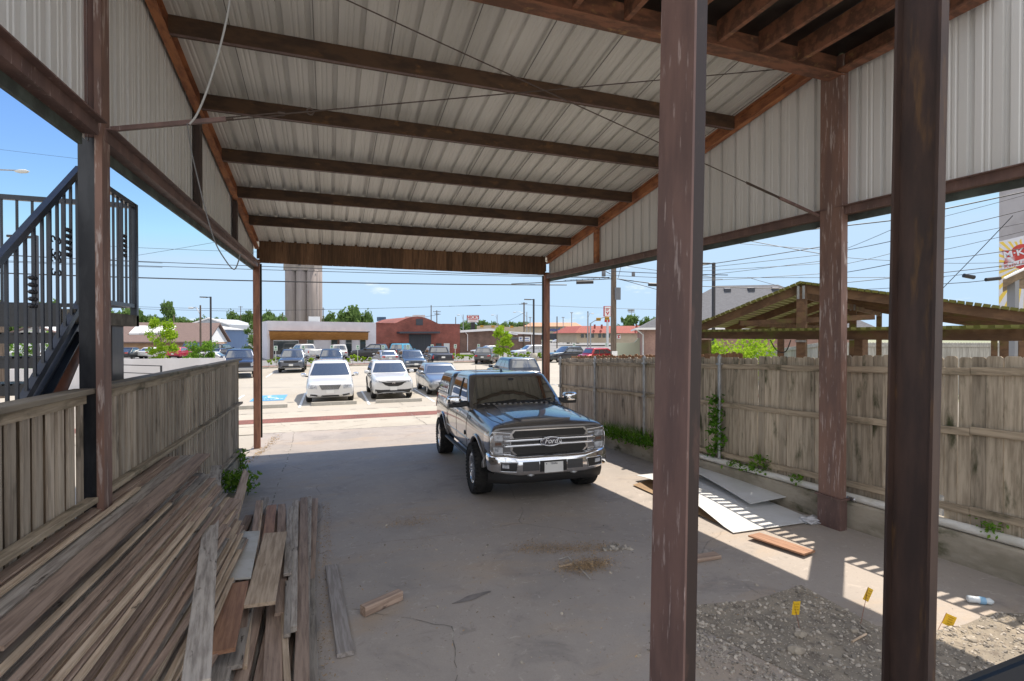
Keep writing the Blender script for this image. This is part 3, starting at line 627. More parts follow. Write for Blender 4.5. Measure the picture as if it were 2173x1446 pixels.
# -------- loose boards, from the photograph's corners
def pb(p0, z0, p1, z1, w, t, m, label, roll=0., **k):
    a, c = PZ(*p0, z0), PZ(*p1, z1); return board(a, c, w, t, m, label, roll, **k)
pb((247, 1338), .98, (497, 1058), 1.05, .15, .028, WOODB, 'brown board lying diagonally across the middle of the lumber, under the long grey plank', roll=R(16))
pb((416, 1446), 1.12, (459, 988), 1.02, .135, .035, WOOD, 'long grey plank laid lengthways over the other boards, left of the white panel', roll=R(4))
board(PZ(493, 1228, .74), PZ(520, 1128, .74), .30, .016, mat('panel_white', (.50, .48, .44), (.42, .39, .33), ns=3, rough=.5), 'white faced panel offcut lying on the lumber beside the long grey plank', roll=R(6), name='panel_offcut')
pb((551, 1280), .72, (585, 1130), .68, .235, .03, WOODP, 'short wide pale board lying topmost on the right lumber heap', roll=R(3))
pb((497, 1412), .62, (524, 1282), .58, .095, .03, WOOD, 'short grey board end poking out under the short wide pale board')
pb((578, 1470), .56, (582, 1284), .53, .125, .03, WOODB, 'grainy brown board running out of frame below the short wide pale board')
pb((612, 1480), .57, (598, 1238), .54, .045, .03, WOODP, 'narrow pale batten on edge beside the grainy brown board')
pb((588, 1284), .60, (638, 1056), .50, .095, .045, WOOD, 'long grey beam at the right of the heap, second from the bare floor', roll=R(2)) if 0 else None
board(PZ(640, 1480, .56), PZ(645, 1056, .44), .10, .10, WOODB, 'long squared brown beam along the right side of the lumber heap')
board(PZ(618, 1330, .58), PZ(627, 1062, .47), .085, .05, WOOD, 'grey board leaning beside the long squared beam, left of it')
board(PZ(596, 1300, .56), PZ(598, 1070, .46), .10, .04, WOODB, 'brown knotty board ending under the short wide pale board')
board(PZ(556, 1240, .60), PZ(577, 1072, .48), .12, .03, WOODR, 'reddish board ending far in the middle of the right heap')
board(PZ(505, 1400, .60), PZ(549, 1062, .58), .07, .07, WOODB, 'brown batten pair running along the left of the right heap')
board(PZ(520, 1410, .55), PZ(556, 1062, .55), .03, .09, WOODP, 'thin pale batten on edge between the white panel and the red board')
board(PZ(610, 1216, .60), PZ(616, 1075, .50), .07, .03, WOOD, 'short grey batten resting in the right heap near its far end')
board(PZ(609, 1345, .60), PZ(611, 1232, .56), .05, .03, WOOD, 'short narrow grey offcut between two beams of the right heap')
board(PZ(665, 1470, gz(3.8) + .06), PZ(656, 1064, gz(8.8) + .06), .075, .06, WOOD, 'long grey timber lying on the floor at the right edge of the lumber')
board(PZ(470, 1380, .74), PZ(505, 1236, .72), .17, .03, WOODR, 'reddish board under the white faced panel offcut')
board(PZ(454, 1460, .62), PZ(530, 1130, .55), .16, .03, WOOD, 'dull grey board low in the middle of the lumber')
# leaning battens with ends near the weeds
board(PZ(470, 1180, .80), PZ(524, 1000, .86), .11, .02, WOODB, 'thin brown board sticking up towards the weeds', roll=R(50))
board(PZ(466, 1230, .76), PZ(521, 1030, .78), .03, .05, WOODP, 'pale batten sticking up beside the weeds')
# battens low in the left middle
for i, (p0, p1, w, m, l) in enumerate([((300, 1446), (432, 1190), .07, WOODB, 'brown round-edged batten left of the long grey plank, outer one'), ((340, 1446), (440, 1190), .07, WOODB, 'brown round-edged batten left of the long grey plank, middle one'), ((372, 1446), (446, 1230), .05, WOODP, 'pale narrow batten left of the long grey plank, inner one'), ((405, 1440), (452, 1200), .16, WOODB, 'broad brown board tucked under the left edge of the long grey plank'), ((230, 1446), (330, 1330), .15, WOOD, 'dark grey board end low in the heap at the bottom of the picture')]):
    pb(p0, .78 - .02 * i, p1, .80 - .02 * i, w, .035, m, l, roll=R(12))
for i, (p0, p1, z) in enumerate([((262, 1310), (400, 1118), .98), ((240, 1322), (395, 1128), .93), ((272, 1300), (402, 1108), 1.02)]):
    pb(p0, z, p1, z + .06, .05, .022, WOODP, ['pale batten lying loose on the slope of the lumber stack, middle of three', 'pale batten lying loose on the slope of the lumber stack, lowest of three', 'pale batten lying loose on the slope of the lumber stack, topmost of three'][i], roll=R(25))
for k in range(16):   # dark boards filling the low heap
    x0 = -1.0 + (k % 8) * .115; z = gz(5) + .05 + (k // 8) * .09
    m = random.choice([0, 1]); board((x0 + random.uniform(-.04, .04), 2.9 + random.uniform(0, .4), z + .05), (x0 - .08 + random.uniform(-.05, .05), 8.3 + random.uniform(-.6, .5), z - .09), .10, .045, ML[m], ('grey', 'brown')[m] + ' board buried in the low lumber heap beside the open floor', group='boards in the low heap ' + ('grey', 'brown')[m])
# loose pieces on the floor
def onfloor(p, q, w, t, m, label):
    a, c = G(*p), G(*q); a.z += t + .006; c.z += t + .006; return board(a, c, w, t, m, label)
onfloor((733, 1396), (703, 1207), .125, .038, mat('wood_silver', (.34, .31, .29), (.24, .21, .19), sc=(1, 14, 14), ns=2.2, rough=.8), 'weathered grey plank lying alone on the floor right of the lumber')
onfloor((770, 1308), (850, 1272), .085, .085, WOODB, 'short brown timber block lying on the floor beside the grey plank')
onfloor((1655, 1150 - 8), (1715, 1178), .2, .02, WOODR, 'x') if 0 else None
a, c = PZ(1600, 1133, gz(5.2) + .06), PZ(1718, 1172, gz(4.45) + .05)
board(a, c, .24, .022, WOODR, 'reddish brown wide board lying in the sunlight beside the white sheets', roll=R(-3))
onfloor((1470, 1192), (1523, 1183), .12, .04, WOODB, 'short brown offcut poking out from behind the middle steel column')
# white sheets
def panel(name, corners, m, label, bend=None, n=14, th=.006, cat='panel'):
    A, B_, C_, D_ = [Vector(c) for c in corners]; v = []; f = []
    for i in range(n + 1):
        for j in range(n + 1):
            s, t = i / n, j / n; p = (A * (1 - s) + B_ * s) * (1 - t) + (D_ * (1 - s) + C_ * s) * t
            if bend: p.z += bend(s, t)
            v.append(p)
    f = [(i * (n + 1) + j, i * (n + 1) + j + 1, (i + 1) * (n + 1) + j + 1, (i + 1) * (n + 1) + j) for i in range(n) for j in range(n)]
    N_ = len(v); v2 = [p - Vector((0, 0, th)) for p in v]; rim = [i for i in range(n + 1)] + [i * (n + 1) + n for i in range(1, n + 1)] + [n * (n + 1) + j for j in range(n - 1, -1, -1)] + [i * (n + 1) for i in range(n - 1, 0, -1)]
    f2 = [tuple(q + N_ for q in t[::-1]) for t in f]; f3 = [(rim[k], rim[(k + 1) % len(rim)], rim[(k + 1) % len(rim)] + N_, rim[k] + N_) for k in range(len(rim))]
    b = MB(); b.add(v + v2, f + f2, 0, True); b.add(v + v2, f3, 0); o = b.build(name, m); return tag(o, label, cat)
SHW = mat('sheet_white', (.70, .71, .72), (.64, .645, .64), ns=2, rough=.45)
g = .03
panel('white_sheet', [G(1350, 1020) + Vector((0, 0, .10)), G(1556, 1134) + Vector((0, 0, .02)), G(1733, 1110) + Vector((0, 0, .03)), G(1470, 1003) + Vector((0, 0, .06))], SHW, 'large thin white sheet lying bowed on the floor under another sheet', bend=lambda s, t: .13 * math.sin(math.pi * min(1, s * 1.05)) * (1 - t) ** 1.2)
panel('white_sheet', [G(1440, 1010) + Vector((0, 0, .22)), G(1592, 1088) + Vector((0, 0, .13)), G(1700, 1072) + Vector((0, 0, .17)), G(1500, 995) + Vector((0, 0, .16))], SHW, 'large thin white sheet lying on top of the other sheet beside the curb', bend=lambda s, t: .03 * math.sin(math.pi * s))
panel('cardboard_sheet', [G(1343, 1032) + Vector((0, 0, .025)), G(1520, 1112) + Vector((0, 0, .025)), G(1560, 1085) + Vector((0, 0, .03)), G(1380, 1020) + Vector((0, 0, .03))], mat('cardboard', (.33, .22, .12), (.27, .17, .09), ns=3), 'brown cardboard lying under the bowed white sheet', cat='cardboard')
# crumpled wrap, can, bottle
b = MB(); p = G(1722, 1108); b.blob((p.x, p.y, p.z + .03), .13, squash=(1.2, 1, .35), sub=3, jag=.28, seed=4); tag(b.build('plastic_wrap', mat('wrap', (.6, .6, .62), rough=.2)), 'crumpled clear plastic wrap beside the right column base', 'plastic wrap')
can = empty('drink_can', PX(1806, 1054, 6.53), 'silver aluminium drink can lying on the curb behind the right column', 'can')
p = Vector((6.54, PX(1806, 1054, 6.53).y, 0)); p.z = gz(p.y) + .345 + .034; can.location = p
b = MB(); b.lathe([(.0, -.06), (.026, -.06), (.033, -.052), (.033, .045), (.027, .058), (.024, .06), (.0, .058)], p, axis='Y', n=16); b.build('can_body', ALU, can); b = MB(); b.box((p.x - .008, p.y + .059, p.z - .012), (p.x + .008, p.y + .063, p.z + .012)); b.build('pull_tab', CHROME, can)
p = G(2080, 1282); bo = empty('plastic_bottle', p, 'crushed clear plastic water bottle lying on the sunlit slab', 'bottle')
b = MB(); d = Vector((.8, -.6, 0)); b.tube([p + d * t + Vector((0, 0, .035)) for t in (-.1, -.095, -.03, 0, .03, .07, .09, .1)], [.02, .032, .028, .033, .025, .032, .02, .012], 12); b.build('bottle_body', mat('bottle_plastic', (.62, .68, .72), rough=.12), bo)
b = MB(); b.tube([p + d * -.01 + Vector((0, 0, .035)), p + d * .035 + Vector((0, 0, .033))], .0335, 12); b.build('label_band', mat('label_blue', (.25, .45, .65)), bo)
# ================================================================ GRAVEL, CHIPS, RUBBLE
DIRT = mat('dirt', (.31, .265, .205), (.23, .20, .16), ns=3, c3=(.15, .125, .10), ns3=9, lo3=.5, hi3=.7, bump=.6, rough=.95)
pit = [G(1700, 1243), G(1600, 1275), G(1480, 1285), G(1478, 1330), G(1700, 1440), (4.0, 1.6, 0), (6.4, 1.4, 0), (6.42, 2.5, 0), G(2105, 1302), G(2050, 1326), G(1965, 1345), G(1860, 1330)]
b = MB(); b.poly([(p[0], p[1], gz(p[1]) + .006) for p in pit]); tag(b.build('dirt_patch', DIRT), kind='structure')
STONE = mat('gravel_stone', (.36, .32, .27), isl=.5, rough=.95)
def inpoly(x, y, P):
    r = False; j = len(P) - 1
    for i in range(len(P)):
        if (P[i][1] > y) != (P[j][1] > y) and x < (P[j][0] - P[i][0]) * (y - P[i][1]) / (P[j][1] - P[i][1]) + P[i][0]: r = not r
        j = i
    return r
rn = random.Random(8); b = MB(); cnt = 0
proto = []
for s in range(6):
    bm = bmesh.new(); bmesh.ops.create_icosphere(bm, subdivisions=1, radius=1); q = random.Random(s)
    proto.append(([v.co * (1 + q.uniform(-.3, .25)) for v in bm.verts], [[v.index for v in f.verts] for f in bm.faces])); bm.free()
def stone(b, x, y, z, r):
    V, Fc = proto[rn.randrange(6)]; M = Euler((rn.uniform(-.5, .5), rn.uniform(-.5, .5), rn.uniform(0, 6.3))).to_matrix(); sx, sy, sz = rn.uniform(.7, 1.4), rn.uniform(.7, 1.2), rn.uniform(.4, .8)
    b.add([Vector((x, y, z)) + M @ Vector((v.x * sx * r, v.y * sy * r, v.z * sz * r)) for v in V], Fc)
while cnt < 8000:
    x, y = rn.uniform(2.9, 6.42), rn.uniform(1.5, 4.0)
    if not inpoly(x, y, pit): continue
    r = .004 + .018 * rn.random() ** 6; stone(b, x, y, gz(y) + .006 + r * .2, r); cnt += 1
tag(b.build('gravel', STONE, fix=False), kind='stuff')
b = MB()
for k in range(2700):     # stray stones round the pit and over the floor
    if k < 2300:
        t = rn.random(); A_, B_, C_ = G(1480, 1283), G(1478, 1335), G(1720, 1450); q = A_.lerp(B_, t * 2.5) if t < .4 else B_.lerp(C_, (t - .4) / .6); dd_ = abs(rn.gauss(0, .28)); x, y = q.x - dd_ * .8 + rn.gauss(0, .08), q.y - dd_ * .35 + rn.gauss(0, .12)
    else: x, y = rn.uniform(.2, 5.4), rn.uniform(3, 7.5)
    if x > 6.3 or y < 1: continue
    r = .004 + .014 * rn.random() ** 5; stone(b, x, y, gz(y) + .001 + r * .25, r)
tag(b.build('stray_gravel', STONE, fix=False), kind='stuff')
for px, py, r, l in ((1690, 1385, .055, 'flat pale rubble stone lying alone on the dusty floor beside the gravel'), (1813, 1342, .03, 'rounded stone standing in the gravel behind the upright flag'), (2062, 1361, .035, 'pale flat stone on the sunlit gravel near the tilted flag'), (1700, 1352, .045, 'pale broken stone at the left edge of the gravel below the first flag')):
    p = G(px, py); b = MB(); b.blob((0, 0, r * .35), r, squash=(1.2, 1, .55), sub=2, jag=.16, seed=px); o = b.build('stone', mat('stone_pale', (.38, .33, .26), (.28, .24, .19), ns=8, ns3=20, bump=.3)); o.location = p; tag(o, l, 'stone')
CHIP = mat('chips', (.36, .25, .14), isl=.5, rough=.95)
b = MB()
def chip(x, y, s, hh=.01):
    a = rn.uniform(0, 6.3); M = Euler((rn.uniform(-.6, .6), rn.uniform(-.6, .6), a)).to_matrix(); p = Vector((x, y, gz(y) + .004 + rn.random() * hh))
    b.add([p + M @ Vector(q) for q in ((-s, -s * .3, 0), (s, -s * .2, 0), (s * .8, s * .3, .002), (-s * .7, s * .35, .001))], [(0, 1, 2, 3)])
c1, c2 = G(1235, 1205), G(1290, 1165); c3 = G(1100, 1165); c4 = G(880, 1108)
for k in range(8500):
    u = rn.random()
    if u < .36: x, y = c1.x + rn.gauss(.06, .16), c1.y + rn.gauss(0, .09)
    elif u < .62: t = rn.random(); x, y = c3.x + (c2.x - c3.x) * t + rn.gauss(0, .1), c3.y + (c2.y - c3.y) * t + rn.gauss(0, .10)
    elif u < .70: x, y = c4.x + rn.gauss(0, .25), c4.y + rn.gauss(0, .12)
    elif u < .86: y = rn.uniform(3.6, 8.8); x = -.05 + rn.gauss(0, .05)
    else: x, y = rn.uniform(.1, 4.4), rn.uniform(3.2, 8.)
    chip(x, y, .004 + .010 * rn.random() ** 3, .045 if u < .36 else .018 if u < .62 else .008)
tag(b.build('wood_chips', CHIP, fix=False), kind='stuff')
b = MB()
for k in range(60): p = c2.lerp(G(1325, 1163), rn.random()); stone(b, p.x + rn.gauss(0, .05), p.y + rn.gauss(0, .05), gz(p.y) + .01, .01 + .03 * rn.random() ** 2)
tag(b.build('mortar_rubble', mat('mortar', (.33, .30, .26), isl=.35, rough=.95)), kind='stuff')
def stick(pts, r, m, name, label):
    b = MB(); b.tube([G(*p) + Vector((0, 0, .015 + .01 * (i % 2))) for i, p in enumerate(pts)], r, 6); tag(b.build(name, m), label, name.replace('_', ' '))
stick([(1186, 1190), (1205, 1186), (1222, 1200), (1252, 1233)], .006, mat('twine', (.45, .42, .38)), 'twig', 'pale forked twig lying across the pile of wood chips')
stick([(1186, 1206), (1214, 1202)], .012, WOODP, 'wood_splinter', 'short pale wood splinter at the left end of the chip pile')
stick([(1808, 1366), (1838, 1352)], .009, WOODP, 'wood_splinter', 'pale wood splinter lying across the grey gravel')
# marking flags
YEL = mat('flag_yellow', (.80, .50, .02), (.74, .45, .015), ns=6, rough=.5); INK = mat('flag_ink', (.30, .19, .02))
def flag(top, foot, w, h, ang, tilt, label):
    f = G(*foot); o = empty('marking_flag', f, label, 'flag', group='yellow marking flags'); t = PY(top[0], top[1], f.y + .02)
    b = MB(); b.tube([f, f.lerp(t, .6) + Vector((.004, 0, 0)), t], .0022, 6); b.build('flag_wire', mat('wire_red', (.25, .09, .05)), o)
    X = Vector((math.cos(ang), math.sin(ang), -tilt)).normalized(); Z = Vector((0, 0, 1)) - X * X.z; Z.normalize(); nrm = X.cross(Z)
    b = MB(); n = 6; v = []
    for i in range(n + 1):
        for j in (0, 1): v.append(t + X * w * i / n - Z * h * j + nrm * .004 * math.sin(i / n * 5))
    b.add(v, [(2 * i, 2 * i + 1, 2 * i + 3, 2 * i + 2) for i in range(n)], 0, True); fl = b.build('flag_sheet', YEL, o)
    for s_ in (-1, 1):
        b = MB()
        for k, (ww, txt) in enumerate(((.7, 'CAUTION'), (.6, 'BURIED'), (.62, 'GAS LINE'), (.5, 'CALL'))):
            c = t + X * w * .5 - Z * h * (.2 + .2 * k) + nrm * (.0035 * s_ + .004 * math.sin(2.5) * .5); M = frame(c, X * (s_ if s_ > 0 else -1), Z); q = text_mb(txt, min(h * .13, w * .14), M, ext=.0003); b.add(q.v, q.f)
        b.build('flag_lettering', INK, fl)
flag((1683, 1276), (1697, 1338), .075, .115, R(-10), .12, 'yellow lettered marking flag standing in shaded gravel, left of the upright one')
flag((1842, 1246), (1826, 1325), .07, .115, R(-8), .55, 'yellow lettered marking flag standing upright beside the outer steel post')
flag((2012, 1300), (2040, 1330), .075, .075, R(-28), -.35, 'yellow lettered marking flag tilted low over the sunlit gravel') if 0 else flag((2008, 1301), (1990, 1338), .105, .095, R(-20), .45, 'yellow lettered marking flag tilted low over the sunlit gravel')
b = MB(); c = G(1003, 1268); n = 20; b.poly([(c.x + .20 * math.cos(k * .314) + .03 * math.sin(k), c.y + .045 * math.sin(k * .314) + .25 * .2 * math.cos(k * .314), gz(c.y + .045 * math.sin(k * .314) + .05 * math.cos(k * .314)) + .003) for k in range(n)]); tag(b.build('oil_stain', mat('oil', (.16, .14, .125), (.24, .21, .19), ns=9, lo=.3, hi=.7, rough=.6)), kind='structure')
# dry leaves at the left slab edge
b = MB(); LEAFD = mat('dry_leaf', (.34, .22, .09), isl=.4)
for k in range(260):
    t = rn.random(); p = G(522, 985).lerp(G(590, 925), t); chip(p.x + rn.gauss(0, .06), p.y + rn.gauss(0, .1), .012 + .02 * rn.random())
tag(b.build('dry_leaves', LEAFD, fix=False), kind='stuff')
# ================================================================ VEHICLES
GLASS = mat('car_glass', (.05, .056, .058), rough=.03, spec=1., coat=1.)
GLASS.node_tree.nodes['Principled BSDF'].inputs['IOR'].default_value = 1.9
TRIM = mat('black_trim', (.02, .02, .021), rough=.55)
LENS = mat('lamp_lens', (.55, .57, .60), (.25, .26, .28), ns=14, rough=.06, coat=1.)
REDL = mat('tail_lens', (.42, .012, .012), rough=.12, coat=1.)
GRILL = mat('grille_dark', (.018, .018, .019), rough=.4)
ARCHM = mat('arch_dark', (.01, .01, .01), rough=.9)
PLATE = mat('plate_white', (.72, .72, .70), rough=.4)
SILVT = mat('skid_silver', (.42, .43, .44), rough=.35, metal=.5)
def paint(name, c, metal=.4, rough=.32): return mat('paint_' + name, c, rough=rough, metal=metal, coat=1.)
def wheel(root, x, y, sd, Rr, w, rim, mrim=None, spokes=6, tread=False):
    b = MB(); h = w / 2; c = (x, y, Rr)
    b.lathe([(rim, -h * .75), (rim * 1.06, -h * .93), (Rr * .86, -h), (Rr * .95, -h * .9), (Rr, -h * .68), (Rr, h * .68), (Rr * .95, h * .9), (Rr * .86, h), (rim * 1.06, h * .93), (rim, h * .75), (rim * .97, h * .1 * sd), (0.02, h * .05 * sd)], c, 'Y', 36)
    if tread:
        for k in range(40):
            a = 2 * math.pi * k / 40; a2 = a + math.pi / 40
            for q, (u0, u1) in enumerate(((-.98, -.62), (-.5, -.08), (.08, .5), (.62, .98))):
                aa = a if q % 2 else a2; ca, sa = math.cos(aa), math.sin(aa); rad = Vector((ca, 0, sa)); tan = Vector((-sa, 0, ca)); r0 = Rr * (.985 if abs(u0) < .6 else .955); p = Vector(c) + rad * r0
                p0 = p + Vector((0, u0 * h, 0)); p1 = p + Vector((0, u1 * h, 0)); b.bar(p0, p1, .042, .022 if abs(u0) < .6 else .035, up=rad)
            for u in (-1, 1):
                aa = a2; rad = Vector((math.cos(aa), 0, math.sin(aa))); b.bar(Vector(c) + rad * Rr * .90 + Vector((0, u * h * .99, 0)), Vector(c) + rad * Rr * .975 + Vector((0, u * h * .93, 0)), .03, .02, up=(0, 1, 0))
    wh = b.build('wheel', RUBBER, root)
    b = MB(); o = y + sd * h * .62
    b.lathe([(rim * 1.02, sd * h * .80), (rim * .95, sd * h * .84), (rim * .90, sd * h * .62), (rim * .88, sd * h * .1)], c, 'Y', 32)
    b.lathe([(rim * .24, sd * h * .45), (rim * .22, sd * h * .62), (.0, sd * h * .66)], c, 'Y', 16)
    for k in range(spokes):
        a = 2 * math.pi * k / spokes + .3; rad = Vector((math.cos(a), 0, math.sin(a))); tn = Vector((-math.sin(a), 0, math.cos(a)))
        for s_ in (-1, 1):
            b.bar(Vector((x, o, Rr)) + rad * rim * .15 + tn * s_ * rim * .05, Vector((x, o + sd * h * .12, Rr)) + rad * rim * .93 + tn * s_ * rim * .13, rim * .13, .03, up=(0, 1, 0))
    b.build('rim', mrim or ALU, wh); b = MB(); b.lathe([(rim * .9, sd * h * .12), (0, sd * h * .10)], c, 'Y', 24); b.build('brake_disc', TRIM, wh)
    return wh
class Shell:
    def __init__(s, root, bvh): s.root = root; s.bvh = bvh
    def hit(s, o, d):
        h = s.bvh.ray_cast(Vector(o), Vector(d)); return h[0]
    def patch(s, poly, view, off=.008, th=.02, res=.09, ang=0.):
        bm = bmesh.new(); vs = [bm.verts.new((p[0], p[1], 0)) for p in poly]; bm.faces.new(vs); bmesh.ops.triangulate(bm, faces=bm.faces)
        for _ in range(4):
            ed = [e for e in bm.edges if e.calc_length() > res]
            if not ed: break
            bmesh.ops.subdivide_edges(bm, edges=ed, cuts=1); bmesh.ops.triangulate(bm, faces=bm.faces)
        if view == 'front': fr = lambda a, c: Vector((6, a, c)); d = Vector((-1, 0, 0))
        elif view == 'rear': fr = lambda a, c: Vector((-6, a, c)); d = Vector((1, 0, 0))
        elif view == 'left': fr = lambda a, c: Vector((a, 4, c)); d = Vector((0, -1, 0))
        elif view == 'right': fr = lambda a, c: Vector((a, -4, c)); d = Vector((0, 1, 0))
        elif view == 'top': fr = lambda a, c: Vector((a, c, 5)); d = Vector((0, 0, -1))
        pos = {}; miss = []
        for v in bm.verts:
            o = fr(v.co.x, v.co.y); h = s.hit(o, d)
            if h is None: miss.append(v)
            else: pos[v] = h
        for v in miss:
            o = fr(v.co.x, v.co.y)
            if pos:
                q = min(pos, key=lambda k: (k.co - v.co).length); k = (pos[q] - fr(q.co.x, q.co.y)).dot(d)
                pos_v = o + d * k
            else: pos_v = o + d * 3
            v.tag = True; bm_p = pos_v; miss_pos[v] = bm_p if False else bm_p
        mp = {v: (pos[v] if v in pos else miss_pos[v]) for v in bm.verts}; miss_pos.clear()
        b = MB(); bm.verts.index_update(); V = [mp[v] - d * off for v in bm.verts]; n = len(V)
        fs = [[v.index for v in f.verts] for f in bm.faces]; b.add(V, fs, 0, True)
        rim = [e for e in bm.edges if len(e.link_faces) == 1]; W = [p + d * th for p in V]
        b.add(V + W, [(e.verts[0].index, e.verts[1].index, e.verts[1].index + n, e.verts[0].index + n) for e in rim], 0)
        bm.free(); return b
    def part(s, name, polys, view, m, off=.008, th=.02, res=.09, mirror=False, parent=None, one=False):
        """each polygon its own part unless one=True"""
        out = []; acc = MB()
        for P in (polys if isinstance(polys[0][0], (tuple, list)) else [polys]):
            for sg in ((1, -1) if mirror else (1,)):
                vw = view
                if view in ('front', 'rear', 'top') and sg < 0: Q = [(-p[0], p[1]) for p in P] if view != 'top' else [(p[0], -p[1]) for p in P]
                else: Q = P
                if view == 'left' and sg < 0: vw = 'right'
                b = s.patch(Q, vw, off, th, res)
                if one: acc.add(b.v, b.f, 0); acc.sm[-len(b.f):] = b.sm
                else: out.append(b.build(name, m, parent or s.root))
        if one: out.append(acc.build(name, m, parent or s.root))
        return out
    def line(s, pts, view, r, name, m):
        b = MB(); s.linemb(b, pts, view, r); return b.build(name, m, s.root)
    def linemb(s, b, pts, view, r, off=0.):
        dm = {'front': ((6, 0, 0), (-1, 0, 0)), 'left': ((0, 4, 0), (0, -1, 0)), 'right': ((0, -4, 0), (0, 1, 0)), 'rear': ((-6, 0, 0), (1, 0, 0)), 'top': ((0, 0, 5), (0, 0, -1))}[view]; out = []
        for p, q in zip(pts, pts[1:]):
            for k in range(6):
                t = k / 6; a, c = p[0] + (q[0] - p[0]) * t, p[1] + (q[1] - p[1]) * t
                o = {'front': (6, a, c), 'rear': (-6, a, c), 'left': (a, 4, c), 'right': (a, -4, c), 'top': (a, c, 5)}[view]; h = s.hit(o, dm[1])
                if h: out.append(h - Vector(dm[1]) * off)
        a, c = pts[-1]; h = s.hit({'front': (6, a, c), 'rear': (-6, a, c), 'left': (a, 4, c), 'right': (a, -4, c), 'top': (a, c, 5)}[view], dm[1])
        if h: out.append(h - Vector(dm[1]) * off)
        if len(out) > 1: b.tube(out, r, 5)
miss_pos = {}
def apply_mods(ob):
    dg = bpy.context.evaluated_depsgraph_get(); me = bpy.data.meshes.new_from_object(ob.evaluated_get(dg)); ob.modifiers.clear(); old = ob.data; ob.data = me; return ob
def lower_body(st, root, m, wheels, Rr, cutw, dark):
    """st: stations (x, zb, zt, w_low, w_mid, w_top, crown) front to back"""
    b = MB(); n = None; V = []
    for x, z0, z1, wl, wm, wt, cr in st:
        h = z1 - z0
        half = [(0, z0), (wl * .55, z0), (wl * .93, z0 + .005), (wl, z0 + .06), (wm, z0 + h * .45), (wm, z0 + h * .70), (wt, z1 - h * .10), (wt - .05, z1 - .008), (wt - .16, z1 + cr * .35), (wt * .45, z1 + cr * .85), (0, z1 + cr)]
        ring = [(y, z) for y, z in half] + [(-y, z) for y, z in half[-2:0:-1]]; n = len(ring); V += [(x, y, z) for y, z in ring]
    N_ = len(st)
    fs = [(i * n + k, i * n + (k + 1) % n, (i + 1) * n + (k + 1) % n, (i + 1) * n + k) for i in range(N_ - 1) for k in range(n)]
    def cap(o, rev):
        q = []
        h = n // 2   # ring symmetric: pair k and n-k
        for k in range(0, h):
            a, c_, d_, e_ = o + k, o + k + 1, o + (n - k - 1) % n, o + (n - k) % n
            f = [a, c_, d_, e_]; f = list(dict.fromkeys(f)); q.append(f[::-1] if rev else f)
        return [f for f in q if len(f) > 2]
    fs += cap(0, False) + cap((N_ - 1) * n, True)
    b.add(V, fs, 0, True); ob = b.build('body', [m, dark], root)
    md = ob.modifiers.new('s', 'SUBSURF'); md.levels = 2; apply_mods(ob)
    c = MB()
    for x, y in wheels:
        s_ = 1 if y > 0 else -1; w0 = abs(y) - cutw
        c.lathe([(0, w0 * s_), (Rr, w0 * s_), (Rr, (abs(y) + .5) * s_), (0, (abs(y) + .5) * s_)], (x, 0, Rr / 1.13), 'Y', 40, 1, False)
    cut = c.build('cutter', [dark, dark]);
    bm = bmesh.new(); bm.from_mesh(cut.data); bmesh.ops.remove_doubles(bm, verts=bm.verts, dist=1e-5); bmesh.ops.recalc_face_normals(bm, faces=bm.faces); bm.to_mesh(cut.data); bm.free()
    md = ob.modifiers.new('b', 'BOOLEAN'); md.object = cut; md.operation = 'DIFFERENCE'; md.solver = 'EXACT'
    apply_mods(ob); bpy.data.objects.remove(cut)
    for p in ob.data.polygons: p.use_smooth = p.material_index == 0
    return ob
def greenhouse(lv, root, m, name='cabin', bow=.10, rearbow=.04):
    """lv: levels (z, x_front, x_rear, half width, corner radius)"""
    b = MB(); V = []; n = 0
    for z, xf, xr, hw, rd in lv:
        ring = []
        for cx, cy, a0 in ((xf - rd, hw - rd, 90), (xf - rd, -hw + rd, 0), (xr + rd, -hw + rd, -90), (xr + rd, hw - rd, -180)):
            for k in range(6): a = R(a0 - 18 * k); ring.append((cx + rd * math.cos(a), cy + rd * math.sin(a)))
            if cy < 0 and a0 == 0:   # right side straight
                for k in range(1, 8): t = k / 8; ring.append((xf - rd + (xr + rd - xf + rd) * t, -hw))
            if a0 == 90:
                for k in range(1, 8): t = k / 8; ring.append((xf, (hw - rd) * (1 - 2 * t)))
            if a0 == -90:
                for k in range(1, 6): t = k / 6; ring.append((xr, (-hw + rd) * (1 - 2 * t)))
            if a0 == -180:
                for k in range(1, 8): t = k / 8; ring.append((xr + rd + (xf - rd - xr - rd) * t, hw))
        n = len(ring)
        mid = (xf + xr) / 2
        for x, y in ring:
            q = (y / hw) ** 2; x -= (bow * q if x > mid else -rearbow * q); V.append((x, y, z))
    N_ = len(lv); fs = [(i * n + k, i * n + (k + 1) % n, (i + 1) * n + (k + 1) % n, (i + 1) * n + k) for i in range(N_ - 1) for k in range(n)] + [tuple(range((N_ - 1) * n, N_ * n)), tuple(range(n))[::-1]]
    b.add(V, fs, 0, True); return b.build(name, m, root)
def lvls(zb_, zr, xf0, xr0, hw0, xf1, xr1, hw1, rd=.10):
    out = []
    for t in (-.12, 0, .25, .5, .75, .9):
        k = t + .0; c = 4 * max(0, t) * (1 - max(0, t)) * .02
        out.append((zb_ + (zr - .07 - zb_) * t / .9, xf0 + (xf1 - xf0) * k, xr0 + (xr1 - xr0) * k, hw0 + (hw1 - hw0) * k + c, rd))
    z, a, e, h, _ = out[-1]
    out += [(zr - .045, a - .06, e + .03, h - .025, rd), (zr - .02, a - .15, e + .10, h - .075, rd), (zr - .004, a - .34, e + .26, h - .22, rd), (zr, a - .6, e + .5, h - .42, rd)]
    return out
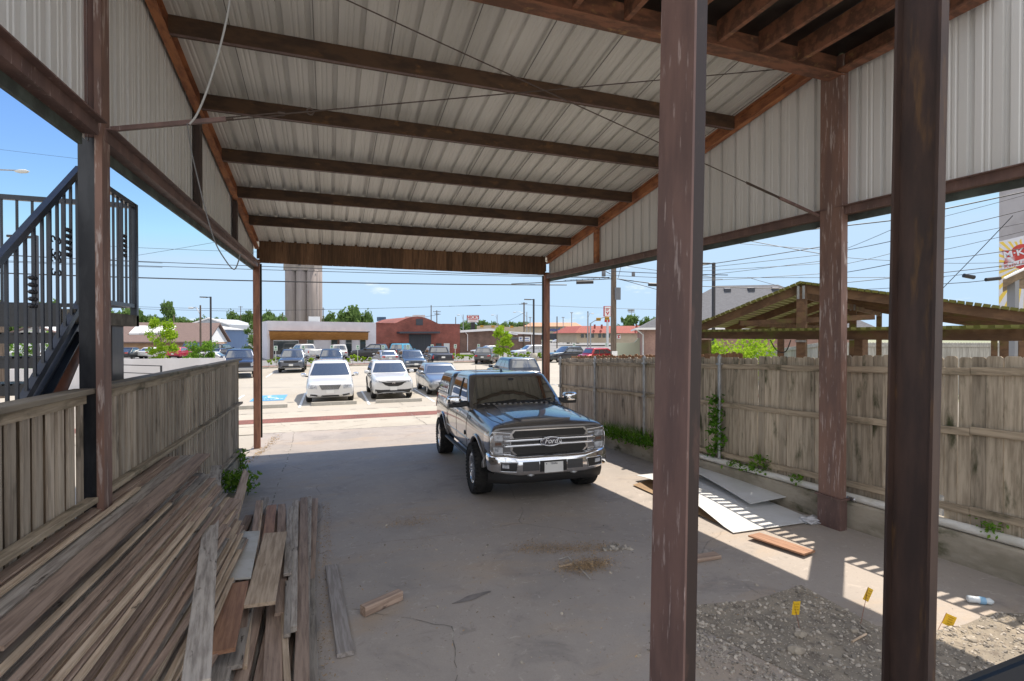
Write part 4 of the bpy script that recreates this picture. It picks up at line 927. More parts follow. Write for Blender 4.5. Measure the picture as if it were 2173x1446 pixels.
def shell_of(root, obs):
    vs = []; fs = []
    for o in obs:
        k = len(vs); vs += [v.co.copy() for v in o.data.vertices]; fs += [[i + k for i in p.vertices] for p in o.data.polygons]
    return Shell(root, BVHTree.FromPolygons(vs, fs))
def mirror(root, x, y, z, m, m2, s=1.):
    for sd in (1, -1):
        b = MB(); yy = y * sd
        b.bar((x, yy - .06 * sd, z - .05), (x + .0, yy + .10 * sd, z - .03), .06, .05)
        mo = b.build('mirror', m2, root)
        b = MB(); V = []
        for k, (dx, sc) in enumerate(((.09, .55), (.07, .85), (.0, 1.), (-.07, 1.))):
            for j in range(12):
                a = 2 * math.pi * j / 12; V.append((x + dx * s, yy + sd * (.16 * s) + math.copysign(abs(math.cos(a)) ** .6, math.cos(a)) * .125 * s * sc, z + .03 + math.copysign(abs(math.sin(a)) ** .6, math.sin(a)) * .085 * s * sc))
        b.add(V, [(i * 12 + j, i * 12 + (j + 1) % 12, i * 12 + 12 + (j + 1) % 12, i * 12 + 12 + j) for i in range(3) for j in range(12)] + [tuple(range(12)), tuple(range(36, 48))[::-1]], 0, True); b.build('mirror_cap', m, mo)
# ---------------------------------------------------------------- generic car
TY = {
 'suv': dict(L=4.75, W=1.92, H=1.72, wb=2.85, fo=.93, R=.37, zb=.30, zh0=.98, zh1=1.10, belt=1.12, xc=.85, xwt=.10, xrt=-1.75, xrb=-2.12, deck=1.05),
 'bigsuv': dict(L=5.1, W=1.96, H=1.80, wb=3.04, fo=.95, R=.39, zb=.32, zh0=1.06, zh1=1.16, belt=1.18, xc=.82, xwt=.15, xrt=-2.0, xrb=-2.35, deck=1.1),
 'minivan': dict(L=5.15, W=2.0, H=1.75, wb=3.08, fo=1.0, R=.345, zb=.24, zh0=.90, zh1=1.07, belt=1.09, xc=1.22, xwt=.28, xrt=-2.05, xrb=-2.42, deck=1.0),
 'sedan': dict(L=4.9, W=1.87, H=1.46, wb=2.83, fo=.97, R=.34, zb=.23, zh0=.78, zh1=.95, belt=.97, xc=.75, xwt=-.05, xrt=-1.25, xrb=-1.95, deck=1.02),
 'hatch': dict(L=4.2, W=1.77, H=1.5, wb=2.6, fo=.85, R=.32, zb=.23, zh0=.80, zh1=.97, belt=.99, xc=.85, xwt=.1, xrt=-1.5, xrb=-1.92, deck=.95),
 'pickup': dict(L=5.85, W=2.05, H=1.95, wb=3.65, fo=.95, R=.41, zb=.42, zh0=1.16, zh1=1.30, belt=1.34, xc=1.15, xwt=.45, xrt=-1.05, xrb=-1.25, deck=1.36),
}
CARS = []
def car(kind, name, label, loc, rz, col, metal=.4, group=None, front=None, cat='car', rear=True, **over):
    sp = dict(TY[kind]); sp.update(over); s = sp; pm = paint(col if isinstance(col, str) else '%02x%02x%02x' % tuple(int(c * 255) for c in col), col if not isinstance(col, str) else (.5, .5, .5), metal)
    root = empty(name, loc, label, cat, group, R(rz), True); CARS.append(root)
    hw = s['W'] / 2; xf = s['wb'] / 2 + s['fo']; xr = xf - s['L']; ax = s['wb'] / 2; xc = ax - s['xc'] + .35 if False else ax - .35 if kind == 'pickup' and False else s['xc']
    zb_, z0, z1, bl, dk = s['zb'], s['zh0'], s['zh1'], s['belt'], s['deck']
    st = [(xf, zb_ + .14, z0 - .13, hw * .74, hw * .78, hw * .74, .01), (xf - .05, zb_ + .05, z0 - .06, hw * .87, hw * .90, hw * .84, .02), (xf - .22, zb_, z0 - .005, hw * .95, hw * .975, hw * .90, .03), (xf - .5, zb_, z0 + .03, hw * .97, hw * .995, hw * .93, .04),
          (ax - .1, zb_, z0 + (z1 - z0) * .55, hw * .98, hw, hw * .94, .045), (xc + .1, zb_, z1, hw * .98, hw, hw * .95, .04), (xc - .35, zb_, bl, hw * .98, hw, hw * .95, .0), (-.2, zb_, bl + .01, hw * .98, hw, hw * .95, 0), (-ax, zb_, bl + .03, hw * .98, hw, hw * .94, 0),
          (xr + .42, zb_ + .02, dk + .02, hw * .96, hw * .985, hw * .91, .01), (xr + .10, zb_ + .08, dk - .01, hw * .93, hw * .95, hw * .87, .01), (xr, zb_ + .16, dk - .10, hw * .84, hw * .87, hw * .80, 0)]
    wy = hw - .125; ws = [(ax, wy), (ax, -wy), (-ax, wy), (-ax, -wy)]
    body = lower_body(st, root, pm, ws, s['R'] * 1.13, .22, ARCHM)
    cab = greenhouse(lvls(bl - .02, s['H'], xc + .02, s['xrb'], hw * .93, s['xwt'], s['xrt'], hw * .74), root, pm)
    sh = shell_of(root, [body, cab]); bw = lambda t: hw * (.93 + (.74 - .93) * t)
    zr = s['H']; zt_ = bl + (zr - .07 - bl) * .88 / .9; X = lambda x0, x1, t: x0 + (x1 - x0) * t
    # glass
    sh.part('windshield', [(bw(.04) * .93, bl + .03), (bw(.95) * .90, zr - .12), (-bw(.95) * .90, zr - .12), (-bw(.04) * .93, bl + .03)], 'front', GLASS, th=.01)
    rg = [(bw(.3) * .86, bl + .10 if kind != 'sedan' else bl + .05), (bw(.95) * .84, zr - .13), (-bw(.95) * .84, zr - .13), (-bw(.3) * .86, bl + .10 if kind != 'sedan' else bl + .05)]
    sh.part('rear_window', rg, 'rear', GLASS, th=.01)
    a0, a1 = s['xc'] - .02, s['xwt'] - .06; e0, e1 = s['xrb'] + .18, s['xrt'] + .12; zl, zh = bl + .04, zr - .16
    L0 = lambda t: a0 - .30 + (a1 - a0 + .12) * t; R0 = lambda t: e0 + (e1 - e0) * t
    cuts = {'sedan': [.46], 'pickup': [.52], 'hatch': [.5]}.get(kind, [.36, .68]); fr = [0] + cuts + [1]
    for i in range(len(fr) - 1):
        p = lambda f, t: L0(t) + (R0(t) - L0(t)) * f
        sh.part('side_window', [(p(fr[i], 0) - .025, zl), (p(fr[i + 1], 0) + .025, zl), (p(fr[i + 1], 1) + .025, zh), (p(fr[i], 1) - .025, zh)], 'left', GLASS, th=.01, mirror=True)
    b = MB(); dx = [xc - .28] + [X(L0(0), R0(0), f) for f in cuts[:2]] + ([-ax + .35] if kind != 'pickup' else [e0 - .1])
    for x in dx:
        for vw in ('left', 'right'): sh.linemb(b, [(x, zb_ + .12), (x, bl - .02)], vw, .005)
    for vw in ('left', 'right'): sh.linemb(b, [(dx[0], zb_ + .12), (dx[-1], zb_ + .12)], vw, .005)
    b.build('door_gap', TRIM, root)
    for x in dx[1:3]:
        for sd, vw in ((1, 'left'), (-1, 'right')):
            h = sh.hit((x + .14, 4 * sd, bl - .12), (0, -sd, 0))
            if h: b = MB(); b.bar(h + Vector((-.09, .018 * sd, 0)), h + Vector((.09, .018 * sd, 0)), .02, .03); b.build('door_handle', CHROME if front in ('minivan',) else pm, root)
    mirror(root, s['xc'] - .22, hw * .97, bl + .03, CHROME if front == 'minivan' else pm, TRIM, .95)
    # trims
    sh.part('sill_trim', [(ax - .45, zb_ + .015), (-ax + .45, zb_ + .015), (-ax + .45, zb_ + .10), (ax - .45, zb_ + .10)], 'left', TRIM, mirror=True)
    F_ = front or 'plain'; f = lambda P: [(y * hw, z) for y, z in P]
    zl0 = zb_ + .14
    if F_ == 'minivan':
        sh.part('headlight', f([(.52, z0 - .27), (.88, z0 - .24), (.90, z0 - .06), (.54, z0 - .11)]), 'front', LENS, mirror=True)
        sh.part('grille', f([(-.44, z0 - .10), (.44, z0 - .10), (.34, z0 - .30), (-.34, z0 - .30)]), 'front', GRILL)
        b = MB()
        for k in range(5): t = k / 4; w = .44 - .1 * t; sh.linemb(b, f([(-w, z0 - .095 - .2 * t), (0, z0 - .10 - .2 * t), (w, z0 - .095 - .2 * t)]), 'front', .012 if k in (0, 4) else .007, .012)
        b.build('grille_bar', CHROME, root)
        sh.part('bumper_intake', f([(-.38, zb_ + .06), (.38, zb_ + .06), (.34, zb_ + .13), (-.34, zb_ + .13)]), 'front', GRILL)
        sh.part('fog_lamp', f([(.52, zb_ + .08), (.80, zb_ + .13), (.78, zb_ + .19), (.50, zb_ + .15)]), 'front', GRILL, mirror=True)
        for sg in (1, -1): b = MB(); sh.linemb(b, f([(.52 * sg, zb_ + .07), (.81 * sg, zb_ + .12), (.79 * sg, zb_ + .20), (.49 * sg, zb_ + .16), (.52 * sg, zb_ + .07)]), 'front', .010, .01); b.build('lamp_bezel', CHROME, root)
        pz = zb_ + .27
        for sd in (1, -1): b = MB(); b.tube([(xw, sd * .62, s['H'] + (.02 if i in (1, 2, 3) else -.03)) for i, xw in enumerate((-.15, -.25, -.9, -1.6, -1.7))], .018, 6); b.build('roof_rail', TRIM, root)
    elif F_ == 'crv':
        sh.part('headlight', f([(.50, z0 - .23), (.86, z0 - .15), (.93, z0 - .02), (.62, z0 - .12)]), 'front', LENS, mirror=True)
        sh.part('grille', f([(-.62, z0 - .13), (.62, z0 - .13), (.40, z0 - .30), (.22, z0 - .36), (-.22, z0 - .36), (-.40, z0 - .30)]), 'front', GRILL)
        b = MB(); sh.linemb(b, f([(-.66, z0 - .12), (-.3, z0 - .17), (.3, z0 - .17), (.66, z0 - .12)]), 'front', .016, .012); b.build('grille_bar', SILVT, root)
        b = MB(); h = sh.hit((6, 0, z0 - .20), (-1, 0, 0)) + Vector((.03, 0, 0))
        for yy in (-.055, .055): b.bar(h + Vector((0, yy * .8, -.05)), h + Vector((0, yy, .05)), .022, .02, up=(1, 0, 0))
        b.bar(h + Vector((0, -.05, 0)), h + Vector((0, .05, 0)), .02, .022, up=(1, 0, 0))
        b.build('emblem', CHROME, root)
        sh.part('bumper_trim', f([(-.94, zb_ + .02), (.94, zb_ + .02), (.95, zb_ + .26), (.62, zb_ + .22), (.40, zb_ + .12), (-.40, zb_ + .12), (-.62, zb_ + .22), (-.95, zb_ + .26)]), 'front', TRIM)
        b = MB(); sh.linemb(b, f([(-.8, zb_ + .03), (-.45, zb_ + .10), (.45, zb_ + .10), (.8, zb_ + .03)]), 'front', .018, .02); b.build('skid_trim', SILVT, root)
        pz = zb_ + .27; sh.part('sunroof', [(.0 - .2, -.42), (-.2, .42), (-.75, .42), (-.75, -.42)], 'top', GLASS)
    elif F_ == 'jeep':
        sh.part('headlight', f([(.62, z0 - .22), (.90, z0 - .20), (.91, z0 - .10), (.62, z0 - .10)]), 'front', LENS, mirror=True)
        for k in range(7): y = -.42 + .14 * k; sh.part('grille_slot', f([(y - .045, z0 - .23), (y + .045, z0 - .23), (y + .05, z0 - .09), (y - .05, z0 - .09)]), 'front', GRILL)
        sh.part('bumper_intake', f([(-.6, zb_ + .08), (.6, zb_ + .08), (.5, zb_ + .22), (-.5, zb_ + .22)]), 'front', GRILL)
        sh.part('bumper_trim', f([(-.9, zb_ + .25), (.9, zb_ + .25), (.9, zb_ + .33), (-.9, zb_ + .33)]), 'front', SILVT); pz = zb_ + .30
    elif F_ == 'pickup':
        sh.part('headlight', f([(.66, z0 - .34), (.92, z0 - .32), (.93, z0 - .13), (.66, z0 - .13)]), 'front', LENS, mirror=True)
        sh.part('grille', f([(-.60, z0 - .38), (.60, z0 - .38), (.62, z0 - .08), (-.62, z0 - .08)]), 'front', GRILL)
        sh.part('bumper_trim', f([(-.95, zb_ + .08), (.95, zb_ + .08), (.95, zb_ + .30), (-.95, zb_ + .30)]), 'front', SILVT, off=.03); pz = zb_ + .22
    else:
        sh.part('headlight', f([(.56, z0 - .22), (.90, z0 - .17), (.92, z0 - .06), (.56, z0 - .13)]), 'front', LENS, mirror=True)
        sh.part('grille', f([(-.54, z0 - .12), (.54, z0 - .12), (.48, z0 - .27), (-.48, z0 - .27)]), 'front', GRILL)
        sh.part('bumper_intake', f([(-.72, zb_ + .10), (.72, zb_ + .10), (.60, zb_ + .24), (-.60, zb_ + .24)]), 'front', GRILL)
        b = MB(); sh.linemb(b, f([(-.78, zb_ + .05), (-.5, zb_ + .09), (.5, zb_ + .09), (.78, zb_ + .05)]), 'front', .02, .01); b.build('skid_trim', SILVT if kind != 'sedan' else TRIM, root); pz = zb_ + .30
    sh.part('number_plate', [(-.155, pz - .075), (.155, pz - .075), (.155, pz + .075), (-.155, pz + .075)], 'front', PLATE, off=.025)
    if rear:
        zt2 = dk - .12; big = kind in ('suv', 'bigsuv', 'minivan', 'hatch')
        if kind == 'pickup':
            sh.part('tail_light', f([(.80, dk - .42), (.92, dk - .42), (.92, dk - .12), (.80, dk - .12)]), 'rear', REDL, mirror=True)
            sh.part('tailgate', f([(-.74, dk - .50), (.74, dk - .50), (.74, dk - .09), (-.74, dk - .09)]), 'rear', pm, off=.02)
            sh.part('bumper_trim', f([(-.9, zb_ + .12), (.9, zb_ + .12), (.9, zb_ + .32), (-.9, zb_ + .32)]), 'rear', CHROME, off=.05)
            sh.part('bed_liner', [(s['xrb'] - .14, -.78), (s['xrb'] - .14, .78), (xr + .16, .78), (xr + .16, -.78)], 'top', TRIM, off=.004)
        else:
            sh.part('tail_light', f([(.52, zt2 - .13), (.90, zt2 - .12), (.92, zt2 + .02), (.56, zt2 + .02)]), 'rear', REDL, mirror=True)
            sh.part('bumper_trim', f([(-.8, zb_ + .10), (.8, zb_ + .10), (.8, zb_ + .22), (-.8, zb_ + .22)]), 'rear', TRIM)
        sh.part('number_plate', [(-.155, zt2 - .26), (.155, zt2 - .26), (.155, zt2 - .12), (-.155, zt2 - .12)], 'rear', PLATE, off=.03)
    if kind in ('suv', 'bigsuv', 'pickup'):
        for x in (ax, -ax):
            for sd in (1, -1):
                b = MB(); rr = s['R'] * 1.13; pts = []
                for k in range(13):
                    a = R(-8 + 196 * k / 12); px_, pz_ = x + math.cos(a) * (rr + .025), s['R'] + math.sin(a) * (rr + .025)
                    h = sh.hit((px_, 4 * sd, max(pz_, zb_ + .03)), (0, -sd, 0)); pts.append(h if h else Vector((px_, hw * .97 * sd, pz_)))
                b.tube(pts, .03, 6); b.build('wheel_arch', pm if kind == 'pickup' else TRIM, root)
    for x, y in ws: wheel(root, x, y, 1 if y > 0 else -1, s['R'], .235, s['R'] * .66)
    return root, sh, s
WH = (.62, .62, .61); GR = (.10, .105, .115)
car('minivan', 'white_minivan', 'white minivan with chrome mirrors and grille parked facing the shed beside the accessible bay', (.02, 25.75, 0), -90, WH, 0, front='minivan', cat='minivan')
car('suv', 'white_crossover', 'white crossover with black bumper trim and sunroof parked facing the shed behind the pickup', (2.73, 26.0, 0), -90, WH, 0, front='crv', W=1.87, L=4.6, H=1.69, zb=.25)
car('sedan', 'silver_sedan', 'silver sedan parked right of the white crossover, half hidden by the pickup', (5.45, 26.75, 0), -90, (.27, .285, .30), .7)
car('suv', 'dark_crossover', 'dark blue crossover parked nose away, its roof and rear glass showing behind the pickup', (9.75, 27.4, 0), 90, (.02, .03, .05), .4)
car('bigsuv', 'grey_suv', 'slate grey sport utility car facing the shed in the second row, leftmost of that row', (-2.85, 46.0, 0), -90, (.085, .10, .13), .5)
car('bigsuv', 'dark_suv', 'dark slate sport utility car facing the shed directly behind the white minivan', (.15, 46.3, 0), -90, (.05, .07, .10), .5)
car('suv', 'blue_grey_suv', 'blue grey sport utility car with seven grille slots facing the shed in the second row', (6.55, 43.6, 0), -90, (.065, .09, .13), .5, front='jeep', zb=.33)
car('pickup', 'dark_pickup', 'dark navy pickup with chrome rear bumper parked nose away in the second row', tuple(at(926, 47.2)), 90, (.012, .016, .03), .4, cat='pickup')
car('pickup', 'white_pickup', 'white pickup seen from behind in front of the white shop windows', tuple(at(644, 61)), 118, WH, 0, cat='pickup')
car('suv', 'white_suv', 'white sport utility car parked nose away before the white shop, right of the white pickup', tuple(at(716, 64)), 97, WH, 0, H=1.85)
car('pickup', 'black_pickup', 'black pickup parked side on before the white shop near the brick garage', tuple(at(797, 61)), 150, (.01, .01, .011), .2, cat='pickup')
car('sedan', 'pale_silver_sedan', 'pale silver sedan with red tail lamps parked nose away near the brick garage', tuple(at(817, 52.5)), 96, (.45, .47, .50), .5)
r_, sh_, s_ = car('minivan', 'blue_van', 'bright blue van with a colourful painted panel before the brick garage', tuple(at(856, 66)), 60, (.05, .36, .55), .1, H=1.95)
car('suv', 'grey_crossover', 'grey crossover seen from behind at an angle near the young tree', tuple(at(1033, 54.5)), 62, (.12, .125, .13), .5)
car('sedan', 'white_sedan', 'white sedan parked side on before the low brown brick building', tuple(at(1032, 77)), 190, WH, 0)
car('suv', 'pale_crossover', 'pale silver white crossover parked side on behind the lamp post with the concrete base', tuple(at(1122, 67)), 183, (.55, .57, .6), .1)
car('suv', 'dark_grey_crossover', 'dark grey crossover parked side on right of the shed corner post', tuple(at(1199, 57.5)), 190, (.035, .045, .055), .4, L=4.95)
car('suv', 'red_crossover', 'bright red crossover parked side on behind the utility pole and the fence', tuple(at(1281, 51.5)), 8, (.42, .02, .025), .3, L=5.0)
car('pickup', 'blue_pickup', 'dark blue pickup with a pale bumper facing the shed beyond the left fence', tuple(at(509, 37.3)), -82, (.02, .03, .06), .4, front='pickup', cat='pickup')
# cars by the brown roofed house
car('sedan', 'black_sedan', 'black sedan seen from behind beside the brick house at the left', tuple(at(281, 64)), 78, (.012, .014, .018), .3)
car('sedan', 'parked_white_sedan', 'white car half hidden behind the bright green young tree at the left', tuple(at(330, 66)), 70, WH, 0)
car('hatch', 'red_hatchback', 'red hatchback seen from behind right of the bright green young tree', tuple(at(382, 66)), 80, (.45, .02, .05), .2)
car('pickup', 'navy_pickup', 'navy pickup half hidden behind the round green bush tree', tuple(at(412, 72)), 60, (.015, .025, .05), .3, cat='pickup')
car('bigsuv', 'black_suv', 'black sport utility car parked before the blue metal warehouse', tuple(at(474, 72)), 75, (.012, .014, .018), .3)
car('sedan', 'navy_sedan', 'dark blue sedan with red lamps beside the round green bush tree', tuple(at(468, 60)), 70, (.015, .02, .05), .3)
car('sedan', 'low_white_car', 'white car behind the white wall of the yard at the left', tuple(at(428, 47)), 175, WH, 0)
car('minivan', 'white_van', 'white van seen through the stair railing at the far left', tuple(at(45, 40)), 160, WH, 0)
# tiny cars of the far shopping centre
for i, (px, d, c, rz, k, l) in enumerate(((1216, 190, WH, 170, 'pickup', 'white pickup parked far off before the red roofed restaurant'), (1178, 215, WH, 200, 'sedan', 'tiny white car far off before the shopping centre, left of the white pickup'), (1192, 228, (.3, .3, .32), 190, 'suv', 'tiny silver car far off before the shopping centre beside the lamp mast'), (1240, 225, (.02, .02, .03), 190, 'suv', 'tiny dark car far off before the shopping centre entrance'))):
    car(k, 'distant_' + k if k != 'suv' else 'distant_car', l, tuple(at(px, d)), rz, c, .2)
# ---------------------------------------------------------------- the grey pickup
def big_truck():
    root = empty('grey_pickup', (0, 0, 0), 'large stone grey crew cab pickup with chrome grille and camper shell parked under the shed', 'pickup', local=True)
    pm = mat('paint_stone_grey', (.135, .127, .124), rough=.31, metal=.6, coat=1.)
    hw = 1.005; ax = 1.86; xf = 2.80; xr = -3.02; Rr = .425; wy = .875
    st = [(2.75, .75, 1.185, .93, .945, .925, .006), (2.742, .73, 1.205, .96, .97, .94, .014), (2.70, .71, 1.222, .972, .982, .945, .03), (2.60, .69, 1.232, .978, .988, .945, .05), (2.40, .62, 1.25, .98, .99, .945, .07), (1.95, .54, 1.285, .985, 1.0, .948, .085), (1.40, .52, 1.325, .985, 1.0, .94, .085), (1.12, .52, 1.35, .985, 1.0, .945, .06), (.9, .52, 1.37, .985, 1.0, .95, .01),
          (.0, .52, 1.385, .985, 1.0, .95, 0), (-1.20, .52, 1.40, .985, 1.0, .95, 0), (-1.9, .54, 1.41, .985, 1.0, .95, 0), (-2.8, .58, 1.42, .98, .995, .945, 0), (xr + .04, .60, 1.42, .97, .985, .94, 0), (xr, .64, 1.40, .93, .94, .91, 0)]
    ws = [(ax, wy), (ax, -wy), (-ax, wy), (-ax, -wy)]
    body = lower_body(st, root, pm, ws, .50, .30, ARCHM)
    cab = greenhouse(lvls(1.36, 1.98, 1.16, -1.16, .935, .44, -1.00, .775, .09), root, pm, bow=.12)
    cap = greenhouse(lvls(1.40, 1.96, -1.19, -3.0, .945, -1.24, -2.72, .80, .08), root, pm, 'camper_shell', bow=.01)
    sh = shell_of(root, [body, cab, cap])
    ft = lambda name, P, m, **k: sh.part(name, P, 'front', m, **k)
    # windows
    def wsd(t): return .935 + (.775 - .935) * t
    ft('windshield', [(.86, 1.405), (.87, 1.43), (.70, 1.875), (.66, 1.89), (-.66, 1.89), (-.70, 1.875), (-.87, 1.43), (-.86, 1.405)], mat('windshield_glass', (.035, .038, .03), rough=.02, spec=1., coat=1.), off=.006, th=.01, res=.12)
    MATS['windshield_glass'].node_tree.nodes['Principled BSDF'].inputs['IOR'].default_value = 2.1
    for P in ([(.80, 1.43), (.02, 1.43), (.02, 1.86), (.30, 1.86)], [(-.08, 1.43), (-.98, 1.43), (-.90, 1.86), (-.08, 1.86)]): sh.part('side_window', P, 'left', GLASS, mirror=True, th=.01)
    sh.part('side_window', [(-1.42, 1.47), (-2.80, 1.47), (-2.66, 1.82), (-1.42, 1.82)], 'left', GLASS, mirror=True, th=.01)
    for vw in ('left', 'right'):
        b = MB()
        for P in ([(.85, 1.415), (-1.06, 1.415)], [(-1.05, 1.41), (-.94, 1.87)], [(-1.34, 1.45), (-2.86, 1.45), (-2.70, 1.84), (-1.34, 1.84), (-1.34, 1.45)]): sh.linemb(b, P, vw, .010)
        sh.linemb(b, [(-.03, 1.42), (-.03, 1.87)], vw, .03)
        b.build('window_trim', TRIM, root)
    b = MB()
    for vw in ('left', 'right'):
        for P in ([(.98, .66), (1.0, 1.1), (.93, 1.36)], [(-.03, .60), (-.03, 1.40)], [(-1.10, .85), (-1.02, 1.40)], [(.98, .62), (-1.0, .62)], [(-1.20, .62), (-1.20, 1.40)]): sh.linemb(b, P, vw, .006)
    sh.linemb(b, [(1.18, .86), (2.3, .83), (2.68, .74)], 'top', .006); sh.linemb(b, [(1.18, -.86), (2.3, -.83), (2.68, -.74)], 'top', .006)
    sh.linemb(b, [(-.82, 1.165), (.82, 1.165)], 'front', .006)
    b.build('panel_gap', TRIM, root)
    # door sculpting: lower crease and body trim strip
    b = MB()
    for vw in ('left', 'right'): sh.linemb(b, [(1.2, .80), (-1.15, .78)], vw, .014)
    b.build('door_moulding', pm, root)
    for sd in (1, -1): b = MB(); b.bar((1.25, .99 * sd, .50), (-1.25, .99 * sd, .50), .10, .045, bev=.01); b.build('running_board', TRIM, root)
    for x in (.16, -.88):
        for sd, vw in ((1, 'left'), (-1, 'right')):
            h = sh.hit((x, 4 * sd, 1.22), (0, -sd, 0)); b = MB(); b.bar(h + Vector((-.11, .022 * sd, 0)), h + Vector((.11, .022 * sd, 0)), .025, .038, bev=.006); b.build('door_handle', CHROME, root)
    # hood: raised dome with two creases
    sh.part('hood_dome', [(1.25, -.52), (1.25, .52), (1.9, .56), (2.45, .50), (2.60, .42), (2.60, -.42), (2.45, -.50), (1.9, -.56)], 'top', pm, off=.028, th=.04, res=.1)
    for sd in (1, -1):
        b = MB(); sh.linemb(b, [(1.24, .70 * sd), (1.8, .76 * sd), (2.45, .68 * sd)], 'top', .03, -.018); b.build('hood_crease', pm, root)
    # cowl with slots and wipers
    sh.part('cowl', [(1.02, -.80), (1.20, -.84), (1.23, 0), (1.20, .84), (1.02, .80), (1.05, 0)], 'top', TRIM, off=.012)
    b = MB()
    for k in range(15): y = -.72 + k * .103; b.box((1.15, y - .03, 1.425), (1.27, y + .02, 1.438))
    b.build('cowl_vent', pm, root)
    for y0, y1 in ((-.70, -.02), (.10, .72)):
        b = MB(); p = [Vector((1.18, y0, 1.43))]
        for t in (.2, .6, 1.):
            y = y0 + (y1 - y0) * t; h = sh.hit((6, y, 1.42 + .06 * t), (-1, 0, 0)); p.append(h + Vector((.02, 0, .0)))
        b.tube(p, .011, 6); b.build('wiper', BLACK, root)
    # front fascia
    MESH = bpy.data.materials.new('grille_mesh'); MESH.use_nodes = True; nt = MESH.node_tree; tc = N(nt, 'ShaderNodeTexCoord'); sp = N(nt, 'ShaderNodeSeparateXYZ'); nt.links.new(tc.outputs['Object'], sp.inputs[0]); out = []
    for ch in (1, 2):
        m1 = N(nt, 'ShaderNodeMath', operation='MULTIPLY'); m1.inputs[1].default_value = 48; nt.links.new(sp.outputs[ch], m1.inputs[0]); m2 = N(nt, 'ShaderNodeMath', operation='FRACT'); nt.links.new(m1.outputs[0], m2.inputs[0]); m3 = N(nt, 'ShaderNodeMath', operation='LESS_THAN'); m3.inputs[1].default_value = .28; nt.links.new(m2.outputs[0], m3.inputs[0]); out.append(m3)
    mm = N(nt, 'ShaderNodeMath', operation='MAXIMUM'); nt.links.new(out[0].outputs[0], mm.inputs[0]); nt.links.new(out[1].outputs[0], mm.inputs[1]); mxx = N(nt, 'ShaderNodeMix', data_type='RGBA'); nt.links.new(mm.outputs[0], mxx.inputs['Factor']); mxx.inputs['A'].default_value = (.003, .003, .003, 1); mxx.inputs['B'].default_value = (.03, .027, .024, 1); nt.links.new(mxx.outputs['Result'], nt.nodes['Principled BSDF'].inputs['Base Color']); nt.nodes['Principled BSDF'].inputs['Roughness'].default_value = .5
    CS = mat('chrome_satin', (.62, .63, .65), rough=.16, metal=1.)
    ft('grille_surround', [(-.57, .755), (.57, .755), (.66, .84), (.66, 1.10), (.60, 1.165), (-.60, 1.165), (-.66, 1.10), (-.66, .84)], CS, off=.02, th=.05)
    ft('grille_mesh', [(-.60, 1.035), (.60, 1.035), (.625, 1.09), (.575, 1.145), (-.575, 1.145), (-.625, 1.09)], MESH, off=.026, th=.004)
    ft('grille_mesh', [(-.545, .772), (.545, .772), (.625, .845), (.61, .895), (-.61, .895), (-.625, .845)], MESH, off=.026, th=.004)
    ft('grille_gap', [(-.64, .90), (.64, .90), (.64, 1.03), (-.64, 1.03)], GRILL, off=.030, th=.004)
    for z0, z1, yo in ((.982, 1.032, .77), (.898, .948, .77)):
        b = MB(); n = 25; V = []
        for i in range(n):
            y = -yo + 2 * yo * i / (n - 1); h = sh.hit((6, max(-.83, min(.83, y)), (z0 + z1) / 2), (-1, 0, 0)); x = h.x
            V += [(x + .01, y, z0), (x + .058, y, z0 + .008), (x + .064, y, (z0 + z1) / 2), (x + .050, y, z1 - .008), (x + .01, y, z1)]
        b.add(V, [(i * 5 + k, i * 5 + k + 1, i * 5 + k + 6, i * 5 + k + 5) for i in range(n - 1) for k in range(4)] + [tuple(range(5)), tuple(range(n * 5 - 5, n * 5))[::-1]], 0, True); b.build('grille_bar', CHROME, root)
    # C shaped lamps
    for sg in (1, -1):
        fl = lambda P: [(y * sg, z) for y, z in P]
        hl = sh.part('headlight', fl([(.645, .79), (.66, .775), (.93, .79), (.965, .85), (.965, 1.09), (.94, 1.14), (.66, 1.11), (.645, 1.09)]), 'front', mat('lamp_housing', (.30, .30, .31), rough=.13, metal=.75, coat=1.), off=.012, th=.03, res=.06)[0]
        for P in ([(.78, 1.0), (.93, 1.01), (.93, 1.10), (.78, 1.09)], [(.78, .81), (.92, .82), (.93, .91), (.78, .90)], [(.66, 1.055), (.77, 1.06), (.77, 1.08), (.66, 1.075)]): sh.part('lamp_lens', fl(P), 'front', LENS, off=.022, th=.01, parent=hl)
        sh.part('lamp_marker', fl([(.80, .935), (.90, .94), (.90, .985), (.80, .98)]), 'front', mat('amber', (.13, .075, .055), rough=.2), off=.020, th=.01, parent=hl)
        bz = MB(); sh.linemb(bz, fl([(.65, .785), (.93, .785), (.968, .85), (.968, 1.09), (.94, 1.145), (.65, 1.115)]), 'front', .009, .015); bz.build('lamp_bezel', CHROME, hl)
        vw = 'left' if sg > 0 else 'right'; sh.part('lamp_lens', [(2.73, .80), (2.46, .86), (2.40, 1.06), (2.44, 1.12), (2.73, 1.14)], vw, mat('lamp_housing', (.3, .3, .31)), off=.012, th=.03, res=.06, parent=hl)
        for P in ([(.655, .80), (.77, .81), (.77, .83), (.655, .82)],): sh.part('lamp_bezel', fl(P), 'front', CHROME, off=.022, th=.01, parent=hl)
    # emblem
    h = sh.hit((6, 0, .965), (-1, 0, 0)); c = Vector((h.x + .07, 0, .966)); em = None
    b = MB(); b.add([c + Vector((0, .175 * math.cos(a), .072 * math.sin(a))) for a in [k * math.pi / 20 for k in range(40)]] + [c + Vector((-.06, .175 * math.cos(a), .072 * math.sin(a))) for a in [k * math.pi / 20 for k in range(40)]], [tuple(range(40))] + [(k, (k + 1) % 40, 40 + (k + 1) % 40, 40 + k) for k in range(40)]); em = b.build('emblem', mat('emblem_blue', (.012, .02, .05), rough=.15, coat=1.), root)
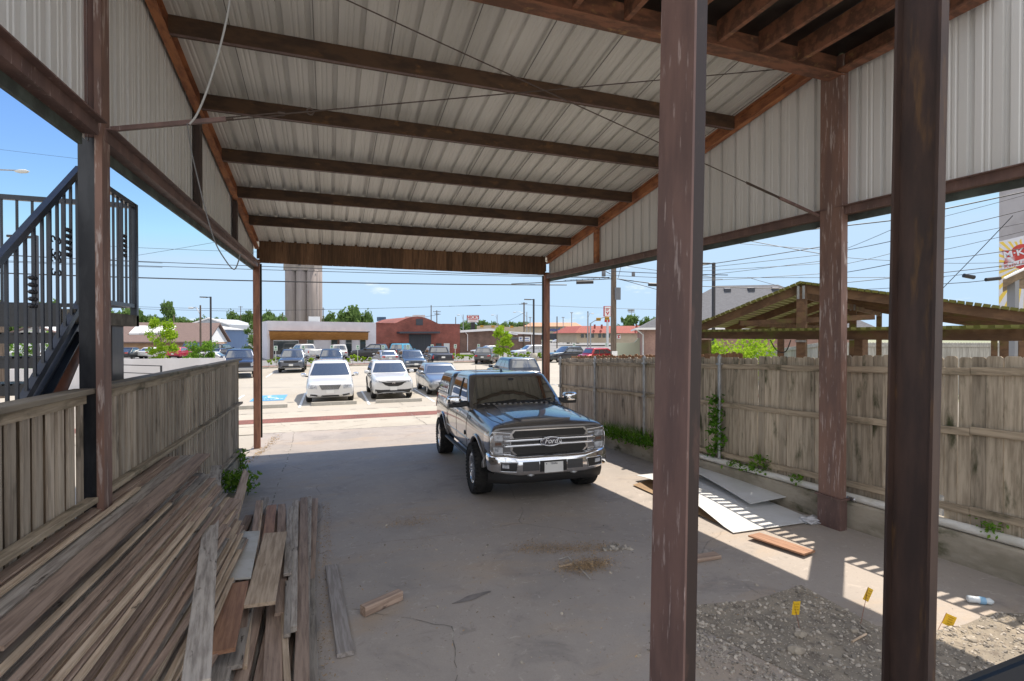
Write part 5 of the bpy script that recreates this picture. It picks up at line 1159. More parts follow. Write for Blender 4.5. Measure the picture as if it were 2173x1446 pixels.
    for s_, rr in ((1., .008), (.86, .004)):
        b = MB(); b.tube([c + Vector((.003, .175 * s_ * math.cos(a), .072 * s_ * math.sin(a))) for a in [k * math.pi / 20 for k in range(41)]], rr, 6); b.build('emblem_ring', CHROME, em)
    text_mb('Ford', .115, frame(c + Vector((.004, 0, .004)), (0, 1, 0), (0, 0, 1)), ext=.002, bold=.001, shear=.35).build('emblem_lettering', mat('letter_white', (.85, .85, .86), rough=.2), em)
    # bumper
    half = [(2.92, 0), (2.915, .3), (2.905, .55), (2.885, .75), (2.85, .88), (2.795, .965), (2.71, 1.0), (2.60, 1.005), (2.50, .995)]
    path = [(x, -y) for x, y in half[:0:-1]] + half; b = MB(); V = []; n = 7
    for i, (x, y) in enumerate(path):
        q = abs(y); a_, c_ = path[max(i - 1, 0)], path[min(i + 1, len(path) - 1)]; t = Vector((c_[0] - a_[0], c_[1] - a_[1], 0)).normalized(); nn_ = Vector((t.y, -t.x, 0))
        up = .755 + (.0 if q < .55 else min(1, (q - .55) / .25) * .045); lo = .475 + (0 if q < .6 else min(1, (q - .6) / .3) * .06)
        for o_, z in ((-.10, up + .012), (-.02, up), (0, up - .03), (.005, (up + lo) / 2), (0, lo + .03), (-.025, lo), (-.12, lo)): V.append(Vector((x, y, z)) + nn_ * o_)
    b.add(V, [(i * n + k, i * n + k + 1, i * n + n + k + 1, i * n + n + k) for i in range(len(path) - 1) for k in range(n - 1)], 0, True)
    bump = b.build('bumper', CHROME, root); sb = shell_of(root, [bump])
    for sg in (1, -1):
        sb.part('lamp_pocket', [(.60 * sg, .545), (.84 * sg, .565), (.84 * sg, .69), (.58 * sg, .68)], 'front', GRILL, off=.005, parent=bump)
        b = MB(); sb.linemb(b, [(.60 * sg, .54), (.85 * sg, .56), (.85 * sg, .695), (.575 * sg, .685), (.60 * sg, .54)], 'front', .009, .006); b.build('pocket_bezel', CHROME, bump)
        fg = sb.part('fog_lamp', [(.72 * sg, .60), (.82 * sg, .61), (.82 * sg, .67), (.72 * sg, .66)], 'front', LENS, off=.012, parent=bump)
        sb.part('bumper_pad', [(.235 * sg, .545), (.50 * sg, .545), (.50 * sg, .685), (.235 * sg, .685)], 'front', mat('pad_grey', (.055, .055, .058), rough=.5), off=.008, parent=bump)
    sb.part('bumper_recess', [(-.225, .52), (.225, .52), (.225, .69), (-.225, .69)], 'front', BLACK, off=.004, parent=bump)
    b = MB(); b.box((2.93, -.155, .505), (2.94, .155, .665)); pl = b.build('number_plate', PLATE, bump)
    text_mb('TEXAS', .040, frame((2.9415, 0, .642), (0, 1, 0), (0, 0, 1)), ext=.0008, bold=.0006).build('plate_lettering', mat('plate_ink', (.03, .03, .06)), pl)
    b = MB(); sc_ = Vector((2.9415, -.125, .642))
    b.add([sc_ + Vector((0, .014 * (1 if k % 2 == 0 else .4) * math.sin(k * math.pi / 5), .014 * (1 if k % 2 == 0 else .4) * math.cos(k * math.pi / 5))) for k in range(10)], [tuple(range(10))]); b.build('plate_star', MATS['plate_ink'], pl)
    # lower valance, tow hooks
    b = MB(); V = []; ys = [-.98, -.9, -.7, -.35, 0, .35, .7, .9, .98]
    for y in ys:
        x = 2.83 - .05 * (abs(y) / .9) ** 2 - (0 if abs(y) < .85 else (abs(y) - .85) * 1.4); V += [(x + .01, y, .50), (x + .015, y, .43), (x - .03, y, .335), (x - .12, y, .33)]
    b.add(V, [(i * 4 + k, i * 4 + k + 1, i * 4 + k + 5, i * 4 + k + 4) for i in range(len(ys) - 1) for k in range(3)], 0, True); b.build('valance', TRIM, root)
    for sg in (1, -1):
        b = MB(); b.tube([Vector((2.80, .36 * sg - .05, .50)), Vector((2.87, .36 * sg - .05, .475)), Vector((2.89, .36 * sg, .465)), Vector((2.87, .36 * sg + .05, .475)), Vector((2.80, .36 * sg + .05, .50))], .016, 8); b.build('tow_hook', SILVT, root)
    # arches
    for x in (ax, -ax):
        for sd in (1, -1):
            b = MB(); rr = .50; pts = []
            for k in range(21):
                a = R(10 + 160 * k / 20); pxx, pzz = x + math.cos(a) * (rr + .022), .44 + math.sin(a) * (rr + .022)
                h = sh.hit((pxx, 4 * sd, max(pzz, .56)), (0, -sd, 0)); pts.append(Vector((pxx, (h.y if h else .99 * sd), pzz)))
            b.tube(pts, .036, 8); b.build('wheel_arch', pm, root)
    for x, y in ws: wheel(root, x, y + (.07 if y > 0 else -.07), 1 if y > 0 else -1, Rr, .31, .262, mat('alloy_bright', (.62, .63, .65), rough=.18, metal=.95), 6, True)
    # mirrors
    for sd in (1, -1):
        b = MB(); b.bar((.80, .94 * sd, 1.42), (.80, 1.10 * sd, 1.40), .14, .10, bev=.015); b.bar((.79, 1.05 * sd, 1.385), (.79, 1.30 * sd, 1.385), .15, .07, bev=.015); mo = b.build('mirror', TRIM, root)
        b = MB(); V = []; n = 16
        for dx, sc in ((.115, .6), (.10, .86), (.05, 1.), (-.06, 1.)):
            for j in range(n):
                a = 2 * math.pi * j / n; cq, sq = math.cos(a), math.sin(a); V.append((.79 + dx, sd * 1.19 + math.copysign(abs(cq) ** .5, cq) * .135 * sc, 1.485 + math.copysign(abs(sq) ** .5, sq) * .085 * sc))
        b.add(V, [(i * n + j, i * n + (j + 1) % n, i * n + n + (j + 1) % n, i * n + n + j) for i in range(3) for j in range(n)] + [tuple(range(n)), tuple(range(3 * n, 4 * n))[::-1]], 0, True); b.build('mirror_cap', CHROME, mo)
    # badges, aerials, tail lamps
    for sd, vw in ((1, 'left'), (-1, 'right')):
        sh.part('fender_badge', [(1.22, 1.16), (1.03, 1.17), (1.04, 1.235), (1.20, 1.225)], vw, mat('badge', (.04, .045, .06), rough=.2), off=.012)
        h = sh.hit((.86, 4 * sd, .88), (0, -sd, 0)); b = MB(); b.lathe([(0, .018 * sd), (.04, .015 * sd), (.048, 0)], h, 'Y', 14); b.build('door_badge', GRILL, root)
        sh.part('tail_light', [(-3.0, 1.02), (-2.92, 1.02), (-2.92, 1.38), (-3.0, 1.38)], vw, REDL, off=.012)
    sh.part('tail_light', [(.84, 1.0), (.95, 1.0), (.95, 1.38), (.84, 1.38)], 'rear', REDL, off=.015, mirror=True)
    b = MB(); b.add([(-.02, -.02, 1.965), (-.02, .02, 1.965), (-.20, .022, 1.975), (-.20, -.022, 1.975), (-.16, 0, 2.055), (-.06, 0, 2.0)], [(0, 1, 5), (1, 2, 4, 5), (2, 3, 4), (3, 0, 5, 4), (0, 3, 2, 1)]); b.build('roof_aerial', BLACK, root)
    b = MB(); b.tube([(1.32, -.86, 1.36), (1.28, -.86, 1.75), (1.25, -.86, 2.15)], .004, 5); b.build('whip_aerial', BLACK, root)
    b = MB(); h = sh.hit((6, 0, 1.84), (-1, 0, 0)); b.box((h.x - .01, -.05, 1.80), (h.x + .018, .05, 1.87)); b.build('sensor_housing', BLACK, root)
    return root
tr = big_truck()
x_, y_ = 3.45, 10.22
tr.matrix_world = Matrix.Translation((x_, y_, gz(y_) + .005)) @ Matrix.Rotation(R(-93), 4, 'Z') @ Matrix.Rotation(-math.atan(SL), 4, 'Y')
# ================================================================ PLANTS
def leafmat(name, c1, c2, trans=.35):
    m = bpy.data.materials.new(name); m.use_nodes = True; nt = m.node_tree; L = nt.links.new; nt.nodes.remove(nt.nodes['Principled BSDF']); o = nt.nodes['Material Output']
    g = N(nt, 'ShaderNodeNewGeometry'); x = N(nt, 'ShaderNodeMix', data_type='RGBA'); L(g.outputs['Random Per Island'], x.inputs['Factor']); x.inputs['A'].default_value = rgb(c1); x.inputs['B'].default_value = rgb(c2)
    d = N(nt, 'ShaderNodeBsdfDiffuse'); t = N(nt, 'ShaderNodeBsdfTranslucent'); k = N(nt, 'ShaderNodeMixShader'); k.inputs[0].default_value = trans
    L(x.outputs['Result'], d.inputs[0]); L(x.outputs['Result'], t.inputs[0]); L(d.outputs[0], k.inputs[1]); L(t.outputs[0], k.inputs[2]); L(k.outputs[0], o.inputs[0]); return m
LEAF = leafmat('leaf_green', (.10, .175, .055), (.18, .27, .09), .4); LEAFB = leafmat('leaf_bright', (.22, .38, .02), (.36, .50, .05), .45); LEAFM = leafmat('leaf_mid', (.10, .22, .03), (.20, .34, .05), .4); LEAFW = leafmat('leaf_weed', (.06, .16, .02), (.14, .28, .04), .4)
BARK = mat('bark', (.12, .09, .07), (.07, .055, .045), sc=(6, 6, 1), ns=4, rough=.95)
def leaf(b, p, s, rn, m=0, flat=.5):
    n = Vector((rn.gauss(0, 1), rn.gauss(0, 1), rn.gauss(flat, .8))).normalized(); a = n.orthogonal().normalized(); a = Matrix.Rotation(rn.uniform(0, 6.3), 3, n) @ a; c = n.cross(a)
    b.add([p - a * s, p + c * s * .55 - a * s * .1, p + a * s, p - c * s * .55 - a * s * .1], [(0, 1, 2, 3)], m)
def tree_mesh(h, r, seed, nclump, nleaf, ls, trunk_h, tr_r, shape=1.):
    rn = random.Random(seed); b = MB(); t = MB(); cl = []
    for k in range(nclump):
        z = rn.uniform(trunk_h * .8, h * .97); f = (z - trunk_h * .8) / (h - trunk_h * .8); rr = r * (math.sin(math.pi * min(1, .22 + f * .68)) ** .7) * shape
        a = rn.uniform(0, 6.3); q = rr * math.sqrt(rn.uniform(.05, 1)); cl.append((Vector((q * math.cos(a), q * math.sin(a), z)), r * rn.uniform(.22, .42)))
    for k in range(nleaf):
        c, cr = cl[rn.randrange(nclump)]; d = Vector((rn.gauss(0, 1), rn.gauss(0, 1), rn.gauss(0, .8))).normalized() * cr * rn.uniform(.35, 1.08); leaf(b, c + d, ls * rn.uniform(.6, 1.3), rn)
    t.tube([(0, 0, -.1), (rn.gauss(0, .02) * h, rn.gauss(0, .02) * h, trunk_h), (0, 0, h * .8)], [tr_r, tr_r * .7, tr_r * .2], 8)
    for c, cr in cl[:max(5, nclump // 2)]: z = max(trunk_h * .6, c.z * .6); t.tube([(0, 0, z), c * .5 + Vector((0, 0, z * .5)), c], [tr_r * .4, tr_r * .25, tr_r * .1], 5)
    return b, t
PROTO = {}
def tree(name, label, loc, h, r, lm, seed, nclump=16, nleaf=1600, ls=.2, trunk_h=None, tr_r=.08, group=None, rz=0., shape=1.):
    root = empty(name, loc, label, 'tree' if 'shrub' not in name else 'shrub', group, rz, True); th = h * .25 if trunk_h is None else trunk_h
    b, t = tree_mesh(h, r, seed, nclump, nleaf, ls, th, tr_r, shape); b.build('crown', lm, root, fix=False); t.build('trunk', BARK, root, fix=False); return root
# distant tree line: four crowns copied
TL = 'green tree in the far treeline behind the low roofs'
protos = []
for k in range(5):
    root = empty('distant_tree', (0, 0, -100), TL, 'tree', 'trees of the far treeline', 0, True); b, t = tree_mesh(1., .56 - .02 * k, 40 + k, 34, 3000, .062, .06, .02, 1.1); b.build('crown', LEAF, root, fix=False); t.build('trunk', BARK, root, fix=False); protos.append(root)
used = [False] * 5
def ftree(px, top, d, w, k, label=None):
    o = protos[k]
    if used[k]: o = copy_tree(protos[k])
    used[k] = True; p = at(px, d, -1.); h = D(px, top, d).z + 1.; o.location = p; ww = w * d / 1088 / 1.0; o.scale = (ww, ww, h); o.rotation_euler = (0, 0, px * .37)
    if label: o['label'] = label; del o['group']
    else: o['label'] = TL; o['group'] = 'trees of the far treeline'
rn = random.Random(5); i = 0
ftree(353, 650, 205, 34, 0, 'tall rounded tree rising above the treeline left of the street lamps')
ftree(741, 657, 165, 62, 1, 'broad leafy tree behind the white shop, right of the grain elevator'); ftree(700, 672, 170, 34, 2, 'smaller leafy tree directly beside the grain elevator'); ftree(776, 668, 168, 40, 3, 'leafy tree behind the white shop roof, right of the broad tree')
for px in range(-40, 300, 21): ftree(px, 655 + rn.uniform(-12, 14) if px < 120 else 668 + rn.uniform(-7, 9), rn.uniform(130, 200), rn.uniform(38, 62), i % 5); i += 1
for px in range(268, 560, 14): ftree(px, 682 + rn.uniform(-5, 5), rn.uniform(210, 290), rn.uniform(24, 40), i % 5); i += 1
for px, tp in ((497, 667), (515, 672), (535, 668), (560, 672), (578, 668), (596, 674), (1325, 677), (1345, 675), (1368, 678), (1382, 680)): ftree(px, tp, rn.uniform(190, 240), rn.uniform(28, 38), i % 5); i += 1
for px in range(985, 1125, 17): ftree(px, 687 + rn.uniform(-3, 2), rn.uniform(300, 380), rn.uniform(24, 36), i % 5); i += 1
tree('leafy_tree', 'dark green tree standing between the blue warehouse and the shed corner post', at(541, 74), D(541, 688, 74).z, 1.9, LEAF, 77, 20, 2600, .16, .6)
tree('roadside_tree', 'green tree beside the white shop, just right of the shed corner post', at(562, 92), D(562, 672, 92).z, 2.3, LEAF, 78, 20, 2400, .2, .6)
# young bright trees
tree('young_tree', 'slender bright yellow-green young tree behind the white wall at the left', at(341, 47), D(341, 677, 47).z, 1.30, LEAFB, 3, 30, 2400, .12, .9, .06, shape=.9)
tree('young_tree', 'rounded fresh green young tree behind the white wall, left of the blue pickup', at(431, 43), D(431, 727, 43).z, 1.35, LEAFM, 4, 18, 2200, .11, .4, .05)
tree('young_tree', 'slender bright young tree in the planting bed beside the grey crossover', at(1066, 51.5), D(1066, 694, 51.5).z, 1.05, LEAFB, 6, 30, 2300, .11, 1.5, .06, shape=.9)
tree('young_tree', 'wide bright yellow-green tree showing under the pergola beam', at(1578, 27), D(1578, 718, 27).z + .15, 2.0, LEAFB, 9, 20, 2600, .10, 1.2, .06)
tree('young_tree', 'leafy bright tree seen through the stair treads at the far left', at(85, 33), D(85, 712, 33).z, 1.5, LEAFM, 12, 18, 2000, .10, .4, .05)
# ================================================================ KERB, BED, SHRUBS, SIGNS
KA, KB = Vector((-32, 50.5 - .165 * 26.7, 0)), Vector((46, 50.5 + .165 * 51.3, 0)); KD = (KB - KA).normalized(); KN = Vector((-KD.y, KD.x, 0))
def K(px, off=0.):   # point on the kerb line seen at column px, moved back by off
    a = ray(px, 713); A, B_ = KA + KN * off, KB + KN * off
    dx, dy = B_.x - A.x, B_.y - A.y; t = (A.x * dy - A.y * dx) / (a[0] * dy - a[1] * dx); return Vector((a[0] * t, a[1] * t, 0))
b = MB(); b.bar(KA + Vector((0, 0, .06)), KB + Vector((0, 0, .06)), .16, .14, bev=.02); tag(b.build('kerb', APRON), kind='structure')
MULCH = mat('mulch', (.20, .10, .08), (.13, .065, .05), ns=6, ns3=20, bump=.5, rough=.95)
sheet('planting_bed', [tuple((KA + KN * .08)[:2]), tuple((KB + KN * .08)[:2]), tuple((KB + KN * 3.)[:2]), tuple((KA + KN * 3.)[:2])], MULCH, .07)
sheet('street_pavement', [tuple((KA + KN * 3.)[:2]), tuple((KB + KN * 3.)[:2]), (150, 95), (150, 260), (-60, 260), (-60, 62)], ASPH, .002)
sh_px = (570, 586, 605, 662, 738, 748, 759, 773, 786, 960, 971, 983, 1000, 1081, 1093, 1105, 1114.5, 1123, 1144, 1152)
sp_ = None
SL_ = 'small round bright green shrub in the planting bed along the kerb'
for i, px in enumerate(sh_px):
    if sp_ is None: sp_ = tree('round_shrub', SL_, (0, 0, 0), .78, .34, LEAFB, 15, 9, 520, .06, .08, .02, 'round shrubs in the planting bed'); o = sp_
    else: o = copy_tree(sp_)
    o.location = K(px, .75 + .3 * (i % 3)) + Vector((0, 0, .07)); o.rotation_euler = (0, 0, i * 1.3); s_ = .8 + .12 * (i * 7 % 4); o.scale = (s_, s_, s_)
SGN = mat('sign_face', (.55, .62, .58), rough=.5); SGG = mat('sign_green', (.10, .26, .17)); POLEW = mat('pole_pale', (.55, .57, .57), rough=.5)
pr = None
for i, px in enumerate((585, 643.5, 704, 759, 812.6, 865.6, 917, 966, 1015.5, 1218, 1286)):
    if pr is None:
        pr = empty('parking_sign', (0, 0, 0), 'small pale parking sign on a thin post along the planting bed kerb', 'sign', 'parking signs along the kerb', 0, True)
        b = MB(); b.box((-.025, -.02, 0), (.025, .02, 1.75)); b.build('sign_post', POLEW, pr); b = MB(); b.box((-.155, -.035, 1.55), (.155, -.022, 2.0)); pl = b.build('sign_panel', SGN, pr)
        b = MB(); b.lathe([(0, -.004), (.085, -.004), (.085, 0)], (0, -.037, 1.86), 'Y', 16); b.box((-.12, -.039, 1.60), (.12, -.036, 1.64)); b.box((-.12, -.039, 1.68), (.12, -.036, 1.72)); b.build('sign_marking', SGG, pl); o = pr
    else: o = copy_tree(pr)
    o.location = K(px, .35)
WS = concrete('stop_concrete', (.47, .44, .38), (.42, .39, .33), (.35, .33, .28), ns=1.)
for i, (x0, x1, y, l) in enumerate(((-3.62, -1.62, 22.72, 'concrete wheel stop in front of the empty accessible bay'), (-.72, 1.08, 22.86, 'concrete wheel stop under the nose of the white minivan'), (1.88, 3.86, 22.86, 'concrete wheel stop under the nose of the white crossover'), (4.6, 6.5, 22.86, 'concrete wheel stop in front of the silver sedan'))):
    b = MB(); b.prism([(x0, y - .10, -.005), (x0, y + .10, -.005), (x0, y + .07, .13), (x0, y - .07, .13)], (x1 - x0, 0, 0)); tag(b.build('wheel_stop', WS), l, 'wheel stop')
# ================================================================ BUILDINGS
def PV(px, py, A, B_, off=0.):
    """point of the upright plane through ground points A, B_ seen at a pixel, moved off metres towards us"""
    A, B_ = Vector(A), Vector(B_); d = (B_ - A); n = Vector((d.y, -d.x, 0)).normalized(); A = A + n * off; a = Vector(ray(px, py)); o = Vector((0, 0, HC)); t = (A - o).dot(n) / a.dot(n); return o + a * t
def slab(b, px, A, B_, off, th, m=0):
    d = (Vector(B_) - Vector(A)); n = Vector((d.y, -d.x, 0)).normalized(); q = [PV(x, y, A, B_, off) for x, y in px]; b.prism(q, -n * th, m)
def rect(x0, y0, x1, y1): return [(x0, y0), (x1, y0), (x1, y1), (x0, y1)]
WGL = mat('window_glass', (.03, .04, .045), rough=.05, spec=.8); STUC = mat('stucco_white', (.66, .65, .69), (.60, .59, .63), ns=.6, rough=.9); SOFF = mat('soffit_wood', (.52, .25, .07), (.42, .19, .05), sc=(1, 1, 6), ns=2, rough=.7); DKM = mat('dark_metal', (.045, .05, .065), rough=.5)
BRR = brickmat('brick_red', (.27, .075, .055), (.21, .06, .045), (.22, .12, .10), 1.6, 1); BRB = brickmat('brick_brown', (.20, .125, .095), (.16, .10, .08), (.2, .14, .12), 1.6, 1); BRP = brickmat('brick_pink', (.36, .22, .175), (.29, .17, .14), (.34, .27, .24), 4., 1); BRT = brickmat('brick_tan', (.42, .25, .14), (.34, .2, .12), (.42, .32, .22), 2, 1)
A, B_ = Vector((-7.2, 69.7, 0)), Vector((6.0, 72.5, 0)); low = 775
def facade(name, label, cat, A, B_, outline, m, depth):
    root = empty(name, (A + B_) / 2, label, cat); b = MB(); slab(b, outline, A, B_, 0, depth); b.build('wall', m, root); return root
shop = facade('white_shop', 'low white modern shop with an orange wood canopy below the grain elevator', 'shop', A, B_, [(567, low), (567, 681), (798, 685), (798, low)], STUC, 10)
b = MB(); q0, q1 = PV(571, 707, A, B_, 1.4), PV(782, 709, A, B_, 1.4); q2, q3 = PV(573, 722, A, B_, .02), PV(781, 722, A, B_, .02)
up = Vector((0, 0, .22)); n_ = Vector(((B_ - A).y, -(B_ - A).x, 0)).normalized()
b.add([q0, q1, q3, q2, q0 + up, q1 + up, q3 + up * 3.5, q2 + up * 3.5], [(0, 1, 2, 3), (4, 5, 6, 7), (0, 3, 7, 4), (1, 2, 6, 5), (3, 2, 6, 7), (0, 1, 5, 4)], 0)
b.build('canopy', SOFF, shop); b = MB(); b.bar(q0 + Vector((0, 0, .27)), q1 + Vector((0, 0, .27)), 1.2, .1); b.build('canopy_roof', DKM, shop)
for r_, m, nm in ((rect(581, 724, 633, 752), WGL, 'window'), (rect(652.5, 721, 665.5, 742), WGL, 'window'), (rect(703, 719, 716, 738), WGL, 'window'), (rect(764, 721, 776, 745), WGL, 'window'), (rect(734, 721, 746.5, 728), WGL, 'window'), (rect(734, 729, 746.5, 756), WGL, 'door'), (rect(635, 721, 651, low), BRB, 'brick_pier'), (rect(716.5, 719, 720.5, low), BRB, 'brick_pier'), (rect(573, 722, 580, low), BRB, 'brick_pier')):
    b = MB(); slab(b, r_, A, B_, .05 if 'pier' not in nm else .18, .05 if 'pier' not in nm else .17); w = b.build(nm, m, shop)
    if nm != 'brick_pier':
        b = MB(); x0, y0, x1, y1 = r_[0][0], r_[0][1], r_[2][0], r_[2][1]; e = .8
        for q in (rect(x0 - e, y0 - e, x1 + e, y0), rect(x0 - e, y1, x1 + e, y1 + e), rect(x0 - e, y0, x0, y1), rect(x1, y0, x1 + e, y1)): slab(b, q, A, B_, .08, .08)
        b.build('frame', POLEW, w)
b = MB(); c = PV(667, 678, A, B_, -3); b.box((c.x - .7, c.y - .6, c.z - .5), (c.x + .7, c.y + .6, c.z + .35)); b.build('roof_unit', POLEW, shop)
dAB = (B_ - A).normalized(); B2 = B_ + dAB * 16
gar = facade('brick_garage', 'red brick garage with an arched parapet and dark double door', 'garage', B_ + dAB * .02, B2, [(798, low), (798, 686), (836, 686.5), (842, 685)] + [(842 + (930 - 842) * t / 10, 685 + 2 * t / 10 - 14 * math.sin(math.pi * t / 10)) for t in range(1, 10)] + [(930, 687), (940, 688), (976, 688.5), (976, low)], BRR, 12)
A, B_ = B_, B2
for r_, m, nm in ((rect(868, 710, 915, low), mat('door_dark', (.035, .04, .05), (.055, .06, .07), sc=(12, 12, .1), ns=3), 'door'), (rect(883, 677, 897.5, 690.5), DKM, 'louvre'), (rect(848, 704, 934, 708), DKM, 'awning'), (rect(826.5, 729, 839, 745), WGL, 'window'), (rect(843.5, 729, 856, 745), WGL, 'window'), (rect(925, 729, 937, 745), WGL, 'window'), (rect(942, 729, 954, 750), POLEW, 'door')):
    b = MB(); slab(b, r_, A, B_, .06 if nm != 'awning' else 1.2, .07 if nm != 'awning' else 1.2); b.build(nm, m, gar)
b = MB(); slab(b, [(798, 687), (798, 685.3), (836, 685.8), (836, 687.5)], A, B_, .05, .3); slab(b, [(940, 689), (940, 687.4), (976.3, 687.8), (976.3, 689.4)], A, B_, .05, .3); b.build('coping', BRR, gar)
for px, py in ((868, 670), (884, 667), (893, 667)):
    b = MB(); c = PV(px, py + 6, A, B_, -8); b.box((c.x - .6, c.y - .5, c.z - 1.2), (c.x + .6, c.y + .5, c.z + .3)); b.build('roof_unit', POLEW, gar)
# low brown building
A, B_ = at(979, 88), at(1155, 98); bb_ = facade('brown_brick_building', 'low brown brick building with a shallow white gabled roof edge behind the young tree', 'building', A, B_, [(977, 770), (977, 703), (1040, 701), (1092, 710), (1149, 709), (1149, 770)], BRB, 14)
b = MB()
for p, q in (((975, 704), (1040, 700)), ((1040, 700), (1096, 709.5)), ((1082, 706), (1156, 709.5))):
    a_, c_ = PV(*p, A, B_, .5), PV(*q, A, B_, .5); b.bar(a_, c_, .8, .34)
b.build('roof_edge', WHITEP, bb_); b = MB()
for px in (992, 1128): b.tube([PV(px - 4, 706, A, B_, .3), PV(px, 711, A, B_, .12), PV(px, 745, A, B_, .12)], .09, 6)
b.build('downspout', WHITEP, bb_)
b = MB(); slab(b, rect(1085, 716, 1099, 721), A, B_, .06, .08); b.build('window', WGL, bb_)
b = MB(); slab(b, rect(1101, 715, 1125, 725), A, B_, .12, .1); sg = b.build('sign_panel', WHITEP, bb_); b = MB(); slab(b, rect(1110, 718, 1122, 719.5), A, B_, .14, .02); slab(b, rect(1103, 722.5, 1123, 723.5), A, B_, .14, .02); slab(b, [(1105 + 2 * math.cos(k * .785), 718.5 + 2 * math.sin(k * .785)) for k in range(8)], A, B_, .14, .02); b.build('sign_lettering', mat('sign_blue', (.05, .10, .35)), sg)
# supermarket and restaurant
TAN = mat('stucco_tan', (.50, .42, .31), (.46, .385, .28), ns=.5); TILEO = mat('roof_tile_orange', (.50, .27, .16), (.42, .22, .13), ns=2); TILER = mat('roof_tile_red', (.33, .075, .055), (.25, .06, .045), ns=3)
A, B_ = at(1085, 232), at(1300, 232); sm = facade('supermarket', 'far off tan supermarket with an orange hipped roof', 'supermarket', A, B_, [(1100, 722), (1100, 693), (1236, 693), (1236, 722)], TAN, 25)
b = MB(); e0, e1, r0, r1 = PV(1110, 693, A, B_, 1.5), PV(1237, 693, A, B_, 1.5), PV(1127, 685, A, B_, -6), PV(1222, 685, A, B_, -6); n_ = Vector((-(B_ - A).y, (B_ - A).x, 0)).normalized(); b.add([e0, e1, r1, r0, e0 + n_ * 16, e1 + n_ * 16], [(0, 1, 2, 3), (4, 0, 3), (1, 5, 2), (5, 4, 3, 2), (0, 4, 5, 1)]); b.build('roof', TILEO, sm)
d_ = (B_ - A).normalized(); nn = Vector((d_.y, -d_.x, 0)); c = PV(1174, 700, A, B_, .4); text_mb('United', 2.2, frame(c, d_, (0, 0, 1)), ext=.1, bold=.04).build('lettering', mat('letter_blue', (.06, .14, .45)), sm)
b = MB(); slab(b, rect(1120, 708, 1228, 721), A, B_, .1, .15); b.build('shopfront', DKM, sm); b = MB()
for px in (1118, 1138, 1160, 1182, 1204, 1226): slab(b, rect(px, 706, px + 2.5, 722), A, B_, 1.0, .9)
b.build('pillar', TAN, sm)
bw_ = facade('tan_warehouse', 'far off tan flat building behind the traffic lights', 'building', at(1000, 200), at(1118, 200), [(1012, 715), (1012, 692), (1060, 690), (1060, 694), (1112, 694), (1118, 715)], TAN, 15)
A, B_ = at(1216, 142), at(1385, 150); rs = facade('red_roof_restaurant', 'tan restaurant with a red tiled mansard roof behind the utility pole', 'restaurant', A, B_, [(1224, 728), (1224, 706), (1378, 706), (1378, 728)], TAN, 14)
b = MB(); e0, e1, r0, r1 = PV(1220, 707, A, B_, 1.3), PV(1378, 707.5, A, B_, 1.3), PV(1233, 692, A, B_, -2), PV(1374, 692, A, B_, -2); n_ = Vector((-(B_ - A).y, (B_ - A).x, 0)).normalized(); b.add([e0, e1, r1, r0, e0 + n_ * 16, e1 + n_ * 16, r1 + n_ * 10, r0 + n_ * 10], [(0, 1, 2, 3), (4, 0, 3, 7), (1, 5, 6, 2), (7, 3, 2, 6), (0, 4, 5, 1)]); b.build('roof', TILER, rs)
b = MB()
for x0, x1 in ((1233, 1239), (1243, 1247), (1253, 1261), (1270, 1276), (1279, 1285), (1288, 1294)): slab(b, rect(x0, 709, x1, 717), A, B_, .1, .12)
b.build('window', WGL, rs)
b = MB()
for px in (1262, 1277, 1351): slab(b, rect(px, 689, px + 2, 698), A, B_, .4, .6)
b.build('roof_fin', TILER, rs)
b = MB(); slab(b, rect(1309, 710, 1317, 719), A, B_, .3, .1); b.build('poster', WHITEP, rs); b = MB(); slab(b, [(1310, 712), (1316, 711), (1316, 713), (1313, 714), (1316, 717), (1310, 718), (1312, 715)], A, B_, .33, .02); b.build('poster_print', mat('poster_red', (.5, .05, .05)), rs)
# low green garden wall with a curved step
A, B_ = at(1308, 47), at(1385, 47); gw = MB(); slab(gw, [(1308, 775), (1308, 728), (1338, 728), (1347, 727), (1352, 722), (1354, 718), (1376, 717), (1376, 775)], A, B_, 0, .25); tag(gw.build('garden_wall', mat('stucco_green', (.50, .54, .42), ns=1)), 'pale green garden wall with a curved step behind the fence', 'wall')
# grain elevator
ge = empty('grain_elevator', at(641, 320), 'tall concrete grain elevator of round silos rising above the white shop', 'grain elevator'); CON = mat('silo_concrete', (.27, .235, .225), (.22, .19, .182), sc=(.15, .15, .02), ns=2, c3=(.27, .23, .21), s3=(.3, .3, .012), ns3=1.5, lo3=.55, hi3=.7, rough=.95)
c0 = at(606.5, 320); c1 = at(675, 320); ux = (c1 - c0).normalized(); uy = Vector((-ux.y, ux.x, 0)); W_ = (c1 - c0).length; rr = W_ / 6
for i in range(3):
    for j in range(2): b = MB(); b.lathe([(rr * 1.02, 0), (rr * 1.02, D(640, 573, 320).z), (0, D(640, 573, 320).z)], c0 + ux * rr * (2 * i + 1) + uy * rr * (2 * j), n=28); b.build('silo', CON, ge)
zt_ = D(640, 552, 320).z; b = MB(); q = c0 - uy * rr * .9; b.prism([q + Vector((0, 0, D(640, 575, 320).z)), c1 - uy * rr * .9 - ux * 1 + Vector((0, 0, D(640, 575, 320).z)), c1 + uy * rr * 3 - ux * 1 + Vector((0, 0, D(640, 575, 320).z)), c0 + uy * rr * 3 + Vector((0, 0, D(640, 575, 320).z))], (0, 0, zt_ + 8 - D(640, 575, 320).z)); b.build('headhouse', CON, ge)
p = D(640, 565, 320); b = MB(); q = p - uy * (rr * .95); b.bar(q, q + Vector((0, 0, 2.2)), 1.6, .3, up=(0, 1, 0)); b.build('window', DKM, ge)
b = MB()
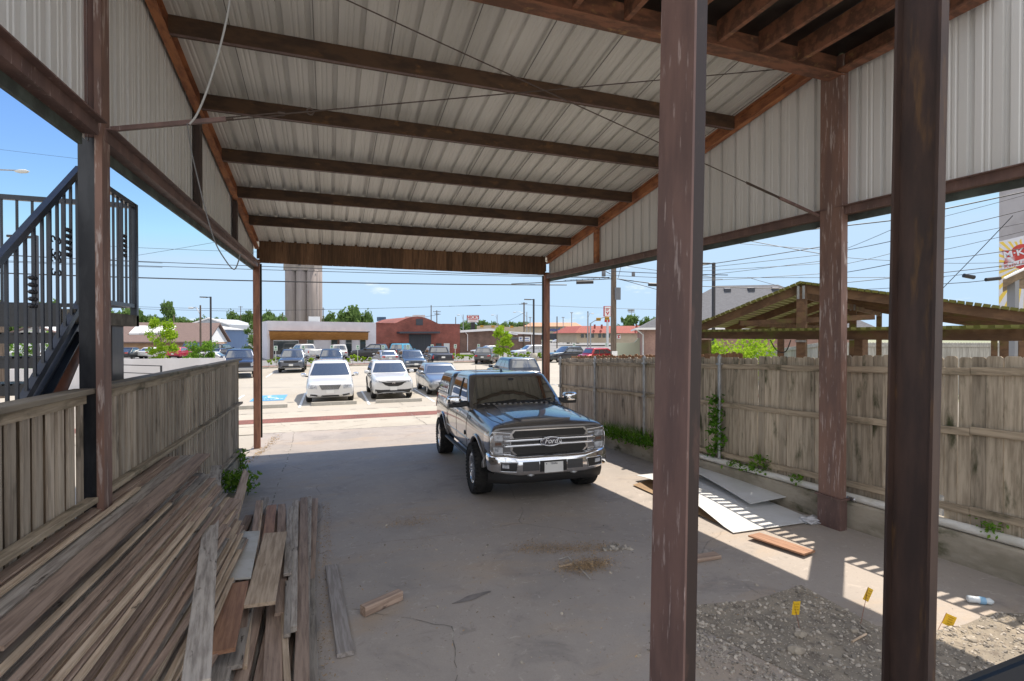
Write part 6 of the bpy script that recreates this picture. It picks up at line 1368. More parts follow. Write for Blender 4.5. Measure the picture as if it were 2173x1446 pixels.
for px in (606, 673): q = D(px, 575, 318); b.tube([q, D(px, 690, 318)], .15, 6)
b.build('downpipe', DKM, ge)
# house with brown roof (left)
A, B_ = at(150, 72), at(444, 76); hs = empty('brick_house', (A + B_) / 2, 'brick house with a long brown shingle roof and white skylights at the left', 'house')
SHG = mat('shingle_brown', (.19, .135, .12), (.15, .105, .095), sc=(1, 1, 4), ns=5, rough=.95); SHGG = mat('shingle_grey', (.135, .138, .15), (.105, .108, .118), sc=(1, 1, 4), ns=5, rough=.95)
ax_ = (B_ - A).normalized(); ay = Vector((-ax_.y, ax_.x, 0)); Lh = (B_ - A).length; ze, zr = 1.95, 4.75; P_ = lambda u, v, z: A + ax_ * u + ay * v + Vector((0, 0, z))
b = MB(); b.prism([P_(0, 0, -.5), P_(Lh - 1.2, 0, -.5), P_(Lh - 1.2, 0, ze), P_(0, 0, ze)], ay * .3); b.prism([P_(Lh - .4, .3, -.5), P_(Lh - .4, 9.7, -.5), P_(Lh - .4, 9.7, ze), P_(Lh - .4, .3, ze)], ax_ * -.3); b.build('wall', BRT, hs)
b = MB(); b.prism([P_(Lh - .38, .0, ze - .05), P_(Lh - .38, 10, ze - .05), P_(Lh - .38, 5, zr - .2)], ax_ * -.2); b.build('gable', WHITEP, hs)
b = MB(); b.prism([P_(0, -.6, ze - .1), P_(0, 5, zr), P_(0, 10.6, ze - .1), P_(0, 10.6, ze + .1), P_(0, 5, zr + .2), P_(0, -.6, ze + .1)], ax_ * Lh); rf = b.build('roof', SHG, hs)
sl_ = (zr - ze) / 5.6
for u in (.43, .50, .56, .62): 
    b = MB(); uu = u * Lh; V = []
    for du, dv in ((-1.0, 2.0), (1.0, 2.0), (1.0, 4.2), (-1.0, 4.2)): V.append(P_(uu + du, dv - .6, ze + .1 + dv * sl_))
    b.add(V + [v + Vector((0, 0, .28)) for v in V] + [P_(uu, 2.5, ze + .1 + 3.1 * sl_ + .65)], [(0, 1, 5, 4), (1, 2, 6, 5), (2, 3, 7, 6), (3, 0, 4, 7), (4, 5, 8), (5, 6, 8), (6, 7, 8), (7, 4, 8)]); b.build('skylight', WHITEP, rf)
b = MB(); b.prism([P_(Lh * .865, -.05, -.3), P_(Lh * .925, -.05, -.3), P_(Lh * .925, -.05, ze - .2), P_(Lh * .865, -.05, ze - .2)], ay * .06); b.build('door', WHITEP, hs)
A, B_ = at(440, 100), at(530, 108); wh_ = facade('blue_warehouse', 'blue ribbed metal warehouse with a pale rusty roof edge behind the left lamp posts', 'warehouse', A, B_, [(440, 752), (440, 698), (526, 700), (528, 752)], mat('metal_blue', (.13, .20, .34), (.16, .235, .38), sc=(8, 8, .05), ns=2, rough=.5), 16)
b = MB(); e0, e1 = PV(436, 699.5, A, B_, .4), PV(528, 701, A, B_, .4); n_ = Vector((-(B_ - A).y, (B_ - A).x, 0)).normalized(); u_ = Vector((0, 0, .9)); b.add([e0, e1, e1 + n_ * 9 + u_, e0 + n_ * 9 + u_, e0 + n_ * 18, e1 + n_ * 18], [(0, 1, 2, 3), (3, 2, 5, 4), (0, 3, 4), (1, 5, 2)]); b.build('roof', mat('roof_white_rust', (.62, .61, .58), (.45, .28, .17), sc=(1, 1, 1), ns=.8, lo=.6, hi=.72), wh_)
A, B_ = at(250, 110), at(450, 118); ws_ = facade('long_white_roof_building', 'long low building whose white roof edge shows above the brown house roof', 'building', A, B_, [(240, 750), (240, 686.5), (446, 688), (446, 750)], WHITEP, 14)
A, B_ = at(404, 140), at(487, 140); gb = facade('grey_gabled_warehouse', 'grey metal gable end rising behind the blue warehouse', 'warehouse', A, B_, [(405, 720), (405, 688), (443, 676), (487, 689), (487, 720)], mat('metal_grey', (.40, .43, .47), ns=1), 15)
b = MB()
for p, q in (((403, 688.5), (443, 675.5)), ((443, 675.5), (488, 689.5))): b.bar(PV(*p, A, B_, .2), PV(*q, A, B_, .2), .6, .35)
b.build('roof_edge', WHITEP, gb)
A, B_ = at(20, 70), at(125, 70); hg = facade('gabled_house', 'pale gabled house with brown eaves seen through the stair railing', 'house', A, B_, [(28, 760), (28, 706), (72, 692), (116, 706), (116, 760)], WHITEP, 9)
b = MB()
for p, q in (((22, 707), (72, 690.5)), ((72, 690.5), (122, 707))): b.bar(PV(*p, A, B_, .3), PV(*q, A, B_, .3), .7, .18)
b.build('eave', SHG, hg)
# white yard wall with black handrail
yw = at(430, 29).y; WALLW = mat('wall_white', (.66, .645, .66), (.60, .585, .59), sc=(.6, .6, .3), ns=1.2, c3=(.40, .38, .36), s3=(1, 1, .2), ns3=1.5, lo3=.66, hi3=.8, rough=.9)
ywl = empty('yard_wall', (-12, yw, 0), 'long white painted yard wall behind the left fence, stepped down at its far left end', 'wall')
x1 = PY(478, 800, yw).x; x0 = PY(168, 800, yw).x; b = MB(); b.box((x0, yw, -.05), (x1, yw + .2, PY(400, 761, yw).z)); b.box((x0 - .03, yw - .03, -.05), (x0 + .5, yw - .001, PY(200, 765, yw).z)); b.build('wall', WALLW, ywl); b = MB(); b.box((x0 - 14, yw + .02, -.05), (x0 - .001, yw + .22, PY(80, 783, yw).z)); b.build('low_wall', WALLW, ywl)
yr = yw - 2.2; hr = empty('ramp_handrail', (-9, yr, 0), 'black pipe handrail standing before the white yard wall', 'handrail'); b = MB(); p0, p1 = PY(236, 774, yr), PY(342, 777, yr); q0, q1 = PY(236, 790, yr), PY(342, 794, yr)
b.tube([p0, p1], .025, 6); b.tube([q0, q1], .022, 6); b.build('rail', BLACKP, hr)
for p in (p0, p1): b = MB(); b.box((p.x - .04, p.y - .04, 0), (p.x + .04, p.y + .04, p.z + .02)); b.build('rail_post', BLACKP, hr)
# brick house at the right, grey hipped roof
c0 = at(1367, 40); rh = empty('pink_brick_house', c0, 'pinkish brick house with a grey hipped shingle roof beyond the right fence', 'house', rz=R(-31)); x0, y0 = c0.x, c0.y; Wd, Dp = 15.5, 13; ze = D(1367, 697, 40).z; zr = 7.3
b = MB(); b.box((x0, y0, 0), (x0 + Wd, y0 + Dp, ze)); b.build('wall', BRP, rh)
b = MB(); o = .55; V = [(x0 - o, y0 - o, ze - .05), (x0 + Wd + o, y0 - o, ze - .05), (x0 + Wd + o, y0 + Dp + o, ze - .05), (x0 - o, y0 + Dp + o, ze - .05), (x0 + 6.5, y0 + Dp / 2, zr), (x0 + Wd - 4, y0 + Dp / 2, zr)]; b.add(V, [(0, 1, 5, 4), (1, 2, 5), (2, 3, 4, 5), (3, 0, 4), (0, 3, 2, 1)]); rf = b.build('roof', SHGG, rh)
b = MB(); b.box((x0 - o - .1, y0 - o - .1, ze - .12), (x0 + Wd + o, y0 - o - .001, ze + .03)); b.box((x0 - o - .1, y0 - o - .001, ze - .12), (x0 - o - .001, y0 + Dp, ze + .03)); b.build('gutter', WHITEP, rh); b = MB(); b.tube([(x0 - o - .05, y0 - o - .05, ze - .1), (x0 - .08, y0 - .08, ze - .5), (x0 - .08, y0 - .08, 0)], .06, 6); b.build('downspout', POLEW, rh)
for k in range(4):
    u = x0 + 7.2 + k * 1.9; v = Dp / 2 - .9; z = ze + (zr - ze) * (v + o) / (Dp / 2 + o); b = MB(); b.prism([(u - .25, y0 + v - .3, z - .14), (u + .25, y0 + v - .3, z - .14), (u + .25, y0 + v - .3, z + .12), (u - .25, y0 + v - .3, z + .12)], (0, .5, .12)); b.build('roof_vent', DKM, rf)
b = MB(); b.box((x0 + 3, y0 - .06, .9), (x0 + 4.4, y0 - .01, 2.2)); b.build('window', WGL, rh)
# ================================================================ SECOND FENCES AND PERGOLA
b = MB(); random.seed(9); y = 7.2; FBR = mat('fence_brown', (.34, .19, .10), (.24, .13, .07), sc=(9, 9, .7), ns=2.5, isl=.2, rough=.9)
while y < yb1 - .4:
    w = random.uniform(.13, .145); t = zt(y) + .075 + random.uniform(-.02, .02); b.prism([(6.90, y, .2), (6.90, y + w, .2), (6.90, y + w, t - .03), (6.90, y + w - .03, t), (6.90, y + .03, t), (6.90, y, t - .03)], (.018, 0, 0)); y += w + .006
f2 = empty('neighbour_fence', (6.9, 11, 0), 'brown wooden fence whose dog-eared tops show just above the weathered fence', 'fence'); b.build('picket_panel', FBR, f2); b = MB(); b.box((6.86, 7.2, 1.9), (6.898, yb1 - .4, 1.99)); b.build('rail', FBR, f2)
FGR = mat('fence_silver', (.40, .39, .36), (.30, .29, .26), sc=(9, 9, .7), ns=2.5, isl=.15, rough=.9)
f3 = empty('grey_fence', (14, 10, 0), 'silver grey picket fence running behind the pergola', 'fence'); pA, pB, pC = at(1600, 32), at(1738, 25), at(2300, 25)
for P0, P1, z0, z1 in ((pA, pB, D(1600, 748, 32).z, D(1738, 727, 25).z), (pB, pC, D(1738, 727, 25).z, D(2173, 728, 25).z)):
    b = MB(); d = (P1 - P0); Ln = d.length; d.normalize(); u = 0; n_ = Vector((-d.y, d.x, 0))
    while u < Ln: z = z0 + (z1 - z0) * u / Ln; p = P0 + d * u; w = d * .135; b.prism([p, p + w, p + w + Vector((0, 0, z - .03)), p + w * .8 + Vector((0, 0, z)), p + w * .2 + Vector((0, 0, z)), p + Vector((0, 0, z - .03))], n_ * .018); u += .143
    b.build('picket_panel', FGR, f3); b = MB(); b.bar(P0 + n_ * -.03 + Vector((0, 0, z0 - .16)), P1 + n_ * -.03 + Vector((0, 0, z1 - .16)), .05, .09); b.build('rail', FGR, f3)
for t in (.02, .45, .9): p = pB.lerp(pC, t); b = MB(); b.box((p.x - .05, p.y - .12, 0), (p.x + .05, p.y - .02, 2.62)); b.build('fence_post', MATS['post_wood_yellow'], f3)
PC = Vector((8.2, 7.13, 0)); PU = Vector((.483, -.8756, 0)); PGD = Vector((.8756, .483, 0)); Qp = lambda s, t, z: PC + PU * s + PGD * t + Vector((0, 0, z))
pg = empty('pergola', PC, 'mossy slatted pergola with a gabled roof beyond the right fence', 'pergola')
PGW = mat('pergola_wood', (.18, .105, .06), (.12, .07, .042), sc=(3, .8, 3), ns=2.5, c3=(.15, .16, .035), s3=(1, .7, 1), ns3=1.8, lo3=.52, hi3=.72, rough=.9); MOSS = mat('moss_wood', (.15, .15, .035), (.15, .115, .055), sc=(1, 2, 2), ns=2.2, lo=.5, hi=.7, rough=.95)
zof = lambda px, py: PV(px, py, PC, PC + PU); sof = lambda v: (v - PC).dot(PU)
pR, pL_, pQ = zof(1702, 603), zof(1474, 694), zof(2240, 671); zR, sL_, zl, sQ, zq = pR.z, sof(pL_), pL_.z, sof(pQ), pQ.z; sR = sof(pR); zt_ = zof(1700, 722).z; dp = 11.2
for t in (0, 1.9, 3.8, 5.7, 7.6, 9.5, dp):
    for s_, z_ in ((sL_, zl), (sQ, zq)): b = MB(); b.bar(Qp(s_, t, z_ - .08), Qp(sR, t, zR - .08), .045, .15); b.build('rafter', PGW, pg)
for t in (0, 5.7, dp):
    if t: b = MB(); b.bar(Qp(sL_ - .1, t, zt_ + .1), Qp(sQ + .3, t, zt_ + .1), .06, .20); b.build('tie_beam', PGW, pg)
    b = MB(); b.bar(Qp(sR, t, gz(7)), Qp(sR, t, zR - .06), .15, .15, up=PU); b.build('king_post', PGW, pg)
    for s_ in (sL_ + .25, sQ - .3): b = MB(); b.bar(Qp(s_, t, gz(7)), Qp(s_, t, zt_), .15, .15, up=PU); b.build('post', PGW, pg)
    b = MB()
    for z_ in (zt_ - .02, zt_ + .20): b.bar(Qp(sR - .09, t - .085, z_), Qp(sR + .09, t - .085, z_), .01, .035)
    for s_ in (-.045, .045): b.bar(Qp(sR + s_, t - .085, zR - .28), Qp(sR + s_, t - .085, zR - .04), .01, .04, up=PU)
    b.build('bracket', GALV, pg)
b = MB(); b.bar(Qp(sR, -.02, zR - .17), Qp(sR, dp, zR - .17), .045, .18); b.build('ridge_beam', PGW, pg)
b = MB(); b.bar(Qp(sR - 1.2, .3, zt_ + .34), Qp(sR - 1.2, dp, zt_ + .34), .03, .1); b.bar(Qp(sR + 1.3, .3, zt_ + .38), Qp(sR + 1.3, dp, zt_ + .38), .03, .1); b.bar(Qp(sR - 1.1, .05, zt_ + .33), Qp(sR + 1.1, .05, zt_ + .4), .03, .09); b.build('collar_beam', PGW, pg)
b = MB(); random.seed(2)
for s_, z_ in ((sL_, zl), (sQ, zq)):
    n = int(abs(sR - s_) / .10)
    for k in range(n + 1):
        t = (k + .3) / (n + .6); a_ = Qp(s_ + (sR - s_) * t, -.12 + random.uniform(-.03, .03), z_ + (zR - z_) * t + .022); c_ = a_ + PGD * 11.5; b.bar(a_, c_, .084, .044, roll=math.atan((zR - z_) / (s_ - sR)))
b.build('roof_slats', MOSS, pg)
# eave beam running along the fence, with slats reaching over it to a thin batten
XB = 7.02; zbt = PX(1900, 722, XB).z; ztp = PX(1900, 700, XB).z
b = MB(); b.box((XB - .03, 1.4, zbt), (XB + .03, PX(1478, 712, XB).y, ztp)); b.build('eave_beam', PGW, pg)
for y in (1.8, 5.2, 8.9): b = MB(); b.box((XB + .04, y - .06, gz(y)), (XB + .15, y + .06, zbt)); b.build('post', PGW, pg)
b = MB(); y = 1.4; random.seed(6)
while y < PX(1478, 712, XB).y: b.box((6.60, y, ztp + .002), (XB + .25, y + .062, ztp + .034)); y += .132
b.box((6.585, 1.4, ztp - .012), (6.612, PX(1478, 712, XB).y, ztp + .0015)); b.build('eave_slats', MOSS, pg)
b = MB(); b.tube(spline([zof(px, py) - PGD * .1 for px, py in ((1638, 722), (1648, 740), (1660, 748), (1672, 744), (1681, 722))]), .010, 6); tag(b.build('looped_cable', BLACK), 'black cable loop hanging from the pergola beam beside its post', 'cable')
# porch corner and mural tower at the right edge
dq = 20.; pc = empty('porch', at(2200, dq), 'corner of a wooden porch roof on a grey post before the mural tower', 'porch'); b = MB(); p0, p1 = D(2128, 594, dq), D(2300, 512, dq + 1.5); d = p1 - p0; vv = Vector((p0.x, p0.y, 0)).normalized() * 3.; b.prism([p0, p0 + Vector((0, 0, -.30)), p1 + Vector((0, 0, -.30)), p1], vv); b.build('roof', mat('porch_wood', (.19, .13, .075), (.13, .09, .05), sc=(.6, 3, 3), ns=3), pc)
b = MB(); b.bar(p0 + Vector((0, -.05, .05)), p1 + Vector((0, -.05, .05)), .06, .07); b.build('roof_edge', WHITEP, pc)
p = D(2150, 600, dq + .4); b = MB(); b.box((p.x - .13, p.y - .13, 0), (p.x + .13, p.y + .13, p.z + .15)); b.build('post', mat('post_grey', (.22, .225, .235)), pc); b = MB(); b.box((p.x + .13, p.y - .05, p.z - .22), (p.x + 4, p.y + .05, p.z + .1)); b.build('beam', MATS['porch_wood'], pc)
dm = 46.; A = at(2120, dm); B_ = A + Vector((A.y, -A.x, 0)).normalized() * 14; mk = facade('mural_tower', 'grey concrete tower painted with a red railway badge on yellow sun rays', 'tower', A, B_, [(2119, 740), (2121, 250), (2300, 170), (2300, 760)], mat('tower_concrete', (.36, .345, .37), (.31, .295, .315), ns=.5, rough=.95), 12)
MY, MR, MW = mat('mural_yellow', (.72, .52, .10)), mat('mural_red', (.50, .06, .05), (.42, .05, .045), ns=2), mat('mural_white', (.62, .62, .68))
b = MB(); slab(b, [(2119.5, 700), (2120, 513), (2290, 472), (2290, 720)], A, B_, .02, .03); mw = b.build('mural_ground', MW, mk)
c = (2176, 560); b = MB()
for k in range(30):
    a0 = R(k * 12 + 3); a1 = a0 + R(5.5); q = []
    for a, rr_ in ((a0, 16), (a0, 190), (a1, 190), (a1, 16)):
        x, y = c[0] + math.cos(a) * rr_, c[1] + math.sin(a) * rr_; lim = 513 - (x - 2120) * .243
        if x < 2120: f = (2120 - c[0]) / (x - c[0]); x, y = 2120, c[1] + (y - c[1]) * f
        lim = 513 - (x - 2120) * .243
        if y < lim: f = (c[1] - lim) / (c[1] - y) if c[1] != y else 1; x, y = c[0] + (x - c[0]) * f, lim
        q.append((x, y))
    slab(b, q, A, B_, .03, .012)
b.build('mural_rays', MY, mw)
b = MB(); slab(b, [(2171 + 29 * math.cos(k * .2618), 545 + 27 * math.sin(k * .2618)) for k in range(24)], A, B_, .04, .012); slab(b, [(2126, 532), (2150, 531), (2230, 512), (2226, 540), (2222, 556), (2128, 567), (2133, 550)], A, B_, .05, .012); b.build('mural_badge', MR, mw)
b = MB(); slab(b, [(2125, 563), (2240, 530), (2240, 545), (2127, 573)], A, B_, .065, .012); b.build('mural_banner', MW, mw)
b = MB()
for k in range(6): y = 545 + k * 2.4; slab(b, [(2129 + k, y + 4), (2140 + k * 2, y + 1.5 - k), (2155, y - 2), (2140 + k * 2, y + 3.5 - k)], A, B_, .066 + .001 * k, .012)
b.build('mural_wave', MW, mw)
dd = (PV(2220, 523, A, B_, .07) - PV(2140, 539, A, B_, .07)); text_mb('M·K·T', .80, frame(PV(2163, 536, A, B_, .08), dd, (0, 0, 1)), ext=.008, bold=.02).build('mural_lettering', MW, mw)
dd = (PV(2240, 537.5, A, B_, .07) - PV(2126, 568, A, B_, .07)); text_mb('Katy Lines', .45, frame(PV(2160, 559, A, B_, .09), dd, (0, 0, 1)), ext=.004, shear=.3).build('mural_lettering', MR, mw)
# ================================================================ POLES, LAMPS, SIGNS, WIRES
LPM = mat('lamp_black', (.028, .026, .03), rough=.5); LED = mat('lamp_diffuser', (.75, .75, .7), rough=.3); PWOOD = mat('pole_wood', (.17, .13, .10), (.11, .085, .065), sc=(5, 5, .4), ns=3, rough=.95)
def boxlamp(px, top, d, arm, label, base=0.):
    p = at(px, d); z = D(px, top, d).z; root = empty('street_lamp', p, label, 'street lamp'); b = MB(); b.box((p.x - .08, p.y - .08, base), (p.x + .08, p.y + .08, z)); b.build('lamp_pole', LPM, root)
    q = at(px + arm, d); b = MB(); b.bar((p.x, p.y, z - .06), (q.x, q.y, z - .06), .08, .08); b.build('lamp_arm', LPM, root)
    b = MB(); e = (q - p).normalized(); b.bar(Vector((q.x, q.y, z - .06)) - e * .1, Vector((q.x, q.y, z - .04)) + e * .65, .32, .10, bev=.02); hd = b.build('lamp_head', LPM, root); b = MB(); b.bar(Vector((q.x, q.y, z - .118)) - e * .0, Vector((q.x, q.y, z - .098)) + e * .6, .26, .02); b.build('lamp_lens', LED, hd)
    if base: b = MB(); b.lathe([(.0, 0), (.42, 0), (.42, base), (0, base)], p, n=20); b.build('lamp_base', WS, root)
boxlamp(447.5, 630, 55, -9, 'black square street lamp with one arm standing behind the left fence')
boxlamp(1132.5, 635, 58, -8, 'black street lamp on a round concrete base in the planting bed', .95)
boxlamp(1514, 558, 34, -13, 'black street lamp before the grey roofed brick house')
boxlamp(77, 500, 22, -22, 'grey square lamp post seen through the stair balusters')
def cobra(px, top, d, hx, hy, label, base_px=None, m=None):
    p = at(px, d); z = D(px, top, d).z; root = empty('street_lamp', p, label, 'street lamp'); b = MB(); b.tube([(p.x, p.y, 0), (p.x, p.y, z)], [.13, .09], 8); b.build('lamp_pole', m or PWOOD, root); h = D(hx, hy, d); m_ = p.lerp(Vector((h.x, h.y, 0)), .5)
    b = MB(); b.tube([(p.x, p.y, z - 1.2), (m_.x, m_.y, h.z + .1), (h.x, h.y, h.z + .05)], .04, 6); b.build('lamp_arm', GALV, root)
    e = Vector((h.x - p.x, h.y - p.y, 0)).normalized(); b = MB(); b.tube([h - e * .25, h, h + e * .35, h + e * .55], [.07, .16, .15, .03], 10); b.v = [Vector((v.x, v.y, h.z + (v.z - h.z) * .7)) for v in b.v]; b.build('lamp_head', POLEW, root)
cobra(425.5, 648, 62, 408, 654, 'wooden pole with a cobra head lamp behind the left fence, left of the black lamp')
cobra(-60, 345, 30, 42, 364, 'tall street lamp whose pale cobra head reaches in at the left edge')
for px, top, d, hx, l in ((1118, 662, 120, 1093, 'far lamp mast arching left over the brown building'), (983, 668, 120, 974, 'far small lamp left of the red lettered sign'), (1055, 668, 130, 1046, 'far small lamp right of the red lettered sign'), (1247, 665, 110, 1256, 'far lamp on a grey pole before the red roofed restaurant')): cobra(px, top, d, hx, top + 1, l, m=GALV)
def upole(px, top, d, label, cross=(), w=.14, m=PWOOD):
    p = at(px, d); z = D(px, top, d).z; root = empty('utility_pole', p, label, 'utility pole'); b = MB(); b.tube([(p.x, p.y, -.3), (p.x, p.y, z)], [w * 1.2, w], 10); b.build('pole_shaft', m, root)
    for zc, l in cross:
        b = MB(); zz = D(px, zc, d).z; r_ = l * d / 1088; u = Vector((math.cos(YAW), -math.sin(YAW), 0)); c = Vector((p.x, p.y, zz)); b.bar(c - u * r_ - Vector((0, .12, 0)), c + u * r_ - Vector((0, .12, 0)), .1, .12); a = b.build('crossarm', PWOOD, root)
        b = MB()
        for t in (-.9, -.45, .45, .9): q = c + u * r_ * t + Vector((0, -.12, .06)); b.lathe([(.04, 0), (.055, .08), (.03, .16)], q, n=8)
        b.build('insulator', GALV, a)
    return root, p, z
upn, p, z = upole(1302, 520, 34, 'tall wooden utility pole with cable splices beyond the right fence', w=.17)
b = MB(); q = D(1309, 623, 33.7); b.box((q.x - .12, q.y - .12, q.z - .42), (q.x + .22, q.y + .05, q.z + .38)); b.build('junction_box', mat('box_grey', (.16, .17, .19)), upn)
b = MB(); q = D(1281, 581, 33.8); b.lathe([(0, -.18), (.13, -.18), (.13, .2), (.05, .26), (0, .26)], q, n=12); q2 = D(1344, 582, 33.6); b.lathe([(0, -.14), (.11, -.14), (.11, .14), (0, .14)], q2, n=12); b.bar(D(1276, 572, 34), D(1296, 582, 34), .05, .05); b.bar(D(1312, 590, 34), D(1318, 565, 34), .03, .03); b.build('pole_fitting', mat('box_grey', (.16, .17, .19)), upn)
b = MB(); q = D(1304, 752, 33.6); b.box((q.x - .2, q.y - .04, q.z - .14), (q.x + .2, q.y - .0, q.z + .2)); b.build('pole_tag', WHITEP, upn)
for a in ((511, 650, 190, 'far utility pole with a transformer above the treeline at the left', ((652, 5),)), (369, 668, 130, 'short far utility pole before the treeline, right of the tall round tree', ()), (686, 653, 150, 'far utility pole beside the grain elevator', ((657, 4),)), (927, 659, 130, 'far utility pole with a crossarm above the brick garage, right one', ((662, 8), (667, 5))), (915, 648, 135, 'thin tall far pole above the brick garage', ()), (1112, 642, 95, 'far utility pole with a crossarm left of the shed corner post', ((645, 6),)), (967, 673, 160, 'far short dark pole left of the red lettered sign', ()), (1182, 672, 120, 'far brown pole right of the shed corner post', ()), (1247.5, 661, 118, 'brown pole standing before the red roofed restaurant', ()), (600.5, 663, 160, 'far pole just left of the grain elevator', ()), (651, 666, 170, 'far lamp pole in front of the grain elevator', ()), (5, 640, 24, 'thick tan wooden pole behind the stairs at the left edge', ())):
    upole(a[0], a[1], a[2], a[3], a[4], w=.12 if a[2] > 50 else .14)
for px, top, d, l in ((1213, 664, 190, 'tall twin headed parking mast before the supermarket'), (1195, 674, 200, 'slim parking mast left of the twin headed one'), (1125, 674, 200, 'slim parking mast left of the shed corner post'), (1340, 659, 260, 'sports field light mast above the far trees')):
    p = at(px, d); z = D(px, top, d).z; root = empty('light_mast', p, l, 'light mast'); b = MB(); b.tube([(p.x, p.y, 0), (p.x, p.y, z)], .16, 6); b.build('mast', GALV, root); b = MB(); k = d / 1088 * (3 if px != 1340 else 6.5); u = Vector((math.cos(YAW), -math.sin(YAW), 0)); c = Vector((p.x, p.y, z)); b.bar(c - u * k, c + u * k, .3, .3)
    if px == 1340:
        b.bar(c - u * k - Vector((0, 0, 1)), c + u * k - Vector((0, 0, 1)), .3, .3)
        for t in (-.9, -.4, .1, .6): b.box(tuple(c + u * k * t + Vector((-.4, -.4, -.6))), tuple(c + u * k * t + Vector((.4, .4, .5))))
    b.build('mast_head', GALV, root)
# signs
d = 112; p = at(1003.5, d); root = empty('shop_sign', p, 'white roadside sign with red lettering on a dark post behind the brown building', 'sign'); b = MB(); q = D(1003.5, 690, d); b.box((p.x - .42, p.y - .3, 0), (p.x + .42, p.y + .3, q.z + .6)); b.build('sign_post', LPM, root)
u = Vector((math.cos(YAW), -math.sin(YAW), 0)); c0, c1 = D(991.5, 685, d), D(1016, 669, d); b = MB(); V = [c0, Vector((c1.x, c1.y, c0.z)), c1, Vector((c0.x, c0.y, c1.z))]; b.prism(V, (0, .4, 0)); b.build('sign_frame', LPM, root); cc = (c0 + c1) / 2; nrm = Vector((-math.sin(YAW), -math.cos(YAW), 0)); b = MB(); e = .93; b.prism([cc + (v - cc) * e + nrm * .05 for v in V], -nrm * .04); pn = b.build('sign_panel', WHITEP, root)
SRED = mat('sign_red', (.50, .03, .03)); M_ = frame(cc + nrm * .07 + Vector((0, 0, .32)), u, (0, 0, 1)); text_mb("NICK'S", .92, M_, ext=.02, bold=.02).build('sign_lettering', SRED, pn); b = MB(); b.bar(cc + nrm * .06 - u * 1. + Vector((0, 0, -.18)), cc + nrm * .06 + u * 1. + Vector((0, 0, -.18)), .02, .14, m=0); b.build('sign_strip', SRED, pn); b = MB(); b.bar(cc + nrm * .06 - u * .8 + Vector((0, 0, -.5)), cc + nrm * .06 + u * .8 + Vector((0, 0, -.5)), .02, .10); b.build('sign_strip', mat('sign_salmon', (.6, .3, .25)), pn)
d = 135; root = empty('pylon_sign', at(1290, d), 'tall white and red pylon sign beside the utility pole', 'sign'); c0, c1 = D(1282.5, 672, d), D(1296, 650, d); b = MB(); V = [c0, Vector((c1.x, c1.y, c0.z)), c1, Vector((c0.x, c0.y, c1.z))]; b.prism(V, (0, .5, 0)); b.build('sign_frame', SRED, root); cc = (c0 + c1) / 2; b = MB(); b.prism([cc + (v - cc) * .9 + nrm * .06 for v in V], -nrm * .05); pn = b.build('sign_panel', WHITEP, root)
b = MB()
for k in range(3): z_ = cc.z + .75 - .28 * k; b.bar(Vector((cc.x, cc.y, z_)) + nrm * .07 - u * .5, Vector((cc.x, cc.y, z_)) + nrm * .07 + u * (.5 - .15 * k), .02, .15)
b.add([cc + nrm * .07 + u * x + Vector((0, 0, z_)) for x, z_ in ((-.5, -.1), (-.2, -.1), (0, -.6), (.2, -.1), (.5, -.1), (.1, -.95), (-.1, -.95))], [(0, 1, 2, 6), (2, 3, 4, 5), (2, 5, 6)]); b.build('sign_emblem', SRED, pn)
b = MB(); p = at(1290, d); b.box((p.x - .25, p.y, 0), (p.x + .25, p.y + .4, c0.z)); b.build('sign_post', POLEW, root); b = MB(); q0, q1 = D(1284, 684, d), D(1294, 678, d); b.prism([q0, Vector((q1.x, q1.y, q0.z)), q1, Vector((q0.x, q0.y, q1.z))], (0, .3, 0)); b.build('reader_board', SRED, root)
d = 118; root = empty('billboard', at(809, d), 'small dark blue roadside billboard behind the brick garage roof', 'billboard'); c0, c1 = D(800, 682, d), D(819, 673, d); b = MB(); b.prism([c0, Vector((c1.x, c1.y, c0.z)), c1, Vector((c0.x, c0.y, c1.z))], (0, .3, 0)); b.build('billboard_panel', mat('billboard_blue', (.05, .09, .16), (.18, .24, .32), ns=.9, lo=.5, hi=.62), root); p = at(809, d); b = MB(); b.tube([(p.x, p.y + .3, 0), (p.x, p.y + .3, c0.z + .2)], .25, 8); b.build('billboard_post', LPM, root)
d = 75; root = empty('green_sign', at(1537, d), 'green box sign with a white curved arrow above the grey roof', 'sign'); c0, c1 = D(1529, 628, d), D(1549.5, 615.5, d); b = MB(); V = [c0, Vector((c1.x, c1.y, c0.z)), c1, Vector((c0.x, c0.y, c1.z))]; b.prism(V, (-.0, .7, 0)); b.build('sign_box', mat('box_green', (.02, .22, .16), rough=.4), root); cc = (c0 + c1) / 2 + nrm * .03; b = MB(); pts = [(-.42, -.4), (-.42, -.05), (-.3, .12), (-.1, .15), (.12, .15)]; b.tube([cc + u * x + Vector((0, 0, z_)) for x, z_ in pts], .07, 6); b.add([cc + nrm * .05 + u * x + Vector((0, 0, z_)) for x, z_ in ((.1, .38), (.42, .12), (.1, -.12))], [(0, 1, 2)]); b.build('sign_arrow', WHITEP, root); p = at(1539, d); b = MB(); b.box((p.x - .2, p.y + .2, 0), (p.x + .2, p.y + .6, c0.z)); b.build('sign_post', LPM, root)
